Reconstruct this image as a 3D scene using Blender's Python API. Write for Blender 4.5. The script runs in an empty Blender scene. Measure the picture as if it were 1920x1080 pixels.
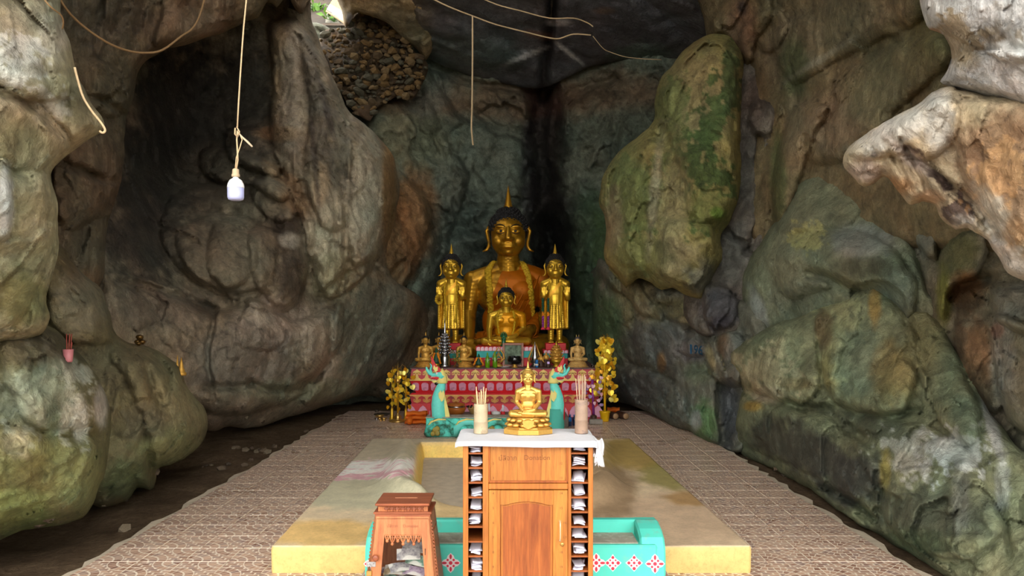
import bpy, bmesh, math, random
import numpy as np
from mathutils import Vector, Matrix, Euler

random.seed(7)
rng = np.random.default_rng(11)
sc = bpy.context.scene
COL = sc.collection
PI = math.pi

# ------------------------------------------------------------------ camera
F, CX, CY, H = 1450.0, 960.0, 590.0, 1.65      # focal length and horizon in pixels, eye height in metres
cam_d = bpy.data.cameras.new('camera')
cam = bpy.data.objects.new('camera', cam_d)
COL.objects.link(cam)
cam_d.sensor_width = 36.0
cam_d.lens = F / 1920 * 36
cam_d.shift_y = (CY - 540) / 1920
cam_d.clip_start = 0.05
cam_d.clip_end = 300
cam.location = (0, 0, H)
cam.rotation_euler = (PI / 2, 0, 0)
sc.camera = cam

# ------------------------------------------------------------------ daylight: an even, lightly clouded sky
w = bpy.data.worlds.new('sky')
sc.world = w
w.use_nodes = True
bg = w.node_tree.nodes['Background']
bg.inputs['Color'].default_value = (1.0, 0.975, 0.935, 1)
bg.inputs['Strength'].default_value = 1.6
sc.view_settings.view_transform = 'Standard'
sc.view_settings.look = 'None'
sc.view_settings.gamma = 1
sc.view_settings.use_curve_mapping = False
sc.view_settings.exposure = 1.84


def W(px, py, d):
    """a pixel of the 1920x1080 photograph, seen at distance d, as a point"""
    return Vector(((px - CX) * d / F, d, H - (py - CY) * d / F))


# ------------------------------------------------------------------ small helpers
def lin(c):
    out = []
    for v in c[:3]:
        v = v / 255.0
        out.append(v / 12.92 if v <= 0.04045 else ((v + 0.055) / 1.055) ** 2.4)
    return tuple(out)


def tag(o, label=None, cat=None, group=None, kind=None):
    if label: o['label'] = label
    if cat: o['category'] = cat
    if group: o['group'] = group
    if kind: o['kind'] = kind
    return o


def thing(name, label, cat, loc=(0, 0, 0), rz=0, group=None):
    o = bpy.data.objects.new(name, None)
    o.empty_display_size = 0.05
    COL.objects.link(o)
    o.location = loc
    o.rotation_euler = (0, 0, rz)
    return tag(o, label, cat, group)


class MB:
    """collects shapes into one mesh"""
    def __init__(self):
        self.v = []; self.f = []; self.s = []

    def add(self, vs, fs, smooth=False, m=None):
        n = len(self.v)
        if m is not None:
            vs = [m @ Vector(p) for p in vs]
        self.v += [tuple(p) for p in vs]
        self.f += [tuple(i + n for i in f) for f in fs]
        self.s += [smooth] * len(fs)
        return self

    def box(self, c, s, m=None, bev=0.0):
        x, y, z = s[0] / 2, s[1] / 2, s[2] / 2
        if bev <= 0:
            vs = [(c[0] + a * x, c[1] + b * y, c[2] + e * z) for e in (-1, 1) for b in (-1, 1) for a in (-1, 1)]
            fs = [(0, 2, 3, 1), (4, 5, 7, 6), (0, 1, 5, 4), (2, 6, 7, 3), (0, 4, 6, 2), (1, 3, 7, 5)]
            return self.add(vs, fs, False, m)
        b = min(bev, x * .9, y * .9, z * .9)
        bm = bmesh.new()
        bmesh.ops.create_cube(bm, size=1.0)
        for q in bm.verts:
            q.co = Vector((c[0] + q.co.x * s[0], c[1] + q.co.y * s[1], c[2] + q.co.z * s[2]))
        bmesh.ops.bevel(bm, geom=bm.edges[:], offset=b, segments=1, affect='EDGES')
        vs = [q.co.copy() for q in bm.verts]
        bm.verts.index_update()
        fs = [tuple(q.index for q in f.verts) for f in bm.faces]
        bm.free()
        return self.add(vs, fs, False, m)

    def prism(self, pts, y0, y1, m=None):
        """polygon in x,z pushed out from y0 (front) to y1; a front and a back face"""
        n = len(pts)
        vs = [(p[0], y0, p[1]) for p in pts] + [(p[0], y1, p[1]) for p in pts]
        fs = [tuple(range(n)), tuple(range(2 * n - 1, n - 1, -1))]
        fs += [(i, i + n, (i + 1) % n + n, (i + 1) % n) for i in range(n)]
        return self.add(vs, fs, False, m)

    def lathe(self, prof, seg=24, c=(0, 0, 0), m=None, smooth=True, sx=1, sy=1, rot=0):
        vs = []; fs = []
        n = len(prof)
        for r, z in prof:
            for k in range(seg):
                a = 2 * PI * k / seg + rot
                vs.append((c[0] + r * sx * math.cos(a), c[1] + r * sy * math.sin(a), c[2] + z))
        for i in range(n - 1):
            for k in range(seg):
                k2 = (k + 1) % seg
                fs.append((i * seg + k, i * seg + k2, (i + 1) * seg + k2, (i + 1) * seg + k))
        fs.append(tuple(range(seg - 1, -1, -1)))
        fs.append(tuple(range((n - 1) * seg, n * seg)))
        return self.add(vs, fs, smooth, m)

    def tube(self, pts, r, seg=8, m=None, smooth=True):
        pts = [Vector(p) for p in pts]
        n = len(pts)
        rs = [r] * n if not hasattr(r, '__len__') else list(r)
        vs = []; fs = []
        up = None
        for i in range(n):
            t = (pts[min(i + 1, n - 1)] - pts[max(i - 1, 0)])
            if t.length < 1e-9: t = Vector((0, 0, 1))
            t.normalize()
            if up is None:
                up = Vector((1, 0, 0)) if abs(t.x) < .8 else Vector((0, 1, 0))
            a = (up - t * up.dot(t))
            if a.length < 1e-6: a = t.orthogonal()
            a.normalize(); up = a
            b = t.cross(a)
            for k in range(seg):
                q = 2 * PI * k / seg
                vs.append(pts[i] + (a * math.cos(q) + b * math.sin(q)) * rs[i])
        for i in range(n - 1):
            for k in range(seg):
                k2 = (k + 1) % seg
                fs.append((i * seg + k, i * seg + k2, (i + 1) * seg + k2, (i + 1) * seg + k))
        fs.append(tuple(range(seg - 1, -1, -1)))
        fs.append(tuple(range((n - 1) * seg, n * seg)))
        return self.add(vs, fs, smooth, m)

    def ball(self, c, r, seg=14, rings=9, m=None, smooth=True):
        if not hasattr(r, '__len__'): r = (r, r, r)
        vs = [(c[0], c[1], c[2] + r[2])]; fs = []
        for i in range(1, rings):
            t = PI * i / rings
            for k in range(seg):
                a = 2 * PI * k / seg
                vs.append((c[0] + r[0] * math.sin(t) * math.cos(a), c[1] + r[1] * math.sin(t) * math.sin(a), c[2] + r[2] * math.cos(t)))
        vs.append((c[0], c[1], c[2] - r[2]))
        for k in range(seg):
            fs.append((0, 1 + k, 1 + (k + 1) % seg))
        for i in range(rings - 2):
            for k in range(seg):
                a = 1 + i * seg + k; b = 1 + i * seg + (k + 1) % seg
                fs.append((a, a + seg, b + seg, b))
        e = len(vs) - 1; o = 1 + (rings - 2) * seg
        for k in range(seg):
            fs.append((o + k, e, o + (k + 1) % seg))
        return self.add(vs, fs, smooth, m)

    def grid(self, fn, nu, nv, smooth=True, m=None):
        vs = [fn(i / nu, j / nv) for j in range(nv + 1) for i in range(nu + 1)]
        fs = [(j * (nu + 1) + i, j * (nu + 1) + i + 1, (j + 1) * (nu + 1) + i + 1, (j + 1) * (nu + 1) + i) for j in range(nv) for i in range(nu)]
        return self.add(vs, fs, smooth, m)

    def mesh(self, name):
        me = bpy.data.meshes.new(name)
        me.from_pydata(self.v, [], self.f)
        me.polygons.foreach_set('use_smooth', self.s)
        me.update()
        return me

    def build(self, name, mat, parent=None, loc=None, label=None):
        return link(name, self.mesh(name), mat, parent, loc, label)


def link(name, me, mat, parent=None, loc=None, label=None, rot=None):
    o = bpy.data.objects.new(name, me)
    if mat is not None:
        if not me.materials: me.materials.append(mat)
    COL.objects.link(o)
    if parent is not None: o.parent = parent
    if loc is not None: o.location = loc
    if rot is not None: o.rotation_euler = rot
    if label: o['label'] = label
    return o


def recalc(me):
    bm = bmesh.new(); bm.from_mesh(me)
    bmesh.ops.recalc_face_normals(bm, faces=bm.faces)
    bm.to_mesh(me); bm.free()
    return me


# ------------------------------------------------------------------ node helpers
class NT:
    def __init__(self, name):
        self.mat = bpy.data.materials.new(name)
        self.mat.use_nodes = True
        self.t = self.mat.node_tree
        self.n = self.t.nodes
        self.b = self.n['Principled BSDF']

    def node(self, typ, **kw):
        nd = self.n.new(typ)
        for k, v in kw.items(): setattr(nd, k, v)
        return nd

    def L(self, a, b):
        self.t.links.new(a, b)

    def put(self, sock, v):
        if isinstance(v, bpy.types.NodeSocket): self.L(v, sock)
        else:
            sock.default_value = v

    def math(self, op, a, b=0.0, c=None):
        nd = self.node('ShaderNodeMath', operation=op)
        self.put(nd.inputs[0], a); self.put(nd.inputs[1], b)
        if c is not None: self.put(nd.inputs[2], c)
        return nd.outputs[0]

    def mix(self, f, a, b, mode='MIX'):
        nd = self.node('ShaderNodeMix', data_type='RGBA', blend_type=mode)
        self.put(nd.inputs['Factor'], f)
        for i, v in ((6, a), (7, b)):
            if isinstance(v, tuple): v = (*v[:3], 1)
            self.put(nd.inputs[i], v)
        return nd.outputs[2]

    def noise(self, scale, detail=4, rough=.55, vec=None, dist=0.0):
        nd = self.node('ShaderNodeTexNoise')
        nd.inputs['Scale'].default_value = scale
        nd.inputs['Detail'].default_value = detail
        nd.inputs['Roughness'].default_value = rough
        nd.inputs['Distortion'].default_value = dist
        if vec is not None: self.L(vec, nd.inputs['Vector'])
        return nd.outputs['Fac']

    def ramp(self, fac, stops):
        nd = self.node('ShaderNodeValToRGB')
        el = nd.color_ramp.elements
        while len(el) < len(stops): el.new(0.5)
        for e, (p, c) in zip(el, stops):
            e.position = p
            e.color = (*c[:3], 1) if hasattr(c, '__len__') else (c, c, c, 1)
        self.L(fac, nd.inputs['Fac'])
        return nd.outputs['Color']

    def coord(self, which='Object', scale=None):
        tc = self.node('ShaderNodeTexCoord')
        o = tc.outputs[which]
        if scale is not None:
            mp = self.node('ShaderNodeMapping')
            mp.inputs['Scale'].default_value = scale
            self.L(o, mp.inputs['Vector'])
            o = mp.outputs['Vector']
        return o

    def bump(self, h, strength=.3, dist=.02):
        nd = self.node('ShaderNodeBump')
        nd.inputs['Strength'].default_value = strength
        nd.inputs['Distance'].default_value = dist
        self.L(h, nd.inputs['Height'])
        self.L(nd.outputs['Normal'], self.b.inputs['Normal'])

    def set(self, **kw):
        for k, v in kw.items():
            s = self.b.inputs[k.replace('_', ' ')]
            if isinstance(v, tuple) and len(v) == 3 and s.type == 'RGBA': v = (*v, 1)
            self.put(s, v)
        return self


def paint(name, rgb, rough=.6, metal=0.0, var=.12, scale=14.0, bump=.0, dirt=None, spec=.4, dirt_amt=.5, dscale=6.0):
    """a plain painted or natural surface with slight mottling and optional worn patches of a second colour"""
    t = NT(name)
    c = lin(rgb)
    co = t.coord('Object')
    n = t.noise(scale, 5, .6, co)
    lo = tuple(v * (1 - var) for v in c); hi = tuple(min(1, v * (1 + var)) for v in c)
    col = t.ramp(n, [(.3, lo), (.7, hi)])
    if dirt is not None:
        n2 = t.noise(dscale, 7, .68, co, .3)
        m = t.ramp(n2, [(.62 - .3 * dirt_amt, 0.0), (.78 - .3 * dirt_amt, 1.0)])
        col = t.mix(m, col, lin(dirt))
    t.set(Base_Color=col, Roughness=rough, Metallic=metal, Specular_IOR_Level=spec)
    if bump: t.bump(n, bump, .01)
    return t.mat


# ------------------------------------------------------------------ noise for the rock surfaces
_perm = rng.permutation(512)
_perm = np.concatenate([_perm, _perm]).astype(np.int64)
_g = rng.normal(size=(512, 3)); _g /= np.linalg.norm(_g, axis=1)[:, None]


def perlin(p):
    i = np.floor(p).astype(np.int64); f = p - i
    i &= 511
    u = f * f * f * (f * (f * 6 - 15) + 10)
    r = 0
    for a in (0, 1):
        for b in (0, 1):
            for c in (0, 1):
                h = _perm[(_perm[(_perm[(i[:, 0] + a) & 511] + i[:, 1] + b) & 511] + i[:, 2] + c) & 511]
                g = _g[h]
                d = (f[:, 0] - a) * g[:, 0] + (f[:, 1] - b) * g[:, 1] + (f[:, 2] - c) * g[:, 2]
                wgt = (u[:, 0] if a else 1 - u[:, 0]) * (u[:, 1] if b else 1 - u[:, 1]) * (u[:, 2] if c else 1 - u[:, 2])
                r = r + d * wgt
    return r * 1.5


def fbm(p, o=4, g=.5):
    s = 0; a = 1; t = 0
    for k in range(o):
        s = s + a * perlin(p * (2.03 ** k) + 17.3 * k); t += a; a *= g
    return s / t


_j = rng.random((512, 3))


def facets(p):
    """broken faces: every cell of stone is a plane of its own tilt; also how far the cell's edge is"""
    b = np.floor(p).astype(np.int64)
    n = len(p)
    f1 = np.full(n, 9.0); f2 = np.full(n, 9.0); hb = np.zeros(n, np.int64); off = np.zeros((n, 3))
    for dx in (-1, 0, 1):
        for dy in (-1, 0, 1):
            for dz in (-1, 0, 1):
                c = b + np.array([dx, dy, dz])
                h = _perm[(_perm[(_perm[c[:, 0] & 511] + c[:, 1]) & 511] + c[:, 2]) & 511]
                q = p - (c + _j[h])
                d2 = (q * q).sum(1)
                k = d2 < f1
                f2 = np.where(k, f1, np.minimum(f2, d2))
                f1 = np.where(k, d2, f1); hb = np.where(k, h, hb); off = np.where(k[:, None], q, off)
    return (off * _g[hb]).sum(1), np.sqrt(f2) - np.sqrt(f1), hb


def sstep(a, b, x):
    t = np.clip((x - a) / (b - a), 0, 1)
    return t * t * (3 - 2 * t)


def spline(pts, per=10, closed=True):
    P = np.array(pts, float); n = len(P)
    out = []
    for i in range(n if closed else n - 1):
        if closed:
            a, b, c, d = P[(i - 1) % n], P[i], P[(i + 1) % n], P[(i + 2) % n]
        else:
            a, b, c, d = P[max(i - 1, 0)], P[i], P[i + 1], P[min(i + 2, n - 1)]
        k = max(2, int(np.linalg.norm(c - b) / per))
        for t in np.arange(k) / k:  # soil colour darkened to stand in for the forest's shade
            out.append(.5 * ((2 * b) + (c - a) * t + (2 * a - 5 * b + 4 * c - d) * t * t + (3 * b - a - 3 * c + d) * t ** 3))
    if not closed: out.append(P[-1])
    return np.array(out)


def seg_dist(p, poly, closed=True):
    """distance to a polyline, the nearest point and segment"""
    n = len(p)
    best = np.full(n, 1e18); near = np.zeros((n, 2)); idx = np.zeros(n, int)
    m = len(poly)
    for i in range(m if closed else m - 1):
        a = poly[i]; e = poly[(i + 1) % m] - a
        L2 = e @ e
        if L2 < 1e-9: continue
        t = np.clip(((p[:, 0] - a[0]) * e[0] + (p[:, 1] - a[1]) * e[1]) / L2, 0, 1)
        qx = a[0] + t * e[0]; qy = a[1] + t * e[1]
        d = (p[:, 0] - qx) ** 2 + (p[:, 1] - qy) ** 2
        k = d < best
        best[k] = d[k]; near[k, 0] = qx[k]; near[k, 1] = qy[k]; idx[k] = i
    return np.sqrt(best), near, idx


def inside(p, poly):
    r = np.zeros(len(p), bool)
    x, y = p[:, 0], p[:, 1]
    m = len(poly)
    for i in range(m):
        x0, y0 = poly[i]; x1, y1 = poly[(i + 1) % m]
        if y0 == y1: continue
        c = ((y0 > y) != (y1 > y)) & (x < (x1 - x0) * (y - y0) / (y1 - y0) + x0)
        r ^= c
    return r


def tps(ctrl):
    C = np.array(ctrl, float)
    X = C[:, :2] / 500.0; n = len(X)
    def U(r2): return np.where(r2 > 1e-12, r2 * np.log(np.maximum(r2, 1e-12)), 0)
    K = U(((X[:, None] - X[None]) ** 2).sum(-1)) + np.eye(n) * 1e-3
    A = np.zeros((n + 3, n + 3)); A[:n, :n] = K
    A[:n, n] = 1; A[:n, n + 1:] = X; A[n, :n] = 1; A[n + 1:, :n] = X.T
    s = np.linalg.solve(A, np.concatenate([C[:, 2], np.zeros(3)]))
    def ev(p):
        q = p / 500.0
        r = s[n] + q @ s[n + 1:]
        for k in range(n):
            r = r + s[k] * U(((q - X[k]) ** 2).sum(1))
        return r
    return ev


def wpos(p, d):
    return np.stack([(p[:, 0] - CX) * d / F, d, H - (p[:, 1] - CY) * d / F], 1)


SUBD = 1.0


def rock(name, outline, ctrl, feats=(), base=(120, 110, 90), cols=(), step=4.0, rim=45, rimd=.6, big=.22, mid=.09, fine=.02, streak=0.0,
         jit=3.0, thick=1.6, parent=None, mat=None, mott=.3, hue=.12, kind=None, freq=1.0, hole=None, gain=1.25, facet=.16, smask=None):
    """One rock mass of the cave. Its outline gives the directions, ctrl the distances of points on it in metres; feats are bulging
    plates ('p', outline, height, rounding), grooves ('g', line, width, depth); cols are patches of differently coloured stone."""
    step = step * SUBD
    O = spline(outline, 9)
    q3 = np.concatenate([O / 34.0, np.zeros((len(O), 1)) + ctrl[0][2]], 1)
    O = O + jit * np.stack([fbm(q3, 3), fbm(q3 + 50, 3)], 1) * 1.6
    area = .5 * np.sum(O[:, 0] * np.roll(O[:, 1], -1) - np.roll(O[:, 0], -1) * O[:, 1])
    if area < 0: O = O[::-1].copy()
    x0, y0 = O.min(0) - step; x1, y1 = O.max(0) + step
    nx = int((x1 - x0) / step) + 2; ny = int((y1 - y0) / step) + 2
    gx, gy = np.meshgrid(x0 + np.arange(nx) * step, y0 + np.arange(ny) * step)
    P = np.stack([gx.ravel(), gy.ravel()], 1)
    ins = inside(P, O)
    ii = ins.reshape(ny, nx)
    cell = ii[:-1, :-1] | ii[1:, :-1] | ii[:-1, 1:] | ii[1:, 1:]
    if hole is not None:
        hp = inside(P + step / 2, np.array(hole, float)).reshape(ny, nx)[:-1, :-1]
        cell &= ~hp
    cj, ci = np.nonzero(cell)
    quads = np.stack([cj * nx + ci, (cj + 1) * nx + ci, (cj + 1) * nx + ci + 1, cj * nx + ci + 1], 1)
    used = np.unique(quads)
    remap = -np.ones(nx * ny, int); remap[used] = np.arange(len(used))
    quads = remap[quads]
    P = P[used]; ins = ins[used]
    dist, near, sid = seg_dist(P, O)
    out = ~ins
    P[out] = near[out]; dist[out] = 0
    ev = tps(ctrl)
    d = ev(P)
    t = np.clip(dist / rim, 0, 1)
    d = d + rimd * (1 - np.sqrt(1 - (1 - t) ** 2))
    wp = P + 7 * np.stack([fbm(np.c_[P / 40.0, d], 3), fbm(np.c_[P / 40.0 + 31, d], 3)], 1)
    for f in feats:
        if f[0] == 'p':
            poly = spline(f[1], 20)
            bb0 = poly.min(0) - 20; bb1 = poly.max(0) + 20
            k = np.nonzero((wp[:, 0] > bb0[0]) & (wp[:, 0] < bb1[0]) & (wp[:, 1] > bb0[1]) & (wp[:, 1] < bb1[1]))[0]
            if not len(k): continue
            dd, _, _ = seg_dist(wp[k], poly)
            i2 = inside(wp[k], poly)
            tt = np.clip(dd / (f[3] * .72), 0, 1) * i2
            d[k] -= .85 * f[2] * np.sqrt(1 - (1 - tt) ** 2)
        else:
            poly = spline(f[1], 20, False)
            bb0 = poly.min(0) - 3 * f[2]; bb1 = poly.max(0) + 3 * f[2]
            k = np.nonzero((wp[:, 0] > bb0[0]) & (wp[:, 0] < bb1[0]) & (wp[:, 1] > bb0[1]) & (wp[:, 1] < bb1[1]))[0]
            if not len(k): continue
            dd, _, _ = seg_dist(wp[k], poly, False)
            d[k] += f[3] * np.exp(-(dd / f[2]) ** 2)
    Q = wpos(P, d) * freq
    wq = Q + .35 * np.stack([fbm(Q * .9 + 5, 2), fbm(Q * .9 + 25, 2), fbm(Q * .9 + 45, 2)], 1)
    edge = np.clip(dist / 14.0, .25, 1)
    n_big = np.abs(perlin(wq * .8)) + .5 * np.abs(perlin(wq * 1.7 + 9))
    n_mid = np.abs(perlin(wq * 3.1 + 3)) + .5 * np.abs(perlin(wq * 6.3 + 7))
    n_fine = fbm(wq * 12.0, 3)
    d = d - edge * (big * (n_big - .4) + mid * (n_mid - .4) + fine * n_fine)
    fw = wq + .10 * np.stack([perlin(wq * 4 + 1), perlin(wq * 4 + 11), perlin(wq * 4 + 21)], 1)
    fa, fe, fh = facets(fw * np.array([1.1, 1.1, .8]))
    fb_, fe2, fh2 = facets(fw * 3.1 + 40)
    fc_, fe3, fh3 = facets(fw * np.array([8, 8, 6]) + 70)
    d = d - edge * facet * (fa * 1.0 + .36 * fb_ + .14 * fc_)
    if streak:
        S = wq * np.array([5.5, 5.5, .55])
        n_s = np.abs(perlin(S)) + .5 * np.abs(perlin(S * 2.2))
        sw = 1.0
        if smask:
            sw = .25 + 0 * dist
            for (mx, my, rx, ry) in smask: sw = np.maximum(sw, np.exp(-((P[:, 0] - mx) / rx) ** 2 - ((P[:, 1] - my) / ry) ** 2))
        d = d - edge * streak * sw * (n_s - .4)
    V = wpos(P, d)
    # colours of the stone, with light or shade painted into a few patches
    c = np.tile(np.array(lin(base)), (len(P), 1))
    pn = np.c_[P / 60.0, np.zeros(len(P))]
    n1 = fbm(np.c_[P / 55.0, d], 4, .6)
    n2 = fbm(np.c_[P / 20.0 + 77, d], 3, .6)
    n3 = fbm(np.c_[P[:, 0] / 16.0, P[:, 1] / 90.0, d], 3, .6)
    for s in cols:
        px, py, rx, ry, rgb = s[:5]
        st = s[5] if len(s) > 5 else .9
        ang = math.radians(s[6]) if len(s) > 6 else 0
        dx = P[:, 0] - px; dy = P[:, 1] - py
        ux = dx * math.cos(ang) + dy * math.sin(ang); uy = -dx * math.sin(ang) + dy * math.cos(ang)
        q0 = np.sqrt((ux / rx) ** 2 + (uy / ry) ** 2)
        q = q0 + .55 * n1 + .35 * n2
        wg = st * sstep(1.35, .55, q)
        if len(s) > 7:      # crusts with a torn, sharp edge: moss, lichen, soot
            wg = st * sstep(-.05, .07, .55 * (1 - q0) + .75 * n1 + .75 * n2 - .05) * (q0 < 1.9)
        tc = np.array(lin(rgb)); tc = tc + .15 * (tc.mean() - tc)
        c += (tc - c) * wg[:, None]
    tone = _j[fh, 0] * .5 + _j[fh2, 1] * .5
    c = c * (1 + .30 * (tone - .5))[:, None]
    m = 1 + mott * (1.1 * n2 + .8 * n1 + .7 * n3)
    c = c * np.clip(m, .35, 1.9)[:, None]
    hv = fbm(np.c_[P / 90.0 + 200, d], 3)
    c = c * (1 + hue * np.stack([hv * 1.6, -hv * .6, -hv * 1.2], 1))
    # thin dark lines along noise seams and facet edges
    cr = np.clip(1 - np.abs(perlin(wq * 2.3 + 60)) * 26, 0, 1) * sstep(.0, .3, fbm(Q * .8 + 80, 2))
    c *= (1 - .45 * cr)[:, None]
    c *= (1 - .35 * np.clip(1 - fe2 * 14, 0, 1) * sstep(0, .25, fbm(Q * 1.1 + 33, 2)))[:, None]
    c = np.clip(c * gain, .003, .9)
    nv = len(V)
    # rim folded back into depth so that the mass is solid from the side
    e = np.concatenate([quads[:, [0, 1]], quads[:, [1, 2]], quads[:, [2, 3]], quads[:, [3, 0]]])
    key = np.sort(e, 1); kk = key[:, 0].astype(np.int64) * nv + key[:, 1]
    u, first, cnt = np.unique(kk, return_index=True, return_counts=True)
    be = e[first[cnt == 1]]
    bv = np.unique(be)
    bm_ = -np.ones(nv, int); bm_[bv] = np.arange(len(bv))
    sg = O[(sid[bv] + 1) % len(O)] - O[sid[bv]]
    nin = np.stack([-sg[:, 1], sg[:, 0]], 1); nin /= np.maximum(np.linalg.norm(nin, axis=1), 1e-6)[:, None]
    Vs = [V]; Fs = [quads]; Cs = [c]
    prev = bv
    for j, (kx, kd) in enumerate(((2, .10), (8, .3), (22, .6), (50, 1.0))):
        nP = P[bv] + nin * kx
        nd = d[bv] + thick * kd
        Vs.append(wpos(nP, nd)); Cs.append(c[bv])
        cur = nv + j * len(bv) + np.arange(len(bv))
        a = prev[bm_[be[:, 0]]] if j else be[:, 0]; b = prev[bm_[be[:, 1]]] if j else be[:, 1]
        Fs.append(np.stack([b, a, cur[bm_[be[:, 0]]], cur[bm_[be[:, 1]]]], 1))
        prev = cur
    V = np.concatenate(Vs); Q4 = np.concatenate(Fs); C = np.concatenate(Cs)
    return np_mesh(name, V, Q4, C, mat or M['rock'], parent, kind)


def np_mesh(name, V, Q4, C, mat, parent=None, kind=None):
    me = bpy.data.meshes.new(name)
    me.vertices.add(len(V)); me.vertices.foreach_set('co', V.astype(np.float32).ravel())
    me.loops.add(Q4.size); me.loops.foreach_set('vertex_index', Q4.astype(np.int32).ravel())
    me.polygons.add(len(Q4))
    k = Q4.shape[1]
    me.polygons.foreach_set('loop_start', (np.arange(len(Q4)) * k).astype(np.int32))
    me.update(calc_edges=True)
    me.validate()
    me.polygons.foreach_set('use_smooth', np.ones(len(me.polygons), bool))
    if C is not None:
        at = me.color_attributes.new('stone', 'FLOAT_COLOR', 'POINT')
        at.data.foreach_set('color', np.c_[C, np.ones(len(C))].astype(np.float32).ravel())
    o = link(name, me, mat, parent)
    if kind: o['kind'] = kind
    return o


M = {}
# limestone: colour of the stone from the mass, grain and relief from noise
t = NT('rock')
at = t.node('ShaderNodeAttribute', attribute_name='stone')
co = t.coord('Object')
n = t.noise(9, 8, .65, co, .4)
n2 = t.noise(38, 6, .7, co)
col = t.mix(1.0, at.outputs['Color'], t.ramp(n, [(.25, .55), (.5, .95), (.75, 1.35)]), 'MULTIPLY')
col = t.mix(1.0, col, t.ramp(n2, [(.3, .78), (.7, 1.2)]), 'MULTIPLY')
t.set(Base_Color=col, Roughness=.72, Specular_IOR_Level=.35)
hh = t.math('ADD', n, t.math('MULTIPLY', n2, .35))
t.bump(hh, .75, .06)
M['rock'] = t.mat

# ================================================================== THE CAVE
# rear shell of the cave: hidden behind the nearer masses, closes the vault
def shell():
    na, nb = 90, 70
    V = []; keep = []
    TH = np.linspace(-.12, PI + .12, na + 1); YS = np.linspace(0, 19.5, nb + 1)
    th, ys = np.meshgrid(TH, YS)
    p = np.stack([th.ravel() * 3, ys.ravel() * .5, np.zeros(th.size)], 1)
    n = fbm(p, 3).reshape(th.shape)
    wid = 7.4 + .9 * np.sin((ys - 3) * .25) + .35 * np.maximum(0, 3 - ys)
    R = 1 + .12 * n
    X = wid * np.cos(th) * R; Z = -.2 + (7.9) * np.sign(np.sin(th)) * np.abs(np.sin(th)) ** .75 * R
    X = X - .4
    V = np.stack([X.ravel(), ys.ravel(), Z.ravel()], 1)
    q = []
    for j in range(nb):
        for i in range(na):
            a = j * (na + 1) + i
            q.append((a, a + na + 1, a + na + 2, a + 1))
    q = np.array(q)
    cen = V[q].mean(1)
    px = CX + cen[:, 0] / cen[:, 1] * F; py = CY - (cen[:, 2] - H) / cen[:, 1] * F
    ok = ~((px > 560) & (px < 770) & (py > -300) & (py < 85))  # opening enlarged above the view, added to bring sky light onto the altar
    q = q[ok]
    c = np.tile(np.array(lin((112, 104, 88))), (len(V), 1)) * (1 + .5 * n.ravel())[:, None]
    return np_mesh('ceiling', V, q, np.clip(c, .01, 1), M['rock'], None, 'structure')


ceiling = shell()
def end_wall():
    g = MB()
    g.grid(lambda u, v: (-10 + 20 * u, 19.35 + .3 * math.sin(u * 17) * math.sin(v * 11), -1 + 9.1 * v), 40, 20)
    V = np.array(g.v); Q = np.array(g.f)
    return np_mesh('wall_end', V, Q, np.tile(np.array(lin((104, 98, 84))), (len(V), 1)), M['rock'], None, 'structure')
end_wall()

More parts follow.
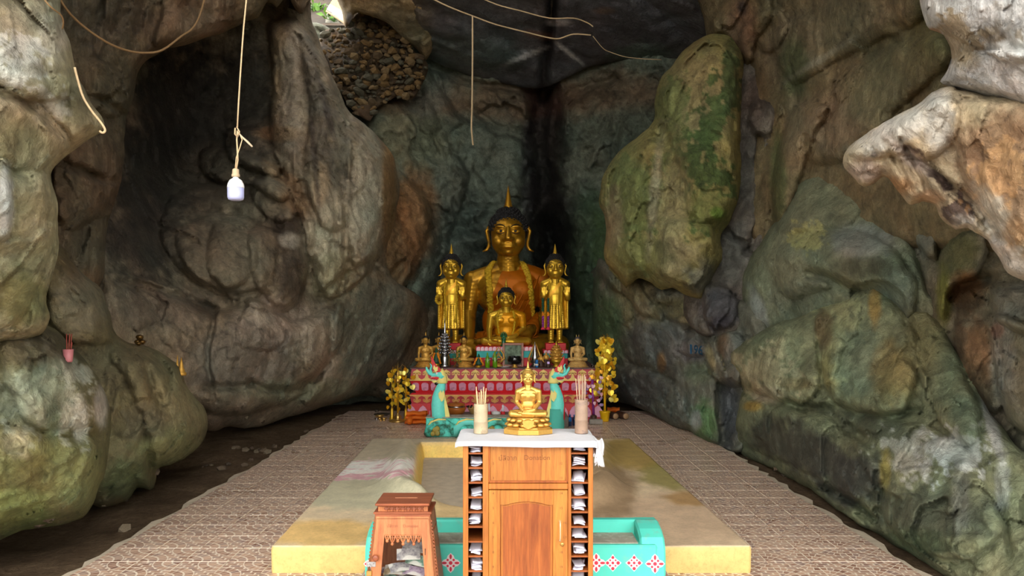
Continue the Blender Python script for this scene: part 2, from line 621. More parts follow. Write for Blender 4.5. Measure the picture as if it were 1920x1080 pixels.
# ---- back wall
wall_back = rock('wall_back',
    [(560, 78), (640, 62), (700, 60), (900, 40), (1200, 60), (1420, 60), (1480, 400), (1440, 800), (1300, 795), (1150, 752), (1000, 762),
     (800, 762), (690, 752), (560, 760), (520, 500)],
    [(950, 600, 16.8), (800, 420, 15.6), (1120, 300, 15.8), (760, 660, 15.0), (1140, 650, 14.8), (950, 150, 16.6), (690, 450, 14.4),
     (1280, 400, 13.6), (640, 120, 15.6), (700, 200, 15.6), (950, 760, 16.2), (700, 750, 14.6), (1300, 120, 14.5), (560, 300, 15)],
    feats=[
        ('p', [(690, 200), (740, 180), (800, 185), (820, 215), (835, 260), (880, 330), (850, 430), (810, 560), (770, 600), (700, 560), (690, 380)], .75, 60),
        ('p', [(700, 300), (745, 320), (790, 360), (812, 400), (808, 440), (790, 490), (762, 540), (720, 560), (690, 400)], .8, 45),
        ('p', [(770, 110), (805, 125), (830, 170), (870, 220), (930, 250), (1000, 270), (985, 330), (960, 420), (900, 470), (850, 420), (835, 300), (790, 190)], .45, 40),
        ('p', [(800, 560), (830, 600), (800, 700), (750, 745), (700, 745), (720, 640), (760, 560)], .5, 35),
        ('p', [(1050, 210), (1150, 170), (1230, 210), (1200, 330), (1120, 380), (1060, 330)], .3, 50),
        ('p', [(1070, 400), (1130, 380), (1180, 520), (1170, 640), (1100, 700), (1075, 560)], .5, 40),
        ('p', [(860, 440), (905, 455), (930, 500), (905, 545), (850, 560), (830, 500)], .3, 30),
        ('g', [(1036, 0), (1030, 60), (1022, 130), (1018, 190)], 11, .9),
        ('g', [(1022, 180), (1012, 260), (1025, 380), (1035, 470)], 27, 1.3),
        ('g', [(1030, 440), (1042, 520), (1045, 620)], 34, 1.4),
        ('g', [(800, 120), (860, 150), (950, 165), (1010, 175)], 6, .25),
        ('g', [(880, 200), (930, 235), (1000, 250)], 7, .2),
        ('g', [(855, 250), (845, 330), (860, 420), (900, 440)], 6, .2),
        ('g', [(1075, 170), (1150, 150), (1240, 130)], 6, .2)],
    base=(96, 104, 90),
    cols=[(950, 190, 190, 42, (122, 98, 70), .8), (1150, 170, 130, 40, (112, 92, 66), .7), (880, 300, 120, 90, (100, 112, 96), .8),
          (720, 430, 62, 150, (132, 98, 52), .85), (780, 410, 40, 95, (140, 100, 52), .85), (760, 190, 90, 26, (118, 84, 54), .85),
          (760, 260, 90, 60, (112, 112, 82), .7), (700, 620, 70, 100, (84, 88, 76), .7), (800, 640, 60, 80, (110, 92, 64), .6),
          (870, 480, 60, 120, (74, 88, 78), .8), (1110, 520, 60, 170, (66, 92, 62), .85), (1140, 450, 30, 80, (86, 110, 60), .6),
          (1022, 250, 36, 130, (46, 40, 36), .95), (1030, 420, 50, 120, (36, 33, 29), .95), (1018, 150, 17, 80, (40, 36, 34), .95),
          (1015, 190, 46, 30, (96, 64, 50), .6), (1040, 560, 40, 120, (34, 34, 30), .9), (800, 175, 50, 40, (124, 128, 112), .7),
          (1180, 260, 90, 60, (84, 96, 80), .7), (990, 350, 14, 120, (60, 58, 60), .6), (650, 130, 60, 80, (92, 74, 48), .9)],
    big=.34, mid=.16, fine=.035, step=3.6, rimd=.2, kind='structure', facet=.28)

# ---- vault above the altar
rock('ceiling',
    [(850, -300), (1560, -300), (1500, 60), (1330, 108), (1240, 112), (1130, 118), (1060, 148), (1005, 165), (930, 152), (870, 140), (800, 104), (770, 60), (776, -20), (800, -120)],
    [(800, 100, 15.6), (1000, 150, 16.2), (1240, 105, 15.0), (1000, 0, 13.2), (1300, 0, 12.4), (800, 0, 13.4), (1000, -250, 9.6), (720, -250, 9.6), (1450, -250, 9.0), (1420, 20, 11.5)],
    feats=[('g', [(1040, -60), (1036, 0), (1030, 60), (1022, 120), (1018, 170)], 9, .7),
           ('p', [(780, 20), (900, 60), (1000, 120), (900, 140), (820, 110)], .2, 60),
           ('p', [(1060, 0), (1200, 0), (1280, 80), (1150, 110), (1070, 90)], .25, 70)],
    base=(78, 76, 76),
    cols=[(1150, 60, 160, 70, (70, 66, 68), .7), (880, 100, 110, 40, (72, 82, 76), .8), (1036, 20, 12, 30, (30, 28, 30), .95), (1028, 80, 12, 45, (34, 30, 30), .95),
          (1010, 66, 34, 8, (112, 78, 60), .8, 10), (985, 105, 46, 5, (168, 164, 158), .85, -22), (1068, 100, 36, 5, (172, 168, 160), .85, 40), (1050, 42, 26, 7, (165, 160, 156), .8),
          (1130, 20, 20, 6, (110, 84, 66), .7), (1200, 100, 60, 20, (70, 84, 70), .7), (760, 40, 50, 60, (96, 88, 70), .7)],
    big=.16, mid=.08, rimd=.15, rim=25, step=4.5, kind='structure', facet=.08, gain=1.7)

# ---- left side
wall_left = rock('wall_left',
    [(470, -120), (560, -120), (580, -50), (582, 0), (584, 34), (594, 64), (606, 100), (622, 140), (640, 180), (658, 212), (690, 238), (722, 272), (742, 308), (748, 360), (740, 420), (728, 470),
     (735, 520), (790, 560), (806, 610), (786, 670), (764, 720), (735, 748), (690, 742), (640, 752), (590, 768), (540, 782), (480, 802), (430, 800), (392, 806), (330, 760), (250, 720), (120, 640), (60, 480),
     (60, 100), (120, -60), (300, -120)],
    [(150, 350, 8.0), (240, 250, 9.6), (240, 450, 8.6), (350, 300, 11.8), (350, 150, 12.0), (450, 130, 12.2), (460, 300, 11.5), (450, 480, 10.2), (320, 500, 9.2), (560, 200, 11.9), (600, 350, 11.5),
     (540, 10, 12.3), (700, 330, 12.6), (690, 480, 12.4), (560, 560, 10.6), (430, 640, 9.4), (300, 620, 8.6), (430, 790, 9.7), (560, 770, 11.4), (700, 735, 13.8), (780, 620, 14.4), (640, 650, 11.9), (580, 680, 11.0), (350, 730, 8.9)],
    feats=[
        ('p', [(500, 60), (525, 35), (560, 40), (600, 100), (640, 190), (662, 240), (722, 290), (738, 350), (728, 430), (700, 500), (660, 540), (610, 560), (585, 500), (560, 400), (530, 330), (505, 240), (512, 150)], 1.0, 60),
        ('p', [(560, 60), (605, 120), (640, 200), (660, 300), (640, 430), (600, 420), (570, 330), (580, 200)], .35, 40),
        ('p', [(655, 215), (700, 250), (738, 320), (738, 420), (710, 490), (680, 520), (655, 480), (650, 350)], .4, 40),
        ('p', [(420, 248), (450, 238), (490, 245), (510, 270), (530, 300), (520, 330), (470, 320), (430, 300)], .5, 28),
        ('p', [(370, 290), (410, 275), (470, 290), (520, 320), (545, 350), (530, 380), (470, 350), (420, 345), (380, 330)], .45, 25),
        ('p', [(320, 370), (370, 345), (440, 345), (510, 335), (560, 370), (590, 420), (585, 500), (560, 570), (500, 585), (440, 560), (380, 540), (320, 490), (300, 430)], .5, 70), ('p', [(330, 440), (400, 400), (470, 430), (480, 500), (430, 545), (360, 520)], .25, 40), ('p', [(470, 430), (540, 400), (580, 440), (570, 540), (520, 575), (470, 520)], .3, 35), ('g', [(300, 420), (380, 395), (450, 400), (520, 430)], 8, .15),
        ('p', [(470, 340), (510, 328), (545, 350), (560, 400), (525, 420), (480, 385)], .3, 22),
        ('p', [(400, 420), (470, 410), (520, 450), (510, 530), (450, 550), (390, 510)], .3, 40),
        ('p', [(195, 515), (260, 520), (330, 540), (400, 580), (470, 558), (500, 570), (540, 600), (590, 590), (640, 560), (640, 640), (600, 700), (560, 745), (440, 780), (300, 740), (200, 650)], .55, 45),
        ('p', [(470, 560), (500, 575), (560, 600), (610, 590), (615, 660), (590, 710), (570, 700), (560, 640), (520, 660), (440, 640)], .25, 30),
        ('p', [(640, 540), (720, 500), (790, 560), (760, 660), (690, 735), (600, 760), (560, 750), (620, 680), (625, 590)], .45, 40),
        ('g', [(402, 585), (392, 640), (388, 690), (400, 740)], 5, .18),
        ('g', [(210, 520), (300, 545), (400, 580)], 9, .35),
        ('g', [(470, 720), (540, 735), (600, 705)], 7, .22),
        ('g', [(385, 725), (440, 728), (470, 722)], 6, .2),
        ('g', [(600, 560), (640, 520), (700, 490)], 7, .25),
        ('g', [(658, 470), (652, 500), (640, 545)], 6, .3)],
    base=(118, 106, 86),
    cols=[(360, 200, 130, 140, (34, 31, 25), .95), (320, 330, 130, 100, (36, 33, 26), .95), (460, 180, 60, 130, (50, 46, 36), .9), (270, 450, 90, 90, (44, 40, 32), .9),  # hollow: dark stain, deepened with its shade painted into the colour
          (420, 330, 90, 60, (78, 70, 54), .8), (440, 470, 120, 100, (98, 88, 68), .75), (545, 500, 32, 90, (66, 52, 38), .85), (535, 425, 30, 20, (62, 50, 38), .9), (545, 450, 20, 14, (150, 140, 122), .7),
          (525, 130, 16, 120, (150, 124, 84), .8), (545, 170, 26, 130, (140, 126, 104), .8), (600, 240, 20, 190, (84, 76, 62), .8, -8), (640, 320, 18, 160, (96, 92, 76), .7, -6),
          (690, 380, 40, 120, (158, 150, 126), .9), (620, 440, 50, 80, (164, 152, 124), .9), (630, 520, 50, 50, (152, 144, 108), .8), (730, 350, 14, 130, (150, 118, 66), .85),
          (600, 345, 16, 40, (176, 150, 112), .7), (520, 250, 40, 14, (150, 116, 76), .7), (530, 330, 40, 14, (140, 108, 70), .7, 30), (555, 380, 40, 20, (136, 104, 66), .7, 40),
          (520, 610, 80, 50, (142, 128, 110), .85), (600, 640, 40, 70, (156, 142, 120), .8), (460, 680, 110, 70, (108, 98, 84), .8), (300, 580, 110, 40, (98, 88, 72), .8), (690, 620, 70, 90, (98, 104, 88), .85),
          (560, 735, 130, 24, (112, 114, 88), .75), (430, 770, 60, 40, (112, 98, 78), .7), (720, 560, 40, 40, (104, 104, 88), .8), (780, 640, 24, 80, (126, 104, 70), .7),
          (590, 300, 6, 110, (60, 50, 40), .8, -5), (612, 200, 7, 80, (66, 56, 46), .8, -14)],
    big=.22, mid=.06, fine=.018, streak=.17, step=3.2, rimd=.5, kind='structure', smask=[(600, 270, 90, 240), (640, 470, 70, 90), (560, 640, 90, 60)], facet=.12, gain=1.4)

rock('rock_curtain',       # brown upper left mass in front of the hollow
    [(-160, -280), (590, -280), (578, -40), (572, 14), (560, 26), (540, -6), (520, 14), (500, 2), (484, 32), (462, 42), (420, 62), (372, 76), (300, 98), (262, 130), (250, 180), (236, 230), (228, 330), (204, 415), (198, 470), (194, 530), (160, 580), (60, 580), (-160, 340)],
    [(150, 100, 7.2), (400, 0, 9.2), (540, 0, 10.4), (220, 300, 7.9), (140, 480, 6.9), (60, 300, 6.3), (300, -200, 7.4), (540, -200, 9.0), (300, 60, 8.4)],
    feats=[('p', [(290, 90), (300, 30), (330, -40), (420, -60), (440, 10), (420, 60), (370, 74)], .4, 30),
           ('p', [(110, 120), (180, 110), (230, 140), (235, 210), (190, 220), (130, 200)], .25, 40), ('p', [(110, 230), (200, 230), (225, 330), (190, 400), (110, 420)], .35, 50),
           ('p', [(420, 0), (470, -30), (500, 0), (470, 34), (430, 52)], .3, 20),
           ('g', [(120, 170), (200, 190), (235, 220)], 8, .2), ('g', [(110, 300), (180, 330), (225, 340)], 8, .2)],
    base=(104, 88, 66),
    cols=[(180, 40, 110, 60, (84, 76, 60), .8), (370, 30, 60, 60, (136, 108, 80), .85), (220, 200, 40, 120, (72, 72, 52), .6), (160, 340, 60, 100, (98, 78, 54), .8), (500, -10, 50, 50, (130, 116, 84), .8),
          (170, 450, 60, 60, (86, 82, 62), .7)],
    big=.18, mid=.12, streak=.07, rim=28, rimd=.5, parent=wall_left)

rock('boulder',            # middle boulder with the ledge
    [(20, 440), (112, 458), (132, 486), (165, 520), (190, 540), (206, 590), (214, 622), (236, 640), (276, 650), (312, 668), (338, 690), (352, 726), (384, 766), (391, 792), (384, 820), (362, 848), (330, 868), (298, 878), (292, 906), (280, 920), (258, 914),
     (240, 938), (196, 950), (150, 936), (60, 900), (0, 700)],
    [(120, 540, 5.9), (200, 620, 6.2), (250, 700, 6.4), (380, 790, 7.3), (250, 900, 6.3), (330, 820, 6.7), (100, 700, 5.7), (170, 830, 5.8), (60, 480, 5.7), (200, 945, 6.2)],
    feats=[('p', [(90, 480), (150, 500), (200, 590), (210, 640), (150, 645), (95, 610)], .3, 45), ('p', [(205, 660), (300, 665), (345, 720), (385, 790), (350, 850), (290, 880), (270, 800), (240, 720)], .3, 60),
           ('g', [(278, 690), (290, 730), (310, 770)], 8, .15), ('g', [(288, 905), (280, 880), (285, 850)], 7, .14)],
    base=(108, 98, 68),
    cols=[(150, 560, 60, 60, (126, 118, 92), .85), (150, 700, 90, 50, (92, 84, 58), .8), (260, 680, 70, 40, (112, 102, 68), .8), (340, 760, 50, 60, (138, 126, 84), .8), (310, 840, 60, 40, (118, 122, 74), .8), (230, 900, 60, 40, (96, 108, 66), .8),
          (270, 790, 40, 40, (96, 88, 62), .7)],
    big=.16, mid=.035, rim=50, rimd=.7, parent=wall_left, gain=1.08, facet=.2)

rock('boulder',            # near boulder, bottom left
    [(-330, 520), (-60, 570), (30, 600), (92, 612), (132, 646), (166, 682), (188, 716), (204, 760), (208, 810), (202, 860), (188, 910), (164, 962), (120, 982), (70, 990), (30, 998), (0, 1014), (-60, 1050), (-330, 1180)],
    [(60, 800, 4.7), (-250, 800, 4.0), (130, 680, 5.0), (190, 850, 5.25), (60, 960, 4.9), (-200, 1050, 4.3), (-200, 560, 4.2), (60, 630, 4.7)],
    feats=[('p', [(0, 650), (90, 640), (150, 680), (185, 730), (190, 800), (120, 820), (40, 780)], .2, 50), ('p', [(-40, 800), (80, 810), (190, 830), (170, 940), (80, 975), (-40, 980)], .25, 60)],
    base=(104, 98, 64),
    cols=[(120, 690, 56, 28, (174, 170, 146), .85, 35, 1), (60, 760, 60, 50, (150, 152, 130), .7, 0, 1), (140, 770, 40, 60, (160, 160, 140), .7, 0, 1), (90, 740, 30, 60, (70, 84, 56), .7, 0, 1), (60, 740, 80, 60, (132, 136, 108), .75), (190, 760, 12, 40, (190, 190, 176), .85), (70, 650, 110, 40, (78, 70, 46), .85), (60, 880, 130, 70, (112, 110, 54), .85), (20, 960, 90, 40, (110, 120, 56), .85),
          (150, 900, 50, 60, (118, 122, 68), .8), (100, 790, 14, 40, (74, 92, 64), .6), (30, 830, 30, 30, (158, 146, 110), .7), (150, 790, 14, 40, (170, 168, 150), .7)],
    big=.13, mid=.03, rim=55, rimd=.6, parent=wall_left, gain=1.05, facet=.18)

rock('pillar',             # pale pillar at the mouth, left
    [(-330, -330), (96, -330), (112, -60), (114, 0), (118, 40), (134, 92), (140, 128), (158, 170), (176, 200), (196, 232), (186, 250), (158, 266), (128, 292), (98, 318), (97, 340), (108, 380), (109, 440), (110, 470), (98, 520), (86, 556), (92, 596), (80, 624), (40, 640), (-40, 650), (-330, 690)],
    [(50, 150, 4.05), (60, 500, 4.35), (190, 238, 4.55), (-250, 150, 3.6), (-250, 600, 3.9), (100, 0, 4.35), (-250, -250, 3.6), (30, 330, 4.0), (100, 300, 4.3), (60, -250, 4.3)],
    feats=[('p', [(-60, -100), (90, -100), (112, 60), (135, 130), (130, 180), (60, 190), (0, 160), (-60, 120)], .22, 55), ('p', [(0, 165), (70, 195), (130, 260), (110, 300), (40, 320), (-40, 260)], .12, 30),
           ('p', [(-60, 320), (40, 330), (100, 330), (105, 440), (80, 520), (20, 620), (-60, 600)], .16, 60), ('p', [(-60, 300), (12, 300), (22, 350), (18, 440), (-60, 460)], .15, 15),
           ('p', [(130, 150), (165, 190), (194, 234), (160, 262), (120, 270), (126, 210)], .08, 30), ('g', [(0, 175), (60, 200), (110, 240), (128, 262)], 9, .1)],
    base=(150, 142, 110),
    cols=[(50, 70, 80, 90, (160, 152, 124), .8), (30, 120, 60, 50, (196, 192, 178), .8, 0, 1), (90, 190, 40, 30, (186, 180, 162), .8, 0, 1), (100, 60, 26, 40, (182, 176, 154), .7), (60, 220, 70, 30, (158, 138, 104), .85, 25), (150, 200, 30, 40, (86, 82, 52), .8), (30, 260, 60, 50, (128, 118, 76), .85),
          (60, 430, 60, 60, (146, 138, 96), .8), (8, 380, 16, 70, (205, 204, 196), .9), (70, 430, 30, 26, (168, 150, 112), .7), (40, 560, 60, 60, (120, 116, 64), .85), (100, 20, 14, 60, (150, 150, 120), .6), (80, 130, 40, 14, (110, 100, 70), .6)],
    big=.08, mid=.05, fine=.014, rim=30, rimd=.3, parent=wall_left, gain=1.0, facet=.10)

# ---- right side
wall_right = rock('wall_right',
    [(1330, -300), (2300, -300), (2300, 520), (1960, 520), (1820, 480), (1700, 470), (1560, 470), (1470, 470), (1400, 440), (1390, 300), (1398, 200), (1400, 130), (1360, 70), (1320, 40)],
    [(1500, 120, 9.4), (1420, 60, 10.6), (1700, 150, 6.9), (1430, 280, 10.3), (1500, 280, 9.2), (1650, 300, 7.2), (1850, 300, 5.6), (2200, 300, 4.6), (1400, -250, 8.8), (1700, -250, 6.0), (2200, -250, 4.3), (1480, 430, 9.2), (1800, 450, 6.0), (1350, 40, 11.2)],
    feats=[('p', [(1330, 70), (1345, 20), (1380, -20), (1440, -30), (1450, 30), (1420, 70), (1410, 110), (1385, 130)], .5, 35), ('p', [(1410, 40), (1450, 10), (1480, 40), (1460, 90), (1430, 100)], .3, 22),
           ('p', [(1450, 330), (1458, 280), (1480, 220), (1510, 190), (1560, 200), (1530, 250), (1515, 300), (1500, 340), (1480, 400), (1450, 420)], .5, 30),
           ('p', [(1505, 205), (1540, 170), (1600, 120), (1660, 90), (1760, 60), (1780, 120), (1690, 200), (1620, 280), (1560, 310), (1520, 300)], .35, 45),
           ('p', [(1450, 60), (1520, 20), (1600, -40), (1760, -60), (1740, 30), (1640, 80), (1560, 120), (1490, 160), (1460, 120)], .3, 50)],
    base=(112, 98, 70),
    cols=[(1480, 90, 60, 70, (116, 100, 72), .8), (1600, 40, 130, 60, (108, 96, 68), .8), (1700, 100, 80, 80, (98, 92, 58), .85), (1560, 230, 70, 60, (134, 112, 82), .85), (1490, 130, 24, 60, (82, 88, 52), .85), (1640, 180, 60, 60, (116, 106, 72), .7),
          (1460, 320, 16, 90, (98, 106, 60), .8), (1490, 260, 24, 70, (140, 118, 84), .8), (1390, 50, 30, 60, (118, 88, 62), .8), (1392, 14, 10, 16, (50, 44, 42), .8), (1620, 300, 50, 30, (108, 106, 84), .7), (1440, 20, 20, 50, (98, 92, 62), .7), (1540, 110, 80, 6, (150, 140, 116), .5, -32),
          (1760, 60, 60, 60, (92, 88, 48), .8)],
    big=.24, mid=.05, rim=30, rimd=.4, kind='structure', facet=.12)

rock('rock_channel',       # grey water-worn channel behind the mossy pillar
    [(1340, 100), (1396, 108), (1440, 126), (1466, 150), (1478, 190), (1462, 230), (1452, 300), (1446, 380), (1440, 430), (1420, 500), (1408, 570), (1400, 610), (1360, 630), (1300, 620), (1280, 540), (1300, 300)],
    [(1420, 200, 10.5), (1400, 350, 10.3), (1390, 500, 9.9), (1350, 600, 9.7), (1320, 300, 11)],
    feats=[('p', [(1405, 195), (1430, 185), (1455, 200), (1456, 235), (1438, 260), (1412, 250)], .25, 20), ('g', [(1426, 260), (1420, 330), (1424, 420), (1400, 470)], 7, .35), ('p', [(1320, 540), (1350, 530), (1385, 560), (1375, 610), (1340, 622), (1318, 590)], .35, 25)],
    base=(96, 90, 80), cols=[(1400, 300, 16, 120, (84, 80, 72), .8), (1440, 300, 14, 120, (110, 104, 90), .7), (1420, 180, 40, 40, (70, 58, 48), .8), (1350, 580, 40, 40, (74, 74, 78), .85), (1348, 606, 26, 14, (50, 46, 52), .85), (1380, 470, 40, 60, (98, 98, 90), .8)],
    big=.12, mid=.10, streak=.10, rim=20, rimd=.3, step=3.2, parent=wall_right)

rock('mossy_pillar',
    [(1346, 62), (1374, 72), (1392, 104), (1392, 160), (1388, 240), (1390, 310), (1384, 372), (1372, 410), (1352, 440), (1356, 476), (1346, 500), (1330, 540), (1318, 562), (1290, 556), (1262, 540), (1240, 545), (1222, 530), (1196, 522), (1176, 540), (1160, 520), (1142, 500), (1132, 470), (1136, 430), (1132, 404), (1124, 376), (1130, 336), (1148, 300),
     (1176, 272), (1206, 248), (1224, 228), (1228, 180), (1236, 152), (1256, 128), (1284, 92), (1318, 68)],
    [(1310, 300, 9.7), (1180, 400, 10.9), (1340, 100, 10.5), (1250, 540, 10.0), (1150, 480, 11.1), (1380, 300, 9.9), (1250, 250, 10.6), (1340, 480, 9.7), (1290, 450, 9.5)],
    feats=[('p', [(1240, 170), (1290, 110), (1340, 80), (1380, 120), (1382, 300), (1375, 390), (1330, 420), (1290, 400), (1270, 300), (1250, 240)], .35, 50), ('p', [(1130, 350), (1180, 280), (1230, 250), (1250, 330), (1230, 430), (1190, 500), (1145, 470)], .3, 50),
           ('p', [(1205, 440), (1250, 400), (1330, 420), (1345, 470), (1310, 540), (1250, 530), (1210, 500)], .3, 35), ('g', [(1232, 250), (1236, 330), (1224, 400), (1206, 470)], 8, .14)],
    base=(136, 126, 76),
    cols=[(1310, 180, 60, 90, (140, 124, 78), .8), (1315, 330, 62, 90, (62, 84, 34), .92, 0, 1), (1340, 230, 34, 54, (70, 88, 38), .9, 0, 1), (1370, 150, 20, 60, (60, 76, 34), .9, 0, 1), (1190, 370, 50, 70, (92, 104, 50), .85, 0, 1), (1260, 200, 30, 60, (96, 104, 50), .8, 0, 1), (1330, 400, 50, 40, (118, 120, 56), .8), (1260, 400, 30, 120, (148, 136, 88), .8), (1180, 360, 40, 70, (112, 120, 62), .85), (1150, 420, 20, 60, (144, 128, 90), .8),
          (1260, 480, 50, 40, (150, 136, 92), .85), (1200, 480, 50, 40, (128, 128, 66), .8), (1230, 340, 10, 120, (160, 150, 120), .6, 6), (1385, 290, 8, 110, (138, 124, 56), .7), (1345, 400, 14, 12, (92, 128, 26), .8), (1250, 470, 20, 24, (90, 84, 50), .6), (1315, 520, 30, 30, (96, 92, 80), .8), (1370, 140, 14, 60, (70, 84, 40), .7),
          (1256, 240, 30, 80, (110, 112, 58), .6)],
    big=.16, mid=.10, streak=.05, rim=30, rimd=.6, step=3.0, parent=wall_right, mott=.36)

rock('rock_apron',         # lower right wall behind the tiles
    [(1112, 540), (1124, 484), (1150, 500), (1200, 520), (1260, 530), (1330, 540), (1420, 580), (1440, 640), (1400, 720), (1396, 800), (1390, 846), (1352, 840), (1318, 826), (1290, 806), (1266, 806), (1236, 784), (1214, 772), (1180, 758), (1150, 752), (1126, 750), (1116, 720), (1110, 640)],
    [(1350, 836, 9.55), (1236, 780, 11.9), (1160, 752, 13.8), (1300, 650, 10.5), (1150, 600, 13.0), (1112, 600, 14.0), (1380, 620, 9.6), (1220, 560, 11.6), (1385, 760, 9.3), (1260, 700, 11.2), (1120, 740, 14.3)],
    feats=[('p', [(1128, 500), (1180, 495), (1210, 550), (1245, 590), (1238, 604), (1205, 590), (1180, 560), (1150, 545)], .4, 16), ('p', [(1230, 540), (1300, 555), (1320, 600), (1290, 610), (1240, 590)], .2, 20),
           ('p', [(1325, 640), (1360, 620), (1400, 640), (1395, 700), (1385, 725), (1350, 720), (1325, 690)], .45, 25), ('p', [(1280, 700), (1340, 700), (1350, 740), (1345, 830), (1300, 815), (1278, 760)], .25, 30),
           ('p', [(1160, 690), (1240, 700), (1280, 760), (1300, 800), (1260, 800), (1200, 765), (1150, 740)], .3, 30), ('p', [(1270, 640), (1320, 636), (1326, 664), (1290, 672)], .12, 10), ('g', [(1282, 671), (1322, 670)], 3, .15), ('g', [(1290, 620), (1330, 610)], 4, .14),
           ('p', [(1170, 560), (1186, 570), (1184, 604), (1172, 604)], .2, 8), ('p', [(1200, 600), (1260, 610), (1270, 680), (1220, 700), (1190, 650)], .2, 30), ('g', [(1180, 680), (1230, 700), (1260, 715)], 6, .2),
           ('p', [(1345, 715), (1390, 725), (1388, 830), (1350, 832)], -.35, 25)],
    base=(104, 104, 90),
    cols=[(1100, 600, 40, 110, (66, 88, 60), .85), (1140, 620, 30, 90, (76, 104, 62), .8), (1190, 540, 40, 40, (146, 134, 92), .85), (1215, 590, 30, 16, (158, 146, 112), .85, 35), (1178, 590, 10, 26, (140, 134, 90), .85), (1260, 590, 50, 30, (112, 108, 66), .8), (1250, 640, 60, 50, (98, 100, 96), .8), (1300, 660, 30, 20, (118, 112, 110), .7),
          (1240, 680, 8, 20, (148, 108, 54), .8), (1360, 650, 14, 24, (132, 96, 56), .85), (1332, 670, 8, 24, (168, 158, 110), .85, -20), (1380, 660, 24, 40, (112, 120, 112), .7), (1200, 730, 60, 40, (84, 86, 82), .85), (1270, 770, 40, 40, (90, 100, 90), .8), (1320, 790, 26, 40, (78, 128, 72), .75), (1304, 790, 10, 20, (160, 170, 170), .7),
          (1370, 770, 22, 60, (72, 78, 84), .85), (1276, 730, 8, 40, (128, 130, 118), .7), (1340, 560, 30, 30, (76, 76, 78), .8), (1282, 600, 10, 6, (176, 164, 120), .8), (1310, 700, 30, 20, (100, 112, 84), .7)],
    big=.2, mid=.12, rim=22, rimd=.35, step=3.0, parent=wall_right)

rock('rock_flank',         # recess between the boulders at the far right
    [(1660, 340), (1760, 380), (1860, 420), (2300, 440), (2300, 1250), (2000, 1180), (1880, 1000), (1840, 800), (1780, 660), (1720, 560), (1680, 450)],
    [(1720, 420, 6.9), (1780, 550, 6.2), (1850, 500, 5.7), (1850, 700, 5.6), (1900, 850, 5.3), (2200, 600, 4.5), (2200, 1000, 4.3), (1920, 1050, 5.0)],
    feats=[('p', [(1705, 390), (1745, 380), (1770, 410), (1760, 450), (1755, 490), (1725, 470), (1710, 440)], .35, 22), ('p', [(1765, 470), (1800, 430), (1850, 430), (1848, 480), (1830, 520), (1790, 540), (1775, 600), (1760, 580)], .4, 25),
           ('p', [(1790, 610), (1850, 600), (1870, 660), (1880, 760), (1850, 770), (1810, 700)], .2, 30), ('p', [(1845, 600), (1880, 590), (1960, 640), (1990, 820), (1900, 800), (1870, 720), (1858, 650)], .4, 30), ('p', [(1855, 540), (1900, 530), (1990, 560), (1990, 640), (1900, 620), (1860, 590)], .45, 28),
           ('g', [(1780, 560), (1800, 540), (1856, 520)], 9, .3)],
    base=(110, 104, 84),
    cols=[(1735, 430, 26, 50, (116, 114, 98), .85), (1800, 470, 40, 50, (96, 98, 56), .85), (1770, 560, 14, 60, (120, 122, 38), .85), (1815, 540, 36, 34, (122, 78, 26), .85, -30), (1820, 570, 30, 20, (60, 48, 24), .8, -30), (1830, 680, 36, 80, (134, 96, 58), .85), (1800, 640, 12, 50, (84, 64, 40), .8), (1880, 680, 24, 90, (128, 126, 112), .85), (1900, 570, 40, 40, (128, 124, 108), .85),
          (1830, 740, 40, 50, (62, 54, 34), .8), (1890, 900, 60, 70, (70, 70, 54), .8), (1860, 820, 30, 50, (38, 36, 34), .85), (1870, 620, 14, 14, (120, 80, 60), .7)],
    big=.16, mid=.07, rim=25, rimd=.3, parent=wall_right)

rock('smooth_boulder',
    [(1404, 612), (1392, 560), (1394, 510), (1418, 466), (1450, 420), (1470, 380), (1488, 345), (1506, 315), (1540, 300), (1590, 316), (1632, 338), (1670, 350), (1710, 372), (1722, 420), (1740, 460), (1756, 500), (1768, 560), (1764, 610), (1700, 660), (1560, 660), (1470, 640)],
    [(1560, 470, 7.6), (1410, 560, 9.1), (1700, 470, 6.7), (1500, 350, 9.0), (1480, 600, 8.5), (1640, 600, 7.2), (1740, 560, 6.4), (1640, 360, 7.8)],
    feats=[('p', [(1440, 480), (1520, 440), (1600, 430), (1680, 470), (1720, 540), (1700, 600), (1620, 560), (1560, 540), (1480, 560)], .3, 50), ('p', [(1470, 380), (1505, 320), (1560, 315), (1620, 350), (1600, 420), (1520, 430), (1460, 440)], .25, 50),
           ('g', [(1520, 512), (1570, 530), (1610, 550)], 10, .25), ('p', [(1595, 540), (1660, 525), (1700, 560), (1690, 620), (1620, 600)], -.25, 40), ('g', [(1700, 400), (1720, 460), (1745, 540)], 10, .3)],
    base=(112, 116, 92),
    cols=[(1520, 445, 30, 30, (150, 148, 88), .9, 0, 1), (1640, 500, 70, 18, (74, 78, 58), .85, 10, 1), (1620, 450, 60, 34, (128, 130, 120), .8), (1560, 370, 90, 50, (110, 110, 80), .8), (1620, 500, 60, 16, (82, 84, 62), .8), (1500, 560, 60, 50, (98, 106, 86), .8), (1680, 560, 40, 50, (104, 114, 96), .8), (1420, 580, 14, 50, (150, 156, 150), .7, -20), (1470, 500, 50, 40, (116, 120, 92), .8), (1530, 600, 70, 40, (94, 104, 80), .7)],
    big=.15, mid=.05, fine=.012, rim=45, rimd=.6, parent=wall_right, mott=.22, facet=.06)

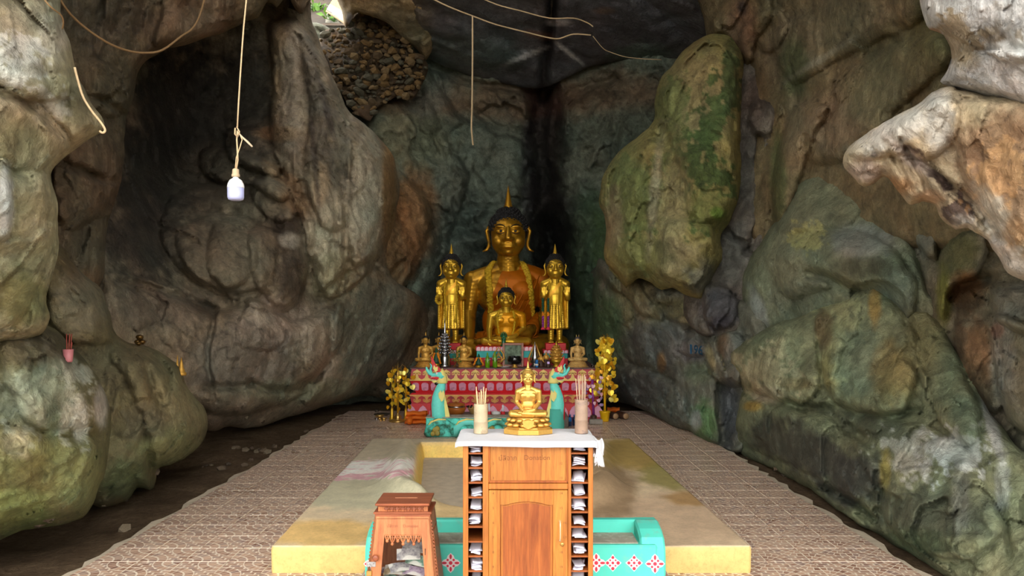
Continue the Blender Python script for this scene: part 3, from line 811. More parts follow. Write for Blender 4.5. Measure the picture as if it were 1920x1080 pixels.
rock('rock_buttress',      # big mottled rock at the lower right
    [(1326, 700), (1345, 660), (1372, 648), (1404, 634), (1444, 610), (1490, 596), (1540, 572), (1590, 556), (1634, 532), (1664, 546), (1690, 562), (1706, 572), (1740, 566), (1764, 590), (1790, 640), (1820, 690), (1850, 760), (1880, 800), (1960, 860), (2300, 900), (2300, 1300),
     (1900, 1240), (1800, 1110), (1742, 1062), (1690, 1030), (1640, 1000), (1600, 976), (1560, 950), (1530, 924), (1490, 902), (1450, 880), (1420, 866), (1388, 848), (1378, 800), (1386, 756), (1392, 726), (1370, 706), (1346, 716)],
    [(1390, 840, 9.1), (1560, 950, 6.5), (1740, 1060, 5.0), (1640, 540, 7.2), (1400, 650, 8.9), (1600, 700, 6.9), (1800, 800, 5.4), (1900, 1000, 4.6), (1500, 620, 8.0), (1450, 780, 8.1), (1700, 900, 5.6), (1480, 880, 7.7), (2200, 1100, 3.9), (1760, 620, 6.3), (1350, 690, 9.6)],
    feats=[('p', [(1372, 655), (1440, 616), (1530, 580), (1545, 600), (1530, 650), (1540, 720), (1500, 760), (1450, 750), (1400, 730), (1375, 690)], .28, 40), ('p', [(1530, 590), (1590, 560), (1640, 536), (1700, 590), (1720, 680), (1700, 770), (1640, 780), (1560, 750), (1540, 680)], .32, 40),
           ('p', [(1500, 700), (1540, 640), (1560, 620), (1580, 640), (1570, 700), (1540, 730)], .12, 16), ('p', [(1700, 580), (1760, 600), (1800, 680), (1840, 770), (1820, 840), (1760, 790), (1720, 700)], .25, 40),
           ('p', [(1385, 760), (1450, 745), (1540, 790), (1620, 830), (1660, 900), (1600, 940), (1540, 900), (1450, 860), (1392, 830)], .22, 40), ('p', [(1600, 800), (1700, 790), (1800, 830), (1860, 920), (1880, 1000), (1780, 1060), (1680, 1000), (1640, 920)], .22, 50),
           ('g', [(1390, 735), (1460, 755), (1540, 770), (1620, 820)], 9, .22), ('g', [(1540, 760), (1640, 780), (1720, 770)], 7, .12), ('p', [(1560, 960), (1600, 960), (1628, 990), (1600, 1000)], .2, 14), ('g', [(1540, 915), (1590, 935), (1640, 975)], 7, .25), ('g', [(1862, 880), (1880, 960), (1890, 1040)], 6, .05)],
    base=(112, 116, 88),
    cols=[(1430, 690, 66, 50, (148, 142, 106), .8, 0, 1), (1440, 740, 30, 16, (170, 160, 130), .75), (1410, 762, 20, 10, (150, 122, 34), .85), (1570, 630, 46, 70, (142, 146, 100), .85, 0, 1), (1640, 570, 12, 40, (156, 124, 48), .8), (1560, 690, 24, 40, (160, 150, 84), .7), (1610, 680, 50, 60, (112, 128, 100), .8), (1680, 700, 40, 60, (134, 118, 62), .75), (1730, 640, 40, 60, (120, 116, 72), .75),
          (1490, 720, 30, 14, (104, 94, 56), .7), (1520, 850, 110, 50, (58, 58, 50), .9, 25), (1440, 820, 50, 40, (66, 66, 52), .85), (1600, 900, 60, 60, (66, 68, 62), .85), (1640, 800, 100, 24, (78, 84, 64), .8, 20), (1720, 850, 70, 44, (150, 152, 138), .8, 0, 1), (1660, 880, 10, 40, (150, 134, 50), .75), (1790, 850, 60, 44, (164, 168, 160), .8, 0, 1), (1820, 780, 40, 50, (96, 112, 86), .8), (1750, 960, 120, 60, (74, 80, 62), .85), (1860, 800, 12, 60, (170, 174, 168), .8, -15),
          (1880, 900, 14, 60, (150, 154, 146), .6), (1700, 1020, 90, 30, (66, 78, 48), .8), (1500, 650, 50, 24, (124, 128, 92), .7), (1545, 615, 16, 40, (110, 84, 44), .6), (1800, 930, 16, 70, (126, 130, 118), .5)],
    big=.15, mid=.045, fine=.014, rim=22, rimd=.3, step=3.4, parent=wall_right, mott=.36)

rock('overhang',           # pale and rust overhang near the mouth, right
    [(1580, 296), (1590, 276), (1624, 250), (1664, 226), (1712, 200), (1756, 170), (1792, 160), (1850, 176), (2320, 220), (2320, 660), (2000, 560), (1922, 528), (1890, 512), (1872, 482), (1852, 452), (1830, 436), (1812, 428), (1790, 430), (1766, 412), (1752, 384), (1730, 378), (1708, 384), (1688, 364), (1672, 342), (1656, 330), (1640, 344), (1618, 348), (1596, 330), (1582, 314)],
    [(1620, 300, 4.05), (1800, 250, 3.5), (1900, 400, 3.35), (1700, 260, 3.75), (1760, 390, 3.75), (2200, 400, 2.9), (1860, 470, 3.55), (2200, 600, 3.1)],
    feats=[('p', [(1590, 290), (1660, 240), (1760, 180), (1800, 200), (1790, 260), (1740, 300), (1690, 290), (1640, 300)], .10, 25), ('p', [(1790, 200), (1930, 200), (2000, 400), (1930, 480), (1850, 400), (1800, 320)], .12, 50), ('g', [(1700, 280), (1760, 330), (1820, 380), (1870, 450)], 10, .1), ('g', [(1660, 270), (1690, 320), (1700, 350)], 6, .05), ('g', [(1690, 262), (1722, 320), (1740, 360)], 5, .05)],
    base=(178, 160, 130),
    cols=[(1690, 240, 90, 30, (206, 200, 186), .9, -30), (1760, 220, 30, 60, (200, 196, 184), .8), (1890, 270, 90, 70, (150, 112, 74), .85), (1850, 340, 50, 50, (156, 118, 82), .8), (1910, 400, 50, 60, (146, 110, 74), .75), (1680, 350, 40, 20, (172, 122, 66), .85), (1740, 370, 30, 14, (182, 138, 96), .8), (1620, 320, 36, 24, (186, 158, 140), .8), (1745, 322, 66, 14, (80, 56, 50), .9, 38, 1), (1795, 402, 34, 26, (76, 58, 54), .9, 0, 1), (1880, 330, 60, 60, (186, 140, 84), .7, 0, 1), (1870, 440, 40, 20, (206, 200, 190), .8, 40, 1),
          (1810, 420, 24, 20, (204, 194, 178), .5), (1860, 400, 26, 60, (204, 194, 172), .75, -30), (1700, 290, 50, 14, (196, 176, 158), .8, 40), (1890, 490, 60, 30, (196, 184, 170), .85, 35), (1880, 180, 40, 16, (118, 108, 78), .7), (1640, 290, 8, 6, (70, 50, 44), .7), (1900, 440, 20, 30, (196, 150, 96), .7), (1830, 210, 26, 30, (188, 168, 128), .7)],
    big=.06, mid=.05, fine=.012, rim=22, rimd=.22, thick=1.0, step=3.2, parent=wall_right, freq=1.6, gain=1.05, facet=.06, hue=.05)

rock('overhang',           # pale overhang above it
    [(1722, -330), (1724, -60), (1726, 0), (1732, 36), (1744, 56), (1768, 66), (1780, 90), (1784, 116), (1770, 140), (1763, 153), (1780, 162), (1820, 172), (1870, 188), (1922, 204), (2320, 280), (2320, -330)],
    [(1800, 60, 3.35), (1740, 0, 3.6), (1900, 100, 3.1), (1780, 155, 3.55), (2200, 100, 2.7), (1800, -250, 3.3), (2200, -250, 2.7)],
    feats=[('p', [(1735, 20), (1780, -40), (1990, -40), (1990, 90), (1900, 120), (1830, 90), (1780, 66)], .12, 40), ('p', [(1780, 120), (1850, 95), (1990, 110), (1990, 210), (1880, 186), (1790, 166)], .10, 30)],
    base=(192, 190, 184), cols=[(1800, 70, 40, 50, (150, 128, 90), .85, 0, 1), (1880, 40, 40, 30, (120, 104, 78), .8, 0, 1), (1840, 20, 40, 30, (206, 204, 200), .8), (1860, 70, 30, 12, (110, 92, 66), .8), (1900, 20, 30, 40, (200, 200, 196), .8), (1750, 60, 16, 8, (176, 124, 60), .8), (1870, 150, 70, 40, (196, 192, 186), .85), (1810, 110, 30, 20, (160, 142, 108), .7)],
    big=.05, mid=.05, fine=.012, rim=26, rimd=.25, thick=1.0, step=3.2, parent=wall_right, freq=1.6, gain=1.05, facet=.06, hue=.05)

# lobe of rock hanging beside the opening in the vault
rock('hanging_lobe',
    [(612, -140), (622, -40), (632, 0), (640, 18), (644, 38), (648, 52), (655, 44), (662, 30), (672, 24), (700, 32), (730, 46), (760, 74), (788, 100), (800, 112), (812, 70), (800, -20), (780, -140)],
    [(650, 10, 14.2), (720, 20, 14.0), (790, 90, 15.0), (700, -120, 12.0), (660, 40, 14.3)],
    base=(150, 132, 96), cols=[(656, 34, 6, 12, (196, 200, 206), .9), (740, 40, 40, 30, (120, 106, 78), .7), (780, 60, 20, 40, (112, 104, 80), .7)],  # pale blue patch at the lobe's tip is a painted daylight highlight
    big=.12, mid=.10, rim=14, rimd=.3, step=3, jit=2, parent=wall_back)

# ================================================================== GROUND, PLATFORM FOOTPRINT
PF = [(-1.53, 4.94), (1.52, 4.94), (1.40, 9.22), (-1.66, 9.22)]      # platform corners


def ground():
    xs = np.arange(-11, 11.01, .11); ys = np.arange(-16, 20.01, .11)
    nx, ny = len(xs), len(ys)
    X, Y = np.meshgrid(xs, ys)
    P = np.stack([X.ravel(), Y.ravel(), np.zeros(X.size)], 1)
    z = -.045 + .10 * fbm(P * .9, 3) + .035 * np.abs(fbm(P * 4, 2)) + .012 * fbm(P * 11, 2)
    inn = (P[:, 0] > -2.95) & (P[:, 0] < 2.85) & (P[:, 1] > 0) & (P[:, 1] < 13.7)
    dx = np.maximum(np.maximum(-2.95 - P[:, 0], P[:, 0] - 2.85), 0); dy = np.maximum(np.maximum(0 - P[:, 1], P[:, 1] - 13.7), 0)
    dd = np.hypot(dx, dy)
    z = np.where(dd < .5, -.05 + (z + .05) * np.minimum(dd / .5, 1) * 1.0, z)
    z = np.where(inn, -.05, z)
    z -= .10 * sstep(.1, 1.2, -2.95 - P[:, 0]) * (P[:, 1] < 9)
    P[:, 2] = z
    i, j = np.meshgrid(np.arange(nx - 1), np.arange(ny - 1))
    a = (j * nx + i).ravel()
    q = np.stack([a, a + 1, a + nx + 1, a + nx], 1)
    c = P[q].mean(1)
    q = q[~((np.abs(c[:, 0]) < 1.3) & (c[:, 1] > 5.1) & (c[:, 1] < 9.1))]
    return np_mesh('ground', P, q, None, M['dirt'], None, 'structure')


t = NT('dirt')
co = t.coord('Object')
n = t.noise(3, 8, .7, co)
n2 = t.noise(22, 6, .7, co)
col = t.ramp(n, [(.3, lin((82, 66, 50))), (.55, lin((108, 90, 70))), (.75, lin((134, 114, 90)))])
col = t.mix(1.0, col, t.ramp(n2, [(.3, .6), (.7, 1.2)]), 'MULTIPLY')
t.set(Base_Color=col, Roughness=.95, Specular_IOR_Level=.1)
t.bump(t.math('ADD', n, n2), .8, .03)
M['dirt'] = t.mat
ground()

# ================================================================== MATERIALS OF THE OBJECTS
def wood(name, dark, light, scale=1.0, rough=.45, axis='Z', coat=.2):
    t = NT(name)
    s = {'Z': (9, 9, .7), 'X': (.7, 9, 9)}[axis]
    co = t.coord('Object', tuple(v * scale for v in s))
    n = t.noise(3.0, 6, .6, co, 1.2)
    n2 = t.noise(12, 5, .7, co, .3)
    col = t.ramp(n, [(.3, lin(dark)), (.5, tuple((a + b) / 2 for a, b in zip(lin(dark), lin(light)))), (.68, lin(light))])
    col = t.mix(.55, col, t.mix(1.0, col, t.ramp(n2, [(.35, .62), (.65, 1.15)]), 'MULTIPLY'))
    t.set(Base_Color=col, Roughness=rough, Specular_IOR_Level=.4, Coat_Weight=coat, Coat_Roughness=.25)
    t.bump(n2, .08, .004)
    return t.mat


M['teak'] = wood('teak', (150, 86, 30), (190, 126, 52))
M['teak_red'] = wood('teak_red', (128, 62, 24), (168, 94, 40))
M['teak_mid'] = wood('teak_mid', (154, 88, 32), (184, 114, 46))
M['boxwood'] = wood('boxwood', (160, 90, 50), (196, 124, 74), rough=.5)
M['boxwood_dark'] = wood('boxwood_dark', (130, 68, 42), (168, 96, 62), rough=.5, axis='X')
M['slot_dark'] = wood('slot_wood', (92, 60, 40), (128, 86, 58), rough=.8, coat=0)
M['paper'] = paint('paper', (214, 214, 226), .8, var=.03)
M['cloth_white'] = paint('cloth_white', (212, 213, 218), .9, var=.04, bump=.05, scale=40, dirt=(192, 194, 190), dirt_amt=.25)
M['pencil'] = paint('pencil', (120, 72, 36), .8)
M['pencil_faint'] = paint('pencil_faint', (150, 92, 62), .8)
M['brass'] = paint('brass', (196, 160, 92), .35, .9, var=.1)
M['steel'] = paint('steel', (190, 190, 190), .35, .9, var=.1)
M['silver'] = paint('silver', (176, 176, 178), .22, 1.0, var=.15, scale=30)
M['gold'] = paint('gold', (206, 164, 50), .36, .7, var=.14, scale=5, bump=.04)
M['gold_big'] = paint('gold_big', (186, 136, 34), .38, .7, var=.12, scale=.06, dirt=(120, 86, 34), dirt_amt=.32, dscale=.035)
M['gold_light'] = paint('gold_light', (204, 160, 80), .34, .72, var=.1, scale=.08)
M['gold_dull'] = paint('gold_dull', (206, 158, 72), .5, .6, var=.15, scale=.08, dirt=(150, 110, 58), dirt_amt=.35, dscale=.05)
M['gold_pale'] = paint('gold_pale', (206, 168, 100), .55, .35, var=.14, scale=.08, dirt=(164, 130, 84), dirt_amt=.35, dscale=.05)
M['gold_leaf'] = paint('gold_leaf', (236, 198, 56), .32, .35, var=.25, scale=9)
M['gold_leaf_pale'] = paint('gold_leaf_pale', (236, 218, 110), .35, .35, var=.2, scale=9)
M['gold_leaf_deep'] = paint('gold_leaf_deep', (216, 156, 24), .35, .35, var=.2, scale=9)
M['hair'] = paint('hair', (26, 24, 24), .65, var=.2, scale=.3)
M['hair_grey'] = paint('hair_grey', (72, 66, 70), .7, var=.2, scale=.3)
M['eye_dark'] = paint('eye_dark', (30, 22, 16), .5)
M['orange_robe'] = paint('orange_robe', (170, 92, 4), .5, .3, var=.2, scale=.05, spec=.2)
M['gold_robe'] = paint('gold_robe', (204, 138, 8), .42, .45, var=.2, scale=.05, spec=.3)
M['saffron'] = paint('saffron', (214, 104, 14), .7, var=.15, scale=12, bump=.2)
M['garland'] = paint('garland', (196, 158, 26), .75, var=.25, scale=60)
M['garland_orange'] = paint('garland_orange', (226, 136, 24), .75, var=.2, scale=60)
M['red'] = paint('red', (208, 36, 44), .5, var=.12, scale=5, dirt=(132, 62, 66), dirt_amt=.18, dscale=3)
M['red_top'] = paint('red_top', (196, 62, 72), .55, var=.12, scale=5, dirt=(110, 74, 78), dirt_amt=.45, dscale=2.5)
M['gold_paint'] = paint('gold_paint', (236, 200, 112), .55, var=.1, scale=9, dirt=(150, 118, 66), dirt_amt=.2, dscale=4)
M['gold_paint_low'] = paint('gold_paint_low', (222, 168, 96), .55, var=.1, scale=9, dirt=(150, 104, 70), dirt_amt=.3, dscale=4)
M['pink'] = paint('pink', (226, 162, 188), .55, var=.12, scale=9, dirt=(150, 96, 116), dirt_amt=.35, dscale=8)
M['pink_light'] = paint('pink_light', (240, 196, 208), .5, var=.08, scale=9)
M['teal'] = paint('teal', (40, 176, 168), .5, var=.12, scale=6)
M['turq'] = paint('turquoise', (118, 230, 216), .55, var=.08, scale=.2, dirt=(72, 200, 186), dirt_amt=.4, dscale=3)
M['turq_worn'] = paint('turquoise_worn', (92, 214, 196), .6, var=.25, scale=10, dirt=(58, 112, 90), dirt_amt=.55, dscale=9, bump=.5)
M['turq_bench'] = paint('turquoise_bench', (86, 210, 190), .6, var=.06, scale=5, dirt=(120, 190, 170), dirt_amt=.3, dscale=7)
M['yellow_paint'] = paint('yellow_paint', (240, 224, 132), .55, var=.1, dirt=(160, 150, 84), dirt_amt=.2, dscale=9)
M['yellow_worn'] = paint('yellow_worn', (170, 150, 70), .6, var=.2, dirt=(96, 108, 70), dirt_amt=.45, dscale=14, bump=.5)
M['white_paint'] = paint('white_paint', (228, 222, 214), .6, var=.05)
M['dust'] = paint('dust', (162, 156, 140), .9, var=.15, scale=12, dirt=(196, 190, 176), dirt_amt=.4, dscale=14)
M['flower_white'] = paint('flower_white', (236, 226, 224), .6, var=.05)
M['flower_red'] = paint('flower_red', (208, 52, 74), .6, var=.15, scale=30)
M['bamboo'] = paint('bamboo', (176, 160, 130), .6, var=.14, scale=12, dirt=(126, 106, 84), dirt_amt=.3, dscale=18, bump=.1)
M['bamboo_old'] = paint('bamboo_old', (152, 126, 106), .6, var=.14, scale=12, dirt=(110, 96, 92), dirt_amt=.4, dscale=14, bump=.1)
M['stick'] = paint('stick', (206, 176, 136), .75, var=.1, scale=20)
M['stick_old'] = paint('stick_old', (176, 146, 122), .75, var=.1, scale=20)
M['black_gloss'] = paint('black_gloss', (16, 16, 18), .12, spec=.6)
M['leaf_green'] = paint('leaf_green', (72, 112, 48), .5, var=.25, scale=9)
M['deep_green'] = paint('deep_green', (22, 74, 52), .55, var=.25, scale=40)
M['bottle_green'] = paint('bottle_green', (96, 150, 20), .12, spec=.6, var=.1)
M['jade'] = paint('jade', (28, 104, 66), .25, spec=.6, var=.2, scale=.2)
M['terracotta'] = paint('terracotta', (178, 102, 36), .45, var=.12)
M['ceramic_white'] = paint('ceramic_white', (222, 222, 220), .25)
M['blue'] = paint('blue', (28, 108, 176), .4, var=.1)
M['blue_dark'] = paint('blue_dark', (36, 52, 84), .5)
M['brown_dark'] = paint('brown_dark', (70, 46, 34), .5, var=.2)
M['purple'] = paint('purple', (150, 60, 150), .35, .4)
M['lilac'] = paint('lilac', (186, 160, 214), .35, .4)
M['pot_yellow'] = paint('pot_yellow', (222, 176, 20), .4)
M['rope'] = paint('rope', (196, 170, 132), .9, var=.15, scale=60)
M['rope_dark'] = paint('rope_dark', (140, 110, 74), .9, var=.15, scale=60)
M['log'] = paint('log', (160, 128, 92), .85, var=.2, scale=20)
M['pink_cup'] = paint('pink_cup', (170, 104, 106), .5)
M['incense_red'] = paint('incense_red', (126, 52, 40), .8)
M['bulb_white'] = paint('bulb_white', (232, 232, 232), .4, var=.02)
M['bulb_diffuser'] = paint('bulb_diffuser', (178, 182, 222), .35, var=.02)
M['bulb_socket'] = paint('bulb_socket', (186, 164, 132), .6, var=.1)
M['stone_grey'] = paint('stone_grey', (140, 132, 122), .85, var=.2)
M['mortar'] = paint('mortar', (196, 182, 160), .9, var=.15, scale=9, bump=.3)

t = NT('glass_pane')
t.set(Base_Color=(1, 1, 1), Roughness=.03, IOR=1.45, Transmission_Weight=1.0)
M['glass'] = t.mat

# patterned tile: fans of small stones printed on each tile
t = NT('tile')
uv = t.coord('UV')
sx = t.node('ShaderNodeSeparateXYZ'); t.L(uv, sx.inputs[0])
u, v = sx.outputs[0], sx.outputs[1]
iu, iv = t.math('SUBTRACT', 1.0, u), t.math('SUBTRACT', 1.0, v)
def hyp(a, b): return t.math('SQRT', t.math('ADD', t.math('MULTIPLY', a, a), t.math('MULTIPLY', b, b)))
d1, d2 = hyp(u, v), hyp(iu, iv)
first = t.math('LESS_THAN', d1, d2)
def sel(f, a, b): return t.math('ADD', t.math('MULTIPLY', f, a), t.math('MULTIPLY', t.math('SUBTRACT', 1.0, f), b))
dd = t.math('MINIMUM', d1, d2)
ang = t.math('DIVIDE', sel(first, t.math('ARCTAN2', v, u), t.math('ARCTAN2', iv, iu)), PI / 2)
ring = t.math('DIVIDE', dd, .205)
ri = t.math('FLOOR', ring); rf = t.math('FRACT', ring)
cnt = t.math('ADD', t.math('MULTIPLY', ri, 2.0), 2.0)
aa = t.math('MULTIPLY', ang, cnt)
ai = t.math('FLOOR', aa); af = t.math('FRACT', aa)
isfan = t.math('LESS_THAN', dd, .62)
bv = t.math('DIVIDE', v, .125); bi = t.math('FLOOR', bv); bf = t.math('FRACT', bv)
bu = t.math('ADD', t.math('DIVIDE', u, .25), t.math('MULTIPLY', bi, .47)); bj = t.math('FLOOR', bu); bg_ = t.math('FRACT', bu)
fa, fb = sel(isfan, rf, bf), sel(isfan, af, bg_)
def edge(f, w): return t.math('LESS_THAN', t.math('ABSOLUTE', t.math('SUBTRACT', f, .5)), .5 - w)
stone = t.math('MULTIPLY', edge(fa, .10), edge(fb, .085))
oi = t.node('ShaderNodeObjectInfo')
cx = t.node('ShaderNodeCombineXYZ')
t.L(sel(isfan, ri, bi), cx.inputs[0]); t.L(sel(isfan, ai, bj), cx.inputs[1])
t.L(t.math('ADD', t.math('ADD', t.math('MULTIPLY', isfan, 3.3), t.math('MULTIPLY', first, 5.1)), t.math('MULTIPLY', oi.outputs['Random'], 50)), cx.inputs[2])
wn = t.node('ShaderNodeTexWhiteNoise'); t.L(cx.outputs[0], wn.inputs['Vector'])
sc_ = t.ramp(wn.outputs['Value'], [(0, lin((138, 98, 82))), (.3, lin((174, 134, 112))), (.6, lin((206, 168, 142))), (.85, lin((180, 150, 134))), (1, lin((148, 118, 110)))])
col = t.mix(stone, lin((240, 224, 204)), sc_)
gw = t.node('ShaderNodeNewGeometry')
dn = t.noise(1.3, 6, .65, gw.outputs['Position'])
col = t.mix(t.ramp(dn, [(.45, 0.0), (.75, .3)]), col, lin((190, 162, 132)))
t.set(Base_Color=col, Roughness=t.ramp(dn, [(.35, .22), (.7, .5)]), Specular_IOR_Level=.5)
M['tile'] = t.mat

# ================================================================== TILED FLOOR
TP = .30


def jagged(x, y0, y1, s, amp):
    out = []
    y = y0
    while y < y1:
        out.append((x + s * amp * random.random(), y)); y += .09 + .1 * random.random()
    return out


lft = jagged(-2.81, 2.9, 12.9, -1, .07); rgt = jagged(2.61, 2.9, 13.0, 1, .07)
outline = lft + [(-2.5, 13.15), (-1.6, 13.3), (0, 13.35), (1.6, 13.3), (2.4, 13.2)] + rgt[::-1]
mb = MB()
n = len(outline)
mb.add([(x, y, -.003) for x, y in outline] + [(x, y, -.07) for x, y in outline], [tuple(range(n - 1, -1, -1))] + [(i, (i + 1) % n, (i + 1) % n + n, i + n) for i in range(n)])
floor = mb.build('floor', M['mortar'])
floor['kind'] = 'structure'


def tile_mesh(cells, name):
    a = TP - .005; b = .0022; h = .012
    V = []; Fc = []; UV = []
    for (x, y) in cells:
        o = len(V)
        for (q, z) in ((a / 2 - b, 0.0), (a / 2, -b), (a / 2, -h)):
            V += [(x - q, y - q, z), (x + q, y - q, z), (x + q, y + q, z), (x - q, y + q, z)]
        fs = [(0, 1, 2, 3)]
        for l in (0, 4):
            fs += [(l + i, l + 4 + i, l + 4 + (i + 1) % 4, l + (i + 1) % 4) for i in range(4)]
        for f in fs:
            Fc.append(tuple(i + o for i in f))
            for i in f: UV.append(((V[o + i][0] - x) / a + .5, (V[o + i][1] - y) / a + .5))
    me = bpy.data.meshes.new(name)
    me.from_pydata(V, [], Fc)
    ul = me.uv_layers.new(name='UVMap')
    ul.data.foreach_set('uv', np.array(UV, np.float32).ravel())
    me.materials.append(M['tile'])
    return me


cells = []
for j in range(34):
    for i in range(18):
        x = -2.8 + TP * (i + .5); y = 3.067 + TP * (j + .5)
        if y > 13.2: continue
        fx = -1.53 - .03 * (y - 4.94); gx = 1.52 - .028 * (y - 4.94)
        if 4.94 < y - .16 and y + .16 < 9.2 and fx + .05 < x - .15 and x + .15 < gx - .05: continue
        cells.append((x, y))
vis = [c for c in cells if c[1] > 4.75 and not (c[1] > 4.9 and c[1] < 9.3 and abs(c[0] + .06) < 1.42)]
vis.sort(key=lambda c: c[1])
near_t = vis[:300]
ns = set(near_t)
tme = tile_mesh([(0, 0)], 'tile')
for x, y in near_t:
    o = link('tile', tme, None, floor, (x, y, random.uniform(-.0004, .0004)))
    o.rotation_euler = (random.gauss(0, .0008), random.gauss(0, .0008), random.choice((0, 0, 0, PI)))
o = link('tile_field', tile_mesh([c for c in cells if c not in ns], 'tile_field'), None, floor)
o['kind'] = 'stuff'

# ================================================================== PLATFORM WITH THE SUNKEN BASIN
t = NT('plaster')
at = t.node('ShaderNodeAttribute', attribute_name='stone')
co = t.coord('Object')
n = t.noise(7, 7, .65, co); n2 = t.noise(40, 5, .7, co)
col = t.mix(1.0, at.outputs['Color'], t.ramp(n, [(.3, .84), (.7, 1.12)]), 'MULTIPLY')
col = t.mix(1.0, col, t.ramp(n2, [(.28, .8), (.5, 1.0), (.7, 1.05)]), 'MULTIPLY')
t.set(Base_Color=col, Roughness=.55, Specular_IOR_Level=.4)
t.bump(t.math('ADD', n, t.math('MULTIPLY', n2, .4)), .15, .02)
M['plaster'] = t.mat


def platform():
    nu, nv = 190, 270
    uu, vv = np.meshgrid(np.linspace(0, 1, nu + 1), np.linspace(0, 1, nv + 1))
    y = 4.94 + 4.28 * vv
    x = (-1.53 - .13 * vv) + (3.05 + .01 * vv) * uu
    X, Y = x.ravel(), y.ravel()
    wd = .64 + .31 * np.clip((Y - 6.0) / 2.8, 0, 1) ** .8
    cxx = -.10
    ax = np.abs(X - cxx)
    s1 = ax - wd
    s2 = (np.sqrt((ax / wd) ** 2 + ((6.6 - Y) / .72) ** 2) - 1) * .62
    s = np.where(Y > 6.6, s1, s2)
    s = np.maximum(s, Y - 8.98)
    N = np.stack([X, Y, 0 * X], 1)
    lipf = sstep(.62, .95, ax / wd) * sstep(5.75, 6.2, Y) * (1 - sstep(8.2, 8.95, Y))
    z = .174 - .36 * sstep(.015, -.10, s) + .15 * np.exp(-((s - .13) / .135) ** 2) * lipf + .006 * fbm(N * 2.5, 3)
    z += .03 * sstep(-.10, -.5, s) * fbm(N * 1.2 + 4, 2)
    px = CX + X / Y * F; py = CY + (H - z) / Y * F
    c = np.tile(np.array(lin((198, 178, 146))), (len(X), 1))
    n1 = fbm(np.c_[X * 2.2, Y * 1.4, X * 0], 4, .6); n2 = fbm(np.c_[X * 9, Y * 4, X * 0], 3, .6)

    def splat(cx_, cy_, rx, ry, rgb, st=.9, hard=.0):
        q = np.sqrt(((px - cx_) / rx) ** 2 + ((py - cy_) / ry) ** 2) + .35 * n1 + .25 * n2
        wg = st * sstep(1.2 - hard, .7 + hard, q)
        c[:] = c + (np.array(lin(rgb)) - c) * wg[:, None]
    splat(720, 835, 130, 50, (176, 164, 140))
    splat(660, 920, 130, 40, (174, 170, 142))
    splat(760, 910, 60, 60, (168, 164, 138), .8)
    splat(600, 1000, 150, 26, (204, 168, 104))
    splat(840, 980, 120, 40, (200, 172, 122))
    splat(1250, 980, 160, 60, (186, 160, 132))
    splat(1140, 920, 60, 60, (140, 116, 88))
    splat(1200, 850, 80, 34, (160, 134, 70))
    splat(1260, 890, 60, 30, (132, 124, 58), .8)
    splat(1300, 935, 60, 14, (150, 112, 54), .7)
    # worn white and pink band painted across the left side
    nb_ = fbm(np.c_[X * 5, Y * 11, X * 0], 4, .65)
    band = sstep(-1.5, 1.5, 17 - np.abs(py - 879 + .05 * (px - 720)) + 16 * nb_ + 5 * n2) * (px < 802)
    c += (np.array(lin((222, 214, 206))) - c) * (band * .92)[:, None]
    pk = sstep(-1.5, 2, 5 - np.abs(py - 889 + .08 * (px - 720)) + 22 * nb_ + 5 * n2) * (px < 802) * band
    pk = np.maximum(pk, sstep(.12, .22, nb_) * band * .8)
    c += (np.array(lin((192, 138, 146))) - c) * (.85 * pk)[:, None]
    pit = sstep(.03, -.02, s)
    yel = np.array(lin((222, 184, 96)))
    wall = pit * sstep(-.22, -.16, z - 0) * 1.0
    c += (yel - c) * (pit * sstep(-.185, -.15, z))[:, None]
    c += (np.array(lin((160, 150, 118))) - c) * (pit * (1 - sstep(-.185, -.15, z)))[:, None]
    c = np.clip(1.3 * c * (1 + .18 * n1 + .12 * n2)[:, None], .01, .9)  # top lightened in the colour to make up for weak light from above
    V = np.stack([X, Y, z], 1)
    i, j = np.meshgrid(np.arange(nu), np.arange(nv))
    a = (j * (nu + 1) + i).ravel()
    q = [np.stack([a, a + 1, a + nu + 2, a + nu + 1], 1)]
    # side faces
    W1 = nu + 1
    loop = list(range(0, W1)) + [k * W1 + nu for k in range(1, nv + 1)] + [nv * W1 + k for k in range(nu - 1, -1, -1)] + [k * W1 for k in range(nv - 1, 0, -1)]
    loop = np.array(loop); m = len(loop)
    rings = [(.010, .004), (.03, .006), (.15, .004), (.18, .0)]
    cen = np.array([-.06, 7.08])
    prev = loop; base = len(V); Vs = [V]; Cs = [c]
    yc = np.array(lin((210, 180, 112)))  # side paint darkened to offset the strong light on upright faces
    for r, (dz, outw) in enumerate(rings):
        P = V[loop].copy()
        P[:, 2] = np.maximum(P[:, 2] - dz, -.01) if r < 3 else -.01
        dirs = np.sign(P[:, :2] - cen) * np.array([outw, outw])
        P[:, :2] += dirs
        cc = np.tile(yc, (m, 1)) * (1 + .2 * fbm(P * 5 + r * 3, 3))[:, None]
        Vs.append(P); Cs.append(cc)
        cur = base + r * m + np.arange(m)
        q.append(np.stack([prev, cur, np.roll(cur, -1), np.roll(prev, -1)], 1)[:, ::-1][:, [3, 2, 1, 0]])
        prev = cur
    o = np_mesh('platform', np.concatenate(Vs), np.concatenate(q), np.clip(np.concatenate(Cs), .01, .95), M['plaster'])
    recalc(o.data)
    return tag(o, 'low ochre-painted concrete platform with a sunken footprint-shaped basin', 'platform')


platform()

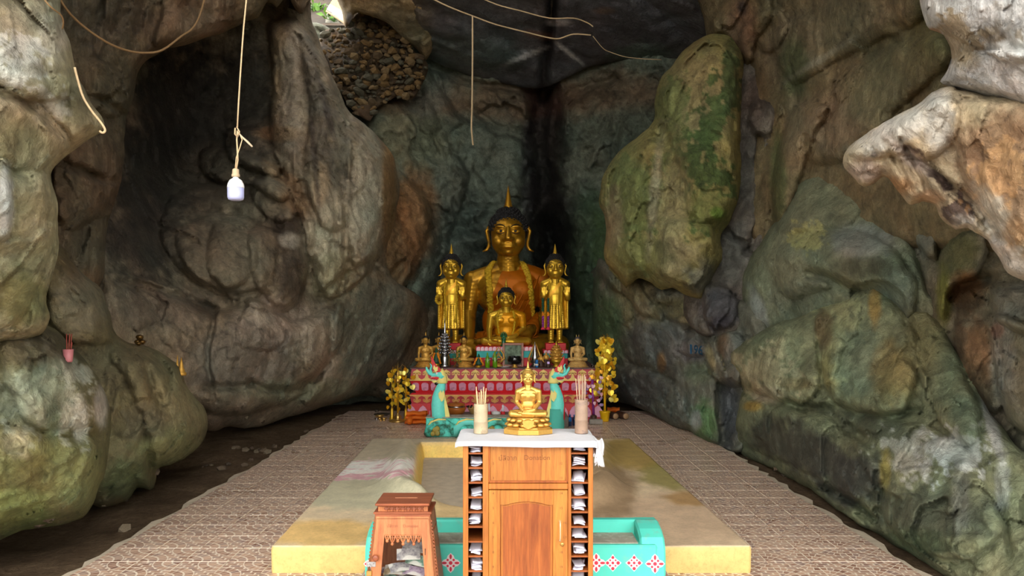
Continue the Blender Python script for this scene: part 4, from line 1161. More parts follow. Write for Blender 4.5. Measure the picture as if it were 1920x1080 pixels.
# ================================================================== TURQUOISE BENCH IN FRONT OF THE PLATFORM
bench = thing('bench', 'turquoise painted concrete bench with pink flower motifs on its front', 'bench', (0, 0, 0))
x0, x1 = -.875, .915
mb = MB(); mb.box(((x0 + x1) / 2, 4.74, .16), (x1 - x0 - .10, .30, .24), bev=.012)
mb.build('body', M['turq_bench'], bench)
mb = MB(); mb.box(((x0 + x1) / 2, 4.885, .19), (x1 - x0 - .04, .07, .345), bev=.012)
mb.build('back_board', M['turq_bench'], bench)
mb = MB(); mb.box(((x0 + x1) / 2, 4.735, .2825), (x1 - x0 - .32, .22, .007), bev=.002)
mb.build('ledge', M['dust'], bench)
for s in (0, 1):
    prof = [(4.60, .045), (4.592, .16), (4.60, .25), (4.64, .315), (4.72, .345), (4.84, .365), (4.925, .36), (4.925, .045)]
    mb = MB()
    xa, xb = ((x0, x0 + .15) if s == 0 else (x1 - .15, x1))
    nn = len(prof)
    rows = [(xa, .012), (xa + .012, 0), (xb - .012, 0), (xb, .012)]
    vs = []
    for xx, ins in rows:
        for yy, zz in prof:
            vs.append((xx, yy + (ins if yy < 4.7 else 0), zz - (ins if zz > .3 else 0)))
    fs = [tuple(range(nn - 1, -1, -1)), tuple(range(3 * nn, 4 * nn))]
    for r in range(3):
        fs += [(r * nn + i, r * nn + (i + 1) % nn, (r + 1) * nn + (i + 1) % nn, (r + 1) * nn + i) for i in range(nn)]
    mb.add(vs, fs)
    o = mb.build('arm_rest', M['turq_bench'], bench); recalc(o.data)
mb = MB(); mb.box(((x0 + x1) / 2, 4.72, .075), (x1 - x0 + .04, .36, .04), bev=.008)
mb.build('base_moulding', paint('trim_pink', (206, 172, 160), .6, dirt=(170, 110, 96), dirt_amt=.5), bench)
mb = MB(); mb.box(((x0 + x1) / 2, 4.73, .028), (x1 - x0 + .10, .40, .056), bev=.01)
mb.build('foot', M['dust'], bench)


def flower_mesh(kind):
    w = MB(); r = MB()
    R = .052
    if kind == 0:   # four-petal cross
        pts = []
        for k in range(16):
            a = PI / 2 + 2 * PI * k / 16
            rad = R * (1.05 if k % 4 == 0 else (.60 if k % 2 == 0 else .82))
            pts.append((rad * math.cos(a), rad * math.sin(a)))
        w.prism(pts, -.003, .0)
        for k in range(4):
            a = k * PI / 2
            c, s_ = math.cos(a), math.sin(a)
            el = [(R * (.66 + .26 * math.cos(q)) * c - R * .13 * math.sin(q) * s_, R * (.66 + .26 * math.cos(q)) * s_ + R * .13 * math.sin(q) * c) for q in [2 * PI * i / 10 for i in range(10)]]
            r.prism(el, -.005, -.002)
            a += PI / 4; c, s_ = math.cos(a), math.sin(a)
            r.prism([(R * .45 * c + R * .13 * math.cos(q), R * .45 * s_ + R * .13 * math.sin(q)) for q in [2 * PI * i / 8 for i in range(8)]], -.005, -.002)
        r.prism([(R * .2 * math.cos(q), R * .2 * math.sin(q)) for q in [2 * PI * i / 10 for i in range(10)]], -.005, -.002)
    else:           # diamond with dots
        w.prism([(0, R), (-R * .3, R * .55), (-R, 0), (-R * .55, -R * .4), (0, -R), (R * .55, -R * .4), (R, 0), (R * .3, R * .55)], -.003, 0)
        for (a, b, q) in ((0, 0, .16), (.6, 0, .2), (-.6, 0, .18), (0, .62, .17), (0, -.64, .19), (.32, .3, .1), (-.3, .3, .1), (.3, -.32, .1), (-.32, -.3, .12)):
            r.prism([(R * (a + q * math.cos(e)), R * (b + q * math.sin(e))) for e in [2 * PI * i / 9 for i in range(9)]], -.005, -.002)
    wm, rm = w.mesh('flower_motif'), r.mesh('petal_dots')
    wm.materials.append(M['flower_white']); rm.materials.append(M['flower_red'])
    return wm, rm


fl = [flower_mesh(0), flower_mesh(1)]
for px, k in ((700, 0), (845, 0), (1118, 0), (1149, 1), (1189, 1), (1228, 0), (900, 1), (945, 0), (990, 1), (1035, 0), (1078, 1)):
    xx = (px - 960) * 4.59 / F
    arm = xx < x0 + .15 or xx > x1 - .15
    o = link('flower_motif', fl[k][0], None, bench, (xx, 4.592 if not arm else 4.590, .177 if not arm else .172))
    if k == 0: o.scale = (1.08, 1, 1.08)
    link('petal_dots', fl[k][1], None, o)

# ================================================================== TEXT
def text_mesh(s, size, name='lettering', align='CENTER', bold=0.0):
    cu = bpy.data.curves.new(name, 'FONT')
    cu.body = s; cu.size = size; cu.align_x = align; cu.align_y = 'CENTER'
    cu.extrude = .0004; cu.offset = bold
    cu.resolution_u = 3
    o = bpy.data.objects.new(name, cu)
    COL.objects.link(o)
    dg = bpy.context.evaluated_depsgraph_get()
    me = bpy.data.meshes.new_from_object(o.evaluated_get(dg))
    bpy.data.objects.remove(o); bpy.data.curves.remove(cu)
    me.transform(Matrix.Rotation(PI / 2, 4, 'X'))
    me.name = name
    return me


# ================================================================== FORTUNE-SLIP CABINET
CD = 4.0                                  # distance of its front
cx0, cx1 = (868 - CX) * CD / F, (1112 - CX) * CD / F
cab = thing('cabinet', 'orange teak cabinet with paper slots down both sides and an arched door', 'cabinet', ((cx0 + cx1) / 2, CD, 0))
CWD = cx1 - cx0; CDP = .40


def X_(px): return (px - CX) * CD / F - (cx0 + cx1) / 2
def Z_(py): return H - (py - CY) * CD / F


TOPZ = .992
posts = [(868, 878), (905, 916), (1065, 1071), (1103, 1112)]
for a, b in posts:
    mb = MB(); mb.box(((X_(a) + X_(b)) / 2, .009, (TOPZ + .1) / 2 + .02), (X_(b) - X_(a), .022, TOPZ - .14), bev=.002)
    mb.build('stile', M['teak_mid'], cab)
for a, b in ((868, 872), (911, 915), (1066, 1070), (1108, 1112)):
    mb = MB(); mb.box(((X_(a) + X_(b)) / 2, .02 + (CDP - .02) / 2, .5), (.010, CDP - .02, .96))
    mb.build('side_panel', M['teak_red'], cab)
mb = MB(); mb.box((0, CDP - .006, .5), (CWD - .01, .012, .97)); mb.build('back_panel', M['slot_dark'], cab)
mb = MB(); mb.box((0, CDP / 2, TOPZ - .008), (CWD + .004, CDP, .016), bev=.002); mb.build('top_board', M['teak_red'], cab)
mb = MB(); mb.box((0, CDP / 2, .05), (CWD, CDP, .10), bev=.004); mb.build('plinth', M['teak_red'], cab)
slotz = [.9295 - .0764 * k for k in range(11)]
sl = {0: (874, 908), 1: (1070, 1105)}
for s in (0, 1):
    a, b = sl[s]
    smb = MB(); smb.box((0, 0, 0), (X_(b) - X_(a), CDP - .03, .009), bev=.0015)
    me = smb.mesh('shelf'); me.materials.append(M['teak_red'])
    for z in slotz:
        link('shelf', me, None, cab, ((X_(a) + X_(b)) / 2, .012 + (CDP - .03) / 2, z))
# fixed upper panel of three boards with moulding
ux0, ux1, uz0, uz1 = X_(916), X_(1065), Z_(905), Z_(828)
for a, b, mm in ((0, .36, 'teak'), (.36, .66, 'teak_mid'), (.66, 1, 'teak')):
    mb = MB(); mb.box((ux0 + (ux1 - ux0) * (a + b) / 2, .014, (uz0 + uz1) / 2), ((ux1 - ux0) * (b - a) - .0008, .010, uz1 - uz0))
    mb.build('upper_board', M[mm], cab)
mb = MB()
mb.box(((ux0 + ux1) / 2, .004, uz0 + .004), (ux1 - ux0, .014, .012), bev=.003)
mb.box((ux0 + .004, .004, (uz0 + uz1) / 2), (.010, .014, uz1 - uz0), bev=.003)
mb.box((ux1 - .004, .004, (uz0 + uz1) / 2), (.010, .014, uz1 - uz0), bev=.003)
mb.build('moulding', M['teak_red'], cab)
mb = MB(); mb.box(((ux0 + ux1) / 2, .007, Z_(912)), (ux1 - ux0, .022, .030), bev=.003); mb.build('rail', M['teak_mid'], cab)
# door
dx0, dx1, dz1, dz0 = X_(916.5), X_(1064.5), Z_(919), .115
door = MB()
fw0, fw1 = X_(938), X_(1037)
arch_z, spring = Z_(940), Z_(946)


def arch(xa, xb, zb, zs, zt, n=14, drop=.012):
    pts = [(xa, zb), (xa, zs)]
    for k in range(1, n):
        q = k / n
        pts.append((xa + (xb - xa) * q, zs + (zt - zs) * (.5 - .5 * math.cos(2 * PI * q)) ** .8 - drop * max(0, .10 - abs(q - .10)) * 4 - drop * max(0, .10 - abs(q - .90)) * 4))
    pts += [(xb, zs), (xb, zb)]
    return pts


outer = [(dx0, dz0), (dx0, dz1), (dx1, dz1), (dx1, dz0)]
inner = arch(fw0, fw1, dz0 + .06, spring, arch_z)
# frame as strips between the door's rectangle and the arched opening
mbd = MB()
mbd.box(((dx0 + fw0) / 2, .006, (dz0 + dz1) / 2), (fw0 - dx0, .02, dz1 - dz0), bev=.002)
mbd.box(((dx1 + fw1) / 2, .006, (dz0 + dz1) / 2), (dx1 - fw1, .02, dz1 - dz0), bev=.002)
mbd.box(((fw0 + fw1) / 2, .006, dz0 + .03), (fw1 - fw0, .02, .06), bev=.001)
top = inner[1:-1]
nn = len(top)
mbd.prism(top + [(fw1, dz1 - .0005), (fw0, dz1 - .0005)], -.0035, .0155)
dr = mbd.build('door', M['teak'], cab); recalc(dr.data)
mb = MB(); mb.prism(inner, .006, .014); o = mb.build('door_panel', M['teak_mid'], dr); recalc(o.data)
ins = .010
inn2 = arch(fw0 + ins + .004, fw1 - ins - .004, dz0 + .07, spring - .010, arch_z - .012)
mb = MB(); mb.prism(inn2, .0015, .008); o = mb.build('raised_field', M['teak_red'], dr); recalc(o.data)
mb = MB()
mb.tube([(p[0], .002, p[1]) for p in inner], .0034, 6)
mb.build('panel_bead', M['teak_red'], dr)
hx = X_(1050)
mb = MB()
mb.tube([(hx, -.003, Z_(976)), (hx, -.022, Z_(978)), (hx, -.027, Z_(985)), (hx, -.027, Z_(1005)), (hx, -.022, Z_(1012)), (hx, -.003, Z_(1014))], [.004, .0042, .0036, .0036, .0042, .004], 8)
mb.ball((hx, -.005, Z_(977)), (.006, .004, .006)); mb.ball((hx, -.005, Z_(1013)), (.006, .004, .006))
mb.build('handle', paint('bone', (216, 196, 160), .35, .5), dr, label='pale metal bow handle')
mb = MB(); mb.lathe([(.010, 0), (.010, .006), (.006, .008)], 14, m=Matrix.Translation((X_(1054), -.003, Z_(1020))) @ Matrix.Rotation(PI / 2, 4, 'X'))
mb.box((X_(1054), -.012, Z_(1020)), (.002, .004, .008))
mb.build('lock', M['brass'], dr)
# handwriting and slot numbers
for s, size, px, py, par, mt in (('บํลิจาก', .036, 952, 860, cab, 'pencil'), ('Donation', .036, 1007, 859, cab, 'pencil')):
    o = link('lettering', text_mesh(s, size), M[mt], par, (X_(px), .0085, Z_(py)))
for k in range(10):
    py = 842 + k * 27.6
    yy = .0085 if py < 900 else -.0045
    for s, px in ((str(k + 1), 925), (str(k + 11), 1052)):
        if px == 1052 and 975 < py < 1026: px = 1059
        if 904 < py < 920: py += 11
        link('slot_number', text_mesh(s, .017), M['pencil'], cab, (X_(px), yy, Z_(py)))

# paper slips lying in the slots
ORD = ['first', 'second', 'third', 'fourth', 'fifth', 'sixth', 'seventh', 'eighth', 'ninth', 'tenth']


def slips(z, xa, xb, s, k):
    col_n = 'left' if s == 0 else 'right'
    p = thing('paper_slips', f'white folded paper slips in the {ORD[k]} slot from the top of the {col_n} column', 'paper', (0, 0, 0), 0, 'fortune slips in the cabinet slots')
    wdt = xb - xa
    for j in range(2 + (k + s) % 3):
        w0 = wdt * random.uniform(.62, .84)
        l0 = random.uniform(.08, .12)
        mb = MB()
        ph = random.uniform(0, 6); crv = random.uniform(.004, .010)
        def fn(u, v, w0=w0, l0=l0, ph=ph, crv=crv):
            return ((u - .5) * w0, (v - .5) * l0, crv * math.sin(u * 4 + ph) * .5 + .004 * (1 - v) + .5 * crv * math.sin(v * 3 + ph))
        mb.grid(fn, 6, 5)
        me = mb.mesh('slip')
        o = link('slip', me, M['paper'], p, ((xa + xb) / 2 + random.uniform(-.1, .1) * wdt * .4, .065 + random.uniform(0, .02), z + .019 + j * .0085))
        o.rotation_euler = (random.uniform(.12, .30), random.uniform(-.07, .07), random.uniform(-.22, .22))
        md = o.modifiers.new('thick', 'SOLIDIFY'); md.thickness = .0016
    p.location = cab.location
    return p


for s in (0, 1):
    a, b = (X_(879), X_(905)) if s == 0 else (X_(1072), X_(1102))
    for k in range(10):
        if s == 0 and k == 6: continue
        slips(slotz[k], a, b, s, k)

# white cloth on top
def cloth():
    bm = bmesh.new()
    hw = CWD / 2 + .012
    y0, y1 = -.022, CDP + .02
    zt = TOPZ + .006
    nu, nv = 90, 60
    drop_f, drop_l, drop_r = .027, .02, .05
    us = np.linspace(-hw - drop_l, hw + drop_r + .05, nu)
    vs = np.linspace(y0 - drop_f, y1, nv)
    grid = {}
    for j, vv in enumerate(vs):
        for i, uu in enumerate(us):
            x, y, z = uu, vv, zt
            z += .0015 * math.sin(uu * 23 + vv * 9) * .6
            df = max(0, y0 - vv)
            if df > 0:
                y = y0 - .006 * math.sin(min(1, df / .02) * PI / 2) - .003 * math.sin(uu * 30)
                z = zt - df * (1 + .12 * math.sin(uu * 9 + 1) + .25 * max(0, uu / hw) ** 2)
            dr_ = max(0, uu - hw); dl = max(0, -hw - uu)
            if dr_ > 0:
                x = hw + .008 + .020 * math.sin(vv * 40) * min(1, dr_ / .05) + .25 * dr_
                z -= dr_ * (1.0 + .4 * math.sin(vv * 22 + 1.0))
            if dl > 0:
                x = -hw - .008 - .9 * dl; z -= dl * .35
            grid[i, j] = bm.verts.new((x, y, z))
    for j in range(nv - 1):
        for i in range(nu - 1):
            bm.faces.new((grid[i, j], grid[i + 1, j], grid[i + 1, j + 1], grid[i, j + 1]))
    # the corner that hangs lower at the front right, in two folds
    for f in bm.faces: f.smooth = True
    me = bpy.data.meshes.new('table_cloth'); bm.to_mesh(me); bm.free()
    o = link('table_cloth', me, M['cloth_white'], None, cab.location)
    md = o.modifiers.new('thick', 'SOLIDIFY'); md.thickness = .003
    return tag(o, 'white cloth spread over the cabinet top with a corner hanging at right', 'cloth')


clo = cloth()
mb = MB()
def fold(u, v):
    x = cx1 - (cx0 + cx1) / 2 + .012 + .045 * u + .006 * math.sin(v * 5)
    y = -.01 + .10 * u + .012 * math.sin(u * 9 + v * 3)
    L = .13 * (1 - .55 * abs(u - .25) - .1 * math.sin(u * 12))
    return (x + .012 * math.sin(u * 14) * v, y, TOPZ + .004 - L * v + .0 * u)
mb.grid(fold, 18, 14)
o = mb.build('hanging_corner', M['cloth_white'], clo)
md = o.modifiers.new('thick', 'SOLIDIFY'); md.thickness = .003

# ================================================================== DONATION BOX
bxo = thing('donation_box', 'tapered reddish wooden donation box with a glass front and padlock', 'box', (-.597, 4.34, 0), .0)
BH = .565
def hw_(z): return .215 - (.215 - .150) * z / BH          # half width at height
def hd_(z): return .165 - (.165 - .115) * z / BH          # half depth
def front(x_rel, z, out=0.0): return (x_rel * hw_(z), -hd_(z) - out, z)
def fquad(a0, a1, z0, z1, o0, o1, mat, name, par):
    """slab lying in the sloping front face: a0..a1 across (-1..1), z0..z1 up, from offset o0 to o1"""
    mb = MB()
    P = [(a0, z0), (a1, z0), (a1, z1), (a0, z1)]
    vs = [front(a, z, o1) for a, z in P] + [front(a, z, o0) for a, z in P]
    mb.add(vs, [(0, 1, 2, 3), (7, 6, 5, 4), (0, 4, 5, 1), (1, 5, 6, 2), (2, 6, 7, 3), (3, 7, 4, 0)])
    return mb.build(name, mat, par)


for (a0, a1) in ((-1, -.93), (.93, 1)):
    fquad(a0, a1, .02, BH, -.02, 0, M['boxwood'], 'corner_post', bxo)
for s in (-1, 1):      # side walls
    mb = MB()
    vs = []
    for xx in (0, .014):
        for (yy, zz) in ((-1, .02), (1, .02), (1, BH), (-1, BH)):
            vs.append((s * (hw_(zz) - xx), yy * hd_(zz), zz))
    mb.add(vs, [(0, 1, 2, 3), (7, 6, 5, 4), (0, 4, 5, 1), (1, 5, 6, 2), (2, 6, 7, 3), (3, 7, 4, 0)])
    o = mb.build('side_panel', M['boxwood'], bxo); recalc(o.data)
    mb = MB(); 
    for k in range(26):
        z = .06 + k * .0185
        mb.box((s * (hw_(z) + .0015), -hd_(z) + .006, z), (.007, .010, .011))
    mb.build('notched_edge', M['boxwood_dark'], bxo)
    mb = MB()
    vs = []
    for xx in (-.004, .0):
        for (yy, zz) in ((-.72, .10), (.72, .10), (.72, .46), (-.72, .46)):
            vs.append((s * (hw_(zz) - xx), yy * hd_(zz), zz))
    mb.add(vs, [(0, 1, 2, 3), (7, 6, 5, 4), (0, 4, 5, 1), (1, 5, 6, 2), (2, 6, 7, 3), (3, 7, 4, 0)])
    o = mb.build('side_field', M['boxwood'], bxo); recalc(o.data)
mb = MB()
vs = []
for yy in (0, .012):
    for (xx, zz) in ((-1, .02), (1, .02), (1, BH), (-1, BH)):
        vs.append((xx * hw_(zz), hd_(zz) - yy, zz))
mb.add(vs, [(0, 1, 2, 3), (7, 6, 5, 4), (0, 4, 5, 1), (1, 5, 6, 2), (2, 6, 7, 3), (3, 7, 4, 0)])
o = mb.build('back_panel', M['boxwood'], bxo); recalc(o.data)
mb = MB(); mb.box((0, 0, .02), (.47, .37, .04), bev=.006); mb.build('base', M['boxwood'], bxo)
mb = MB(); mb.box((0, 0, BH + .002), (.318, .250, .012), bev=.003); mb.box((0, 0, BH - .010), (.304, .238, .014), bev=.002); mb.build('shoulder_moulding', M['boxwood_dark'], bxo)
mb = MB(); mb.box((0, 0, BH + .022), (.272, .205, .034)); nk = mb.build('neck', M['boxwood'], bxo)
mb = MB()
for k in range(7):
    x = -.092 + k * .0305
    mb.lathe([(.012, 0), (.010, .003), (.005, .0015)], 10, m=Matrix.Translation((x, -.1025, BH + .022)) @ Matrix.Rotation(PI / 2, 4, 'X'), sy=.8)
    mb.tube([(x + .006, -.1035, BH + .010), (x + .015, -.1045, BH + .020), (x + .021, -.1035, BH + .034)], .0022, 6)
    mb.tube([(x + .006, -.1035, BH + .034), (x + .015, -.1045, BH + .024), (x + .021, -.1035, BH + .010)], .0022, 6)
mb.build('carved_frieze', M['boxwood_dark'], nk)
LZ = BH + .039
mb = MB()
for (xs_, ys_, dz, th) in ((.280, .246, .004, .008), (.296, .264, .012, .012)):
    for sx_ in (0,):
        pass
    mb.box((0, -.005, LZ + dz), (xs_, ys_, th), bev=.003)
lid = mb.build('lid', M['boxwood_dark'], bxo)
mb = MB(); mb.box((.005, -.0, LZ + .0195), (.125, .008, .003)); mb.build('coin_slot', paint('slot_wear', (160, 104, 72), .7), lid)
# front door: frame, fretwork, glass
door_mb = MB()
def fslab(mb, pts, o0, o1):
    n_ = len(pts)
    vs = [front(a, z, o1) for a, z in pts] + [front(a, z, o0) for a, z in pts]
    mb.add(vs, [tuple(range(n_)), tuple(range(2 * n_ - 1, n_ - 1, -1))] + [(i, i + n_, (i + 1) % n_ + n_, (i + 1) % n_) for i in range(n_)])
GZ0, GZ1 = .10, .452
fslab(door_mb, [(-.92, .045), (-.62, .045), (-.60, BH - .03), (-.92, BH - .03)], -.016, .002)
fslab(door_mb, [(.68, .045), (.92, .045), (.92, BH - .03), (.62, BH - .03)], -.016, .002)
fslab(door_mb, [(-.62, .045), (.68, .045), (.675, GZ0), (-.618, GZ0)], -.016, .002)
fslab(door_mb, [(-.605, GZ1), (.635, GZ1), (.625, BH - .03), (-.60, BH - .03)], -.016, .002)
fd = door_mb.build('front_door', M['boxwood'], bxo); recalc(fd.data)
mb = MB(); fslab(mb, [(-.95, BH - .028), (.95, BH - .028), (.95, BH - .008), (-.95, BH - .008)], -.016, .001); o = mb.build('top_rail', M['boxwood'], bxo); recalc(o.data)
mb = MB(); fslab(mb, [(-.615, GZ0), (.67, GZ0), (.635, GZ1), (-.605, GZ1)], -.014, -.010); gl = mb.build('glass_pane', M['glass'], fd); recalc(gl.data)
mb = MB()
for k in range(7):      # pierced fretwork hanging below the top rail
    a = -.50 + k * .173
    big = k % 2 == 1
    L = .052 if big else .036
    P = lambda a_, z_: front(a_, z_, -.003)
    mb.tube([P(a - .085, GZ1 + .004), P(a - .06, GZ1 - L * .55), P(a, GZ1 - L), P(a + .06, GZ1 - L * .55), P(a + .085, GZ1 + .004)], .0042, 6)
    mb.tube([P(a, GZ1), P(a, GZ1 - L)], .003, 6)
    mb.ball(P(a, GZ1 - L), (.009, .005, .009), 8, 6)
    mb.tube([P(a - .085, GZ1 - .004), P(a - .05, GZ1 - .02), P(a, GZ1 - .012), P(a + .05, GZ1 - .02), P(a + .085, GZ1 - .004)], .003, 6)
mb.box(front(.015, GZ1 - .002, -.004), (.22, .006, .012))
mb.build('fretwork', M['boxwood'], fd)
mb = MB(); 
q = front(-.80, .335, .0)
mb.lathe([(.008, 0), (.007, .012), (.016, .018), (.019, .026), (.014, .034), (.004, .036)], 16, m=Matrix.Translation(q) @ Matrix.Rotation(PI / 2, 4, 'X'))
mb.build('knob', M['boxwood_dark'], fd)
mb = MB(); q = Vector(front(-.93, .295, .004)); mb.box(q, (.052, .004, .028), bev=.001); mb.box(q + Vector((-.012, -.006, -.002)), (.010, .012, .018), bev=.001); mb.tube([q + Vector((.015, -.003, .006)), q + Vector((.015, -.005, .006))], .004, 8)
mb.build('hasp', M['steel'], fd)
mb = MB()
c0 = q + Vector((-.008, -.010, -.045))
mb.box(c0, (.030, .012, .028), bev=.002)
mb.build('padlock', M['brass'], fd)
mb = MB(); mb.tube([c0 + Vector((-.008, 0, .012)), c0 + Vector((-.008, 0, .036)), c0 + Vector((0, 0, .046)), c0 + Vector((.008, 0, .036)), c0 + Vector((.008, 0, .012))], .0025, 8); mb.build('shackle', M['steel'], fd)
for s in ((.66, .36), (.70, .14)):
    mb = MB(); mb.box(front(s[0] + .06, s[1], .002), (.004, .004, .035)); mb.build('hinge', M['brown_dark'], fd)
sl_rot = math.atan2(hd_(0) - hd_(BH), BH)
for s, size, xx in (('บํลิจาก', .022, -.055), ('Donation', .022, .045)):
    o = link('lettering', text_mesh(s, size), M['pencil_faint'], fd, (xx, -hd_(.497) - .0032, .497)); o.rotation_euler = (-sl_rot, 0, 0)

# banknotes inside
def note_mat(name, a, b):
    t = NT(name)
    co = t.coord('Object')
    n = t.noise(40, 5, .7, co)
    n2 = t.noise(9, 2, .5, co)
    col = t.mix(t.ramp(n, [(.4, 0.0), (.6, 1.0)]), lin(a), lin(b))
    col = t.mix(t.ramp(n2, [(.5, 0.0), (.55, .8)]), col, lin((222, 220, 210)))
    t.set(Base_Color=col, Roughness=.8)
    return t.mat
nm = [note_mat('banknote_grey', (176, 172, 168), (120, 118, 124)), note_mat('banknote_green', (140, 176, 156), (92, 132, 112)), note_mat('banknote_violet', (178, 160, 176), (132, 110, 132)), note_mat('banknote_tan', (190, 172, 136), (140, 118, 88))]
nms = ['grey', 'green', 'violet', 'tan']
NOTE = ['standing upright in the middle of the heap', 'leaning towards the right side', 'lying tilted at the front left of centre', 'tilted against the glass at the right', 'tilted at the left of the heap', 'turned endwise in the middle of the heap', 'lying at the far left of the heap', 'turned endwise at the right of the heap',
        'lying flat at the back of the heap', 'lying low at the front right', 'lying low at the front left', 'turned endwise at the bottom of the heap', 'pinned high on the back panel', 'standing upright at the top right of the heap']
mb = MB(); mb.grid(lambda u, v: ((u - .5) * .13, (v - .5) * .062, .004 * math.sin(u * 5)), 6, 2)
nmesh = [mb.mesh('banknote') for _ in range(4)]
for m_, k in zip(nmesh, nm): m_.materials.append(k)
spots = [(.03, -.060, .20, 1.05, .1, 0), (.08, -.05, .165, .8, -.5, 1), (-.02, -.075, .135, .55, .5, 0), (.075, -.085, .115, .5, -.3, 2), (-.06, -.06, .115, .7, -.2, 3), (.02, -.02, .12, .3, .9, 1), (-.09, -.02, .10, .25, .2, 2), (.10, .0, .13, .4, -1.0, 0),
         (-.02, .03, .10, .15, .4, 3), (.05, -.10, .075, .2, .1, 0), (-.07, -.09, .075, .25, -.4, 1), (.0, -.03, .07, .1, 1.2, 2), (.04, .055, .40, 1.45, .02, 1), (.06, -.02, .23, 1.2, -.1, 0)]
for k, (x, y, z, rx, rz, kind) in enumerate(spots):
    z = z + .125 if z < .35 else z
    x *= .82
    o = bpy.data.objects.new('banknote', nmesh[kind]); COL.objects.link(o)
    o.location = (-.597 + x, 4.34 + y, z); o.rotation_euler = (rx, random.uniform(-.1, .1), rz)
    tag(o, f'{nms[kind]} banknote {NOTE[k]} inside the glass donation box', 'banknote', 'banknotes in the donation box')

# ================================================================== STATUES
def voxel(mb, size, smooth=4, name='body'):
    """joins overlapping forms into one continuous sculpted surface"""
    me = mb.mesh('tmp')
    o = bpy.data.objects.new('tmp', me); COL.objects.link(o)
    r = o.modifiers.new('r', 'REMESH'); r.mode = 'VOXEL'; r.voxel_size = size; r.use_smooth_shade = True
    s = o.modifiers.new('s', 'SMOOTH'); s.factor = .5; s.iterations = smooth
    dg = bpy.context.evaluated_depsgraph_get(); dg.update()
    out = bpy.data.meshes.new_from_object(o.evaluated_get(dg))
    bpy.data.objects.remove(o); bpy.data.meshes.remove(me)
    out.name = name
    out.polygons.foreach_set('use_smooth', np.ones(len(out.polygons), bool))
    return out


def limb(mb, pts, rs, n=6):
    P = [Vector(p) for p in pts]
    for i in range(len(P) - 1):
        for k in range(n + 1):
            t_ = k / n
            mb.ball(P[i].lerp(P[i + 1], t_), rs[i] + (rs[i + 1] - rs[i]) * t_, 12, 8)


def head(mb, z, s):
    """head with brow, nose, lips and chin; z = middle of the face, s = scale (1 = head of the great statue)"""
    def B(c, r): mb.ball((c[0] * s, c[1] * s, z + c[2] * s), tuple(v * s for v in r), 18, 12)
    B((0, 0, 10), (33, 34, 36)); B((0, -5, 18), (30, 29, 23)); B((0, -4, -4), (32, 31, 32)); B((0, -8, -18), (26, 25, 19)); B((0, -20, -27), (12, 11, 8))
    for t_ in range(8):
        q = t_ / 7
        B((0, -33 - 7 * q, 15 - 18 * q), (2.8 + 3.6 * q, 4, 4))
    B((-6.5, -35, -5), (5, 4.5, 4)); B((6.5, -35, -5), (5, 4.5, 4)); B((0, -38.5, -4), (5.5, 5, 4.5))
    B((0, -31.5, -13), (14, 4.5, 2.6)); B((0, -31, -18.5), (12.5, 5, 3.2)); B((0, -28, -16), (17, 4.5, 6.5))
    for sx_ in (-1, 1):
        B((sx_ * 14, -29.3, 10), (9, 4.2, 4.6)); B((sx_ * 18, -23, -7), (11, 8, 10)); B((sx_ * 14, -30, 19), (11, 3.2, 2.0))


def hands_lap(mb): pass


def seated_body(vox, lap=False, slim=1.0):
    mb = MB()
    head(mb, 221, 1.0)
    limb(mb, [(0, 3, 150), (0, 1, 196)], [25, 20], 8)
    for k in range(3): mb.lathe([(20.5, -2), (22, 0), (20.5, 2)], 24, (0, 1, 168 + 7 * k))
    mb.ball((0, 2, 118), (60 * slim, 33, 48), 24, 16); mb.ball((0, 0, 135), (64 * slim, 30, 30), 24, 14); mb.ball((0, 2, 66), (47 * slim, 31, 48), 24, 16); mb.ball((0, 0, 30), (58, 40, 26), 24, 12)
    for s in (-1, 1):
        mb.ball((s * 24, -22, 122), (22, 12, 18), 16, 10)
        limb(mb, [(s * 14, 3, 160), (s * 44 * slim, 2, 150), (s * 62 * slim, 2, 142)], [17, 18, 19], 6)
        limb(mb, [(s * 30, 6, 22), (s * 94, -22, 21)], [25, 20], 9)
    # crossed shins
    limb(mb, [(92, -26, 18), (30, -52, 20), (-30, -56, 24)], [19, 16, 12], 8)
    limb(mb, [(-92, -26, 18), (-30, -50, 14), (26, -52, 10)], [19, 15, 12], 8)
    mb.ball((-46, -54, 29), (17, 10, 7)); mb.ball((40, -50, 9), (17, 10, 7))
    # arms
    if not lap:
        limb(mb, [(-66 * slim, 2, 142), (-74, 2, 84), (-72, -22, 44)], [19, 15, 11], 8)
        limb(mb, [(-72, -24, 42), (-70, -36, 30)], [11, 9], 4)
        mb.ball((-70, -42, 24), (12, 6, 13))
        for k in range(4): limb(mb, [(-77 + 5 * k, -46, 20), (-77 + 5 * k, -49, 3 if k else 8)], [2.9, 2.4], 5)
        limb(mb, [(-58, -40, 28), (-53, -46, 18)], [3.2, 2.6], 3)
    else:
        limb(mb, [(-62 * slim, 2, 142), (-66, 6, 84), (-30, -42, 42), (-8, -52, 38)], [17, 14, 10, 9], 8)
    ex = 75 if not lap else 66
    limb(mb, [(66 * slim, 2, 142), (ex, 4, 82), (34, -42, 44), (10, -52, 40)], [19, 15, 11, 10], 8)
    mb.ball((-2, -55, 38), (20, 9, 5))
    for k in range(4): limb(mb, [(-10, -52 - 3.2 * k, 41), (-28, -52 - 3.0 * k, 40)], [2.8, 2.2], 4)
    limb(mb, [(4, -58, 42), (-6, -62, 45)], [3, 2.4], 3)
    return voxel(mb, vox)


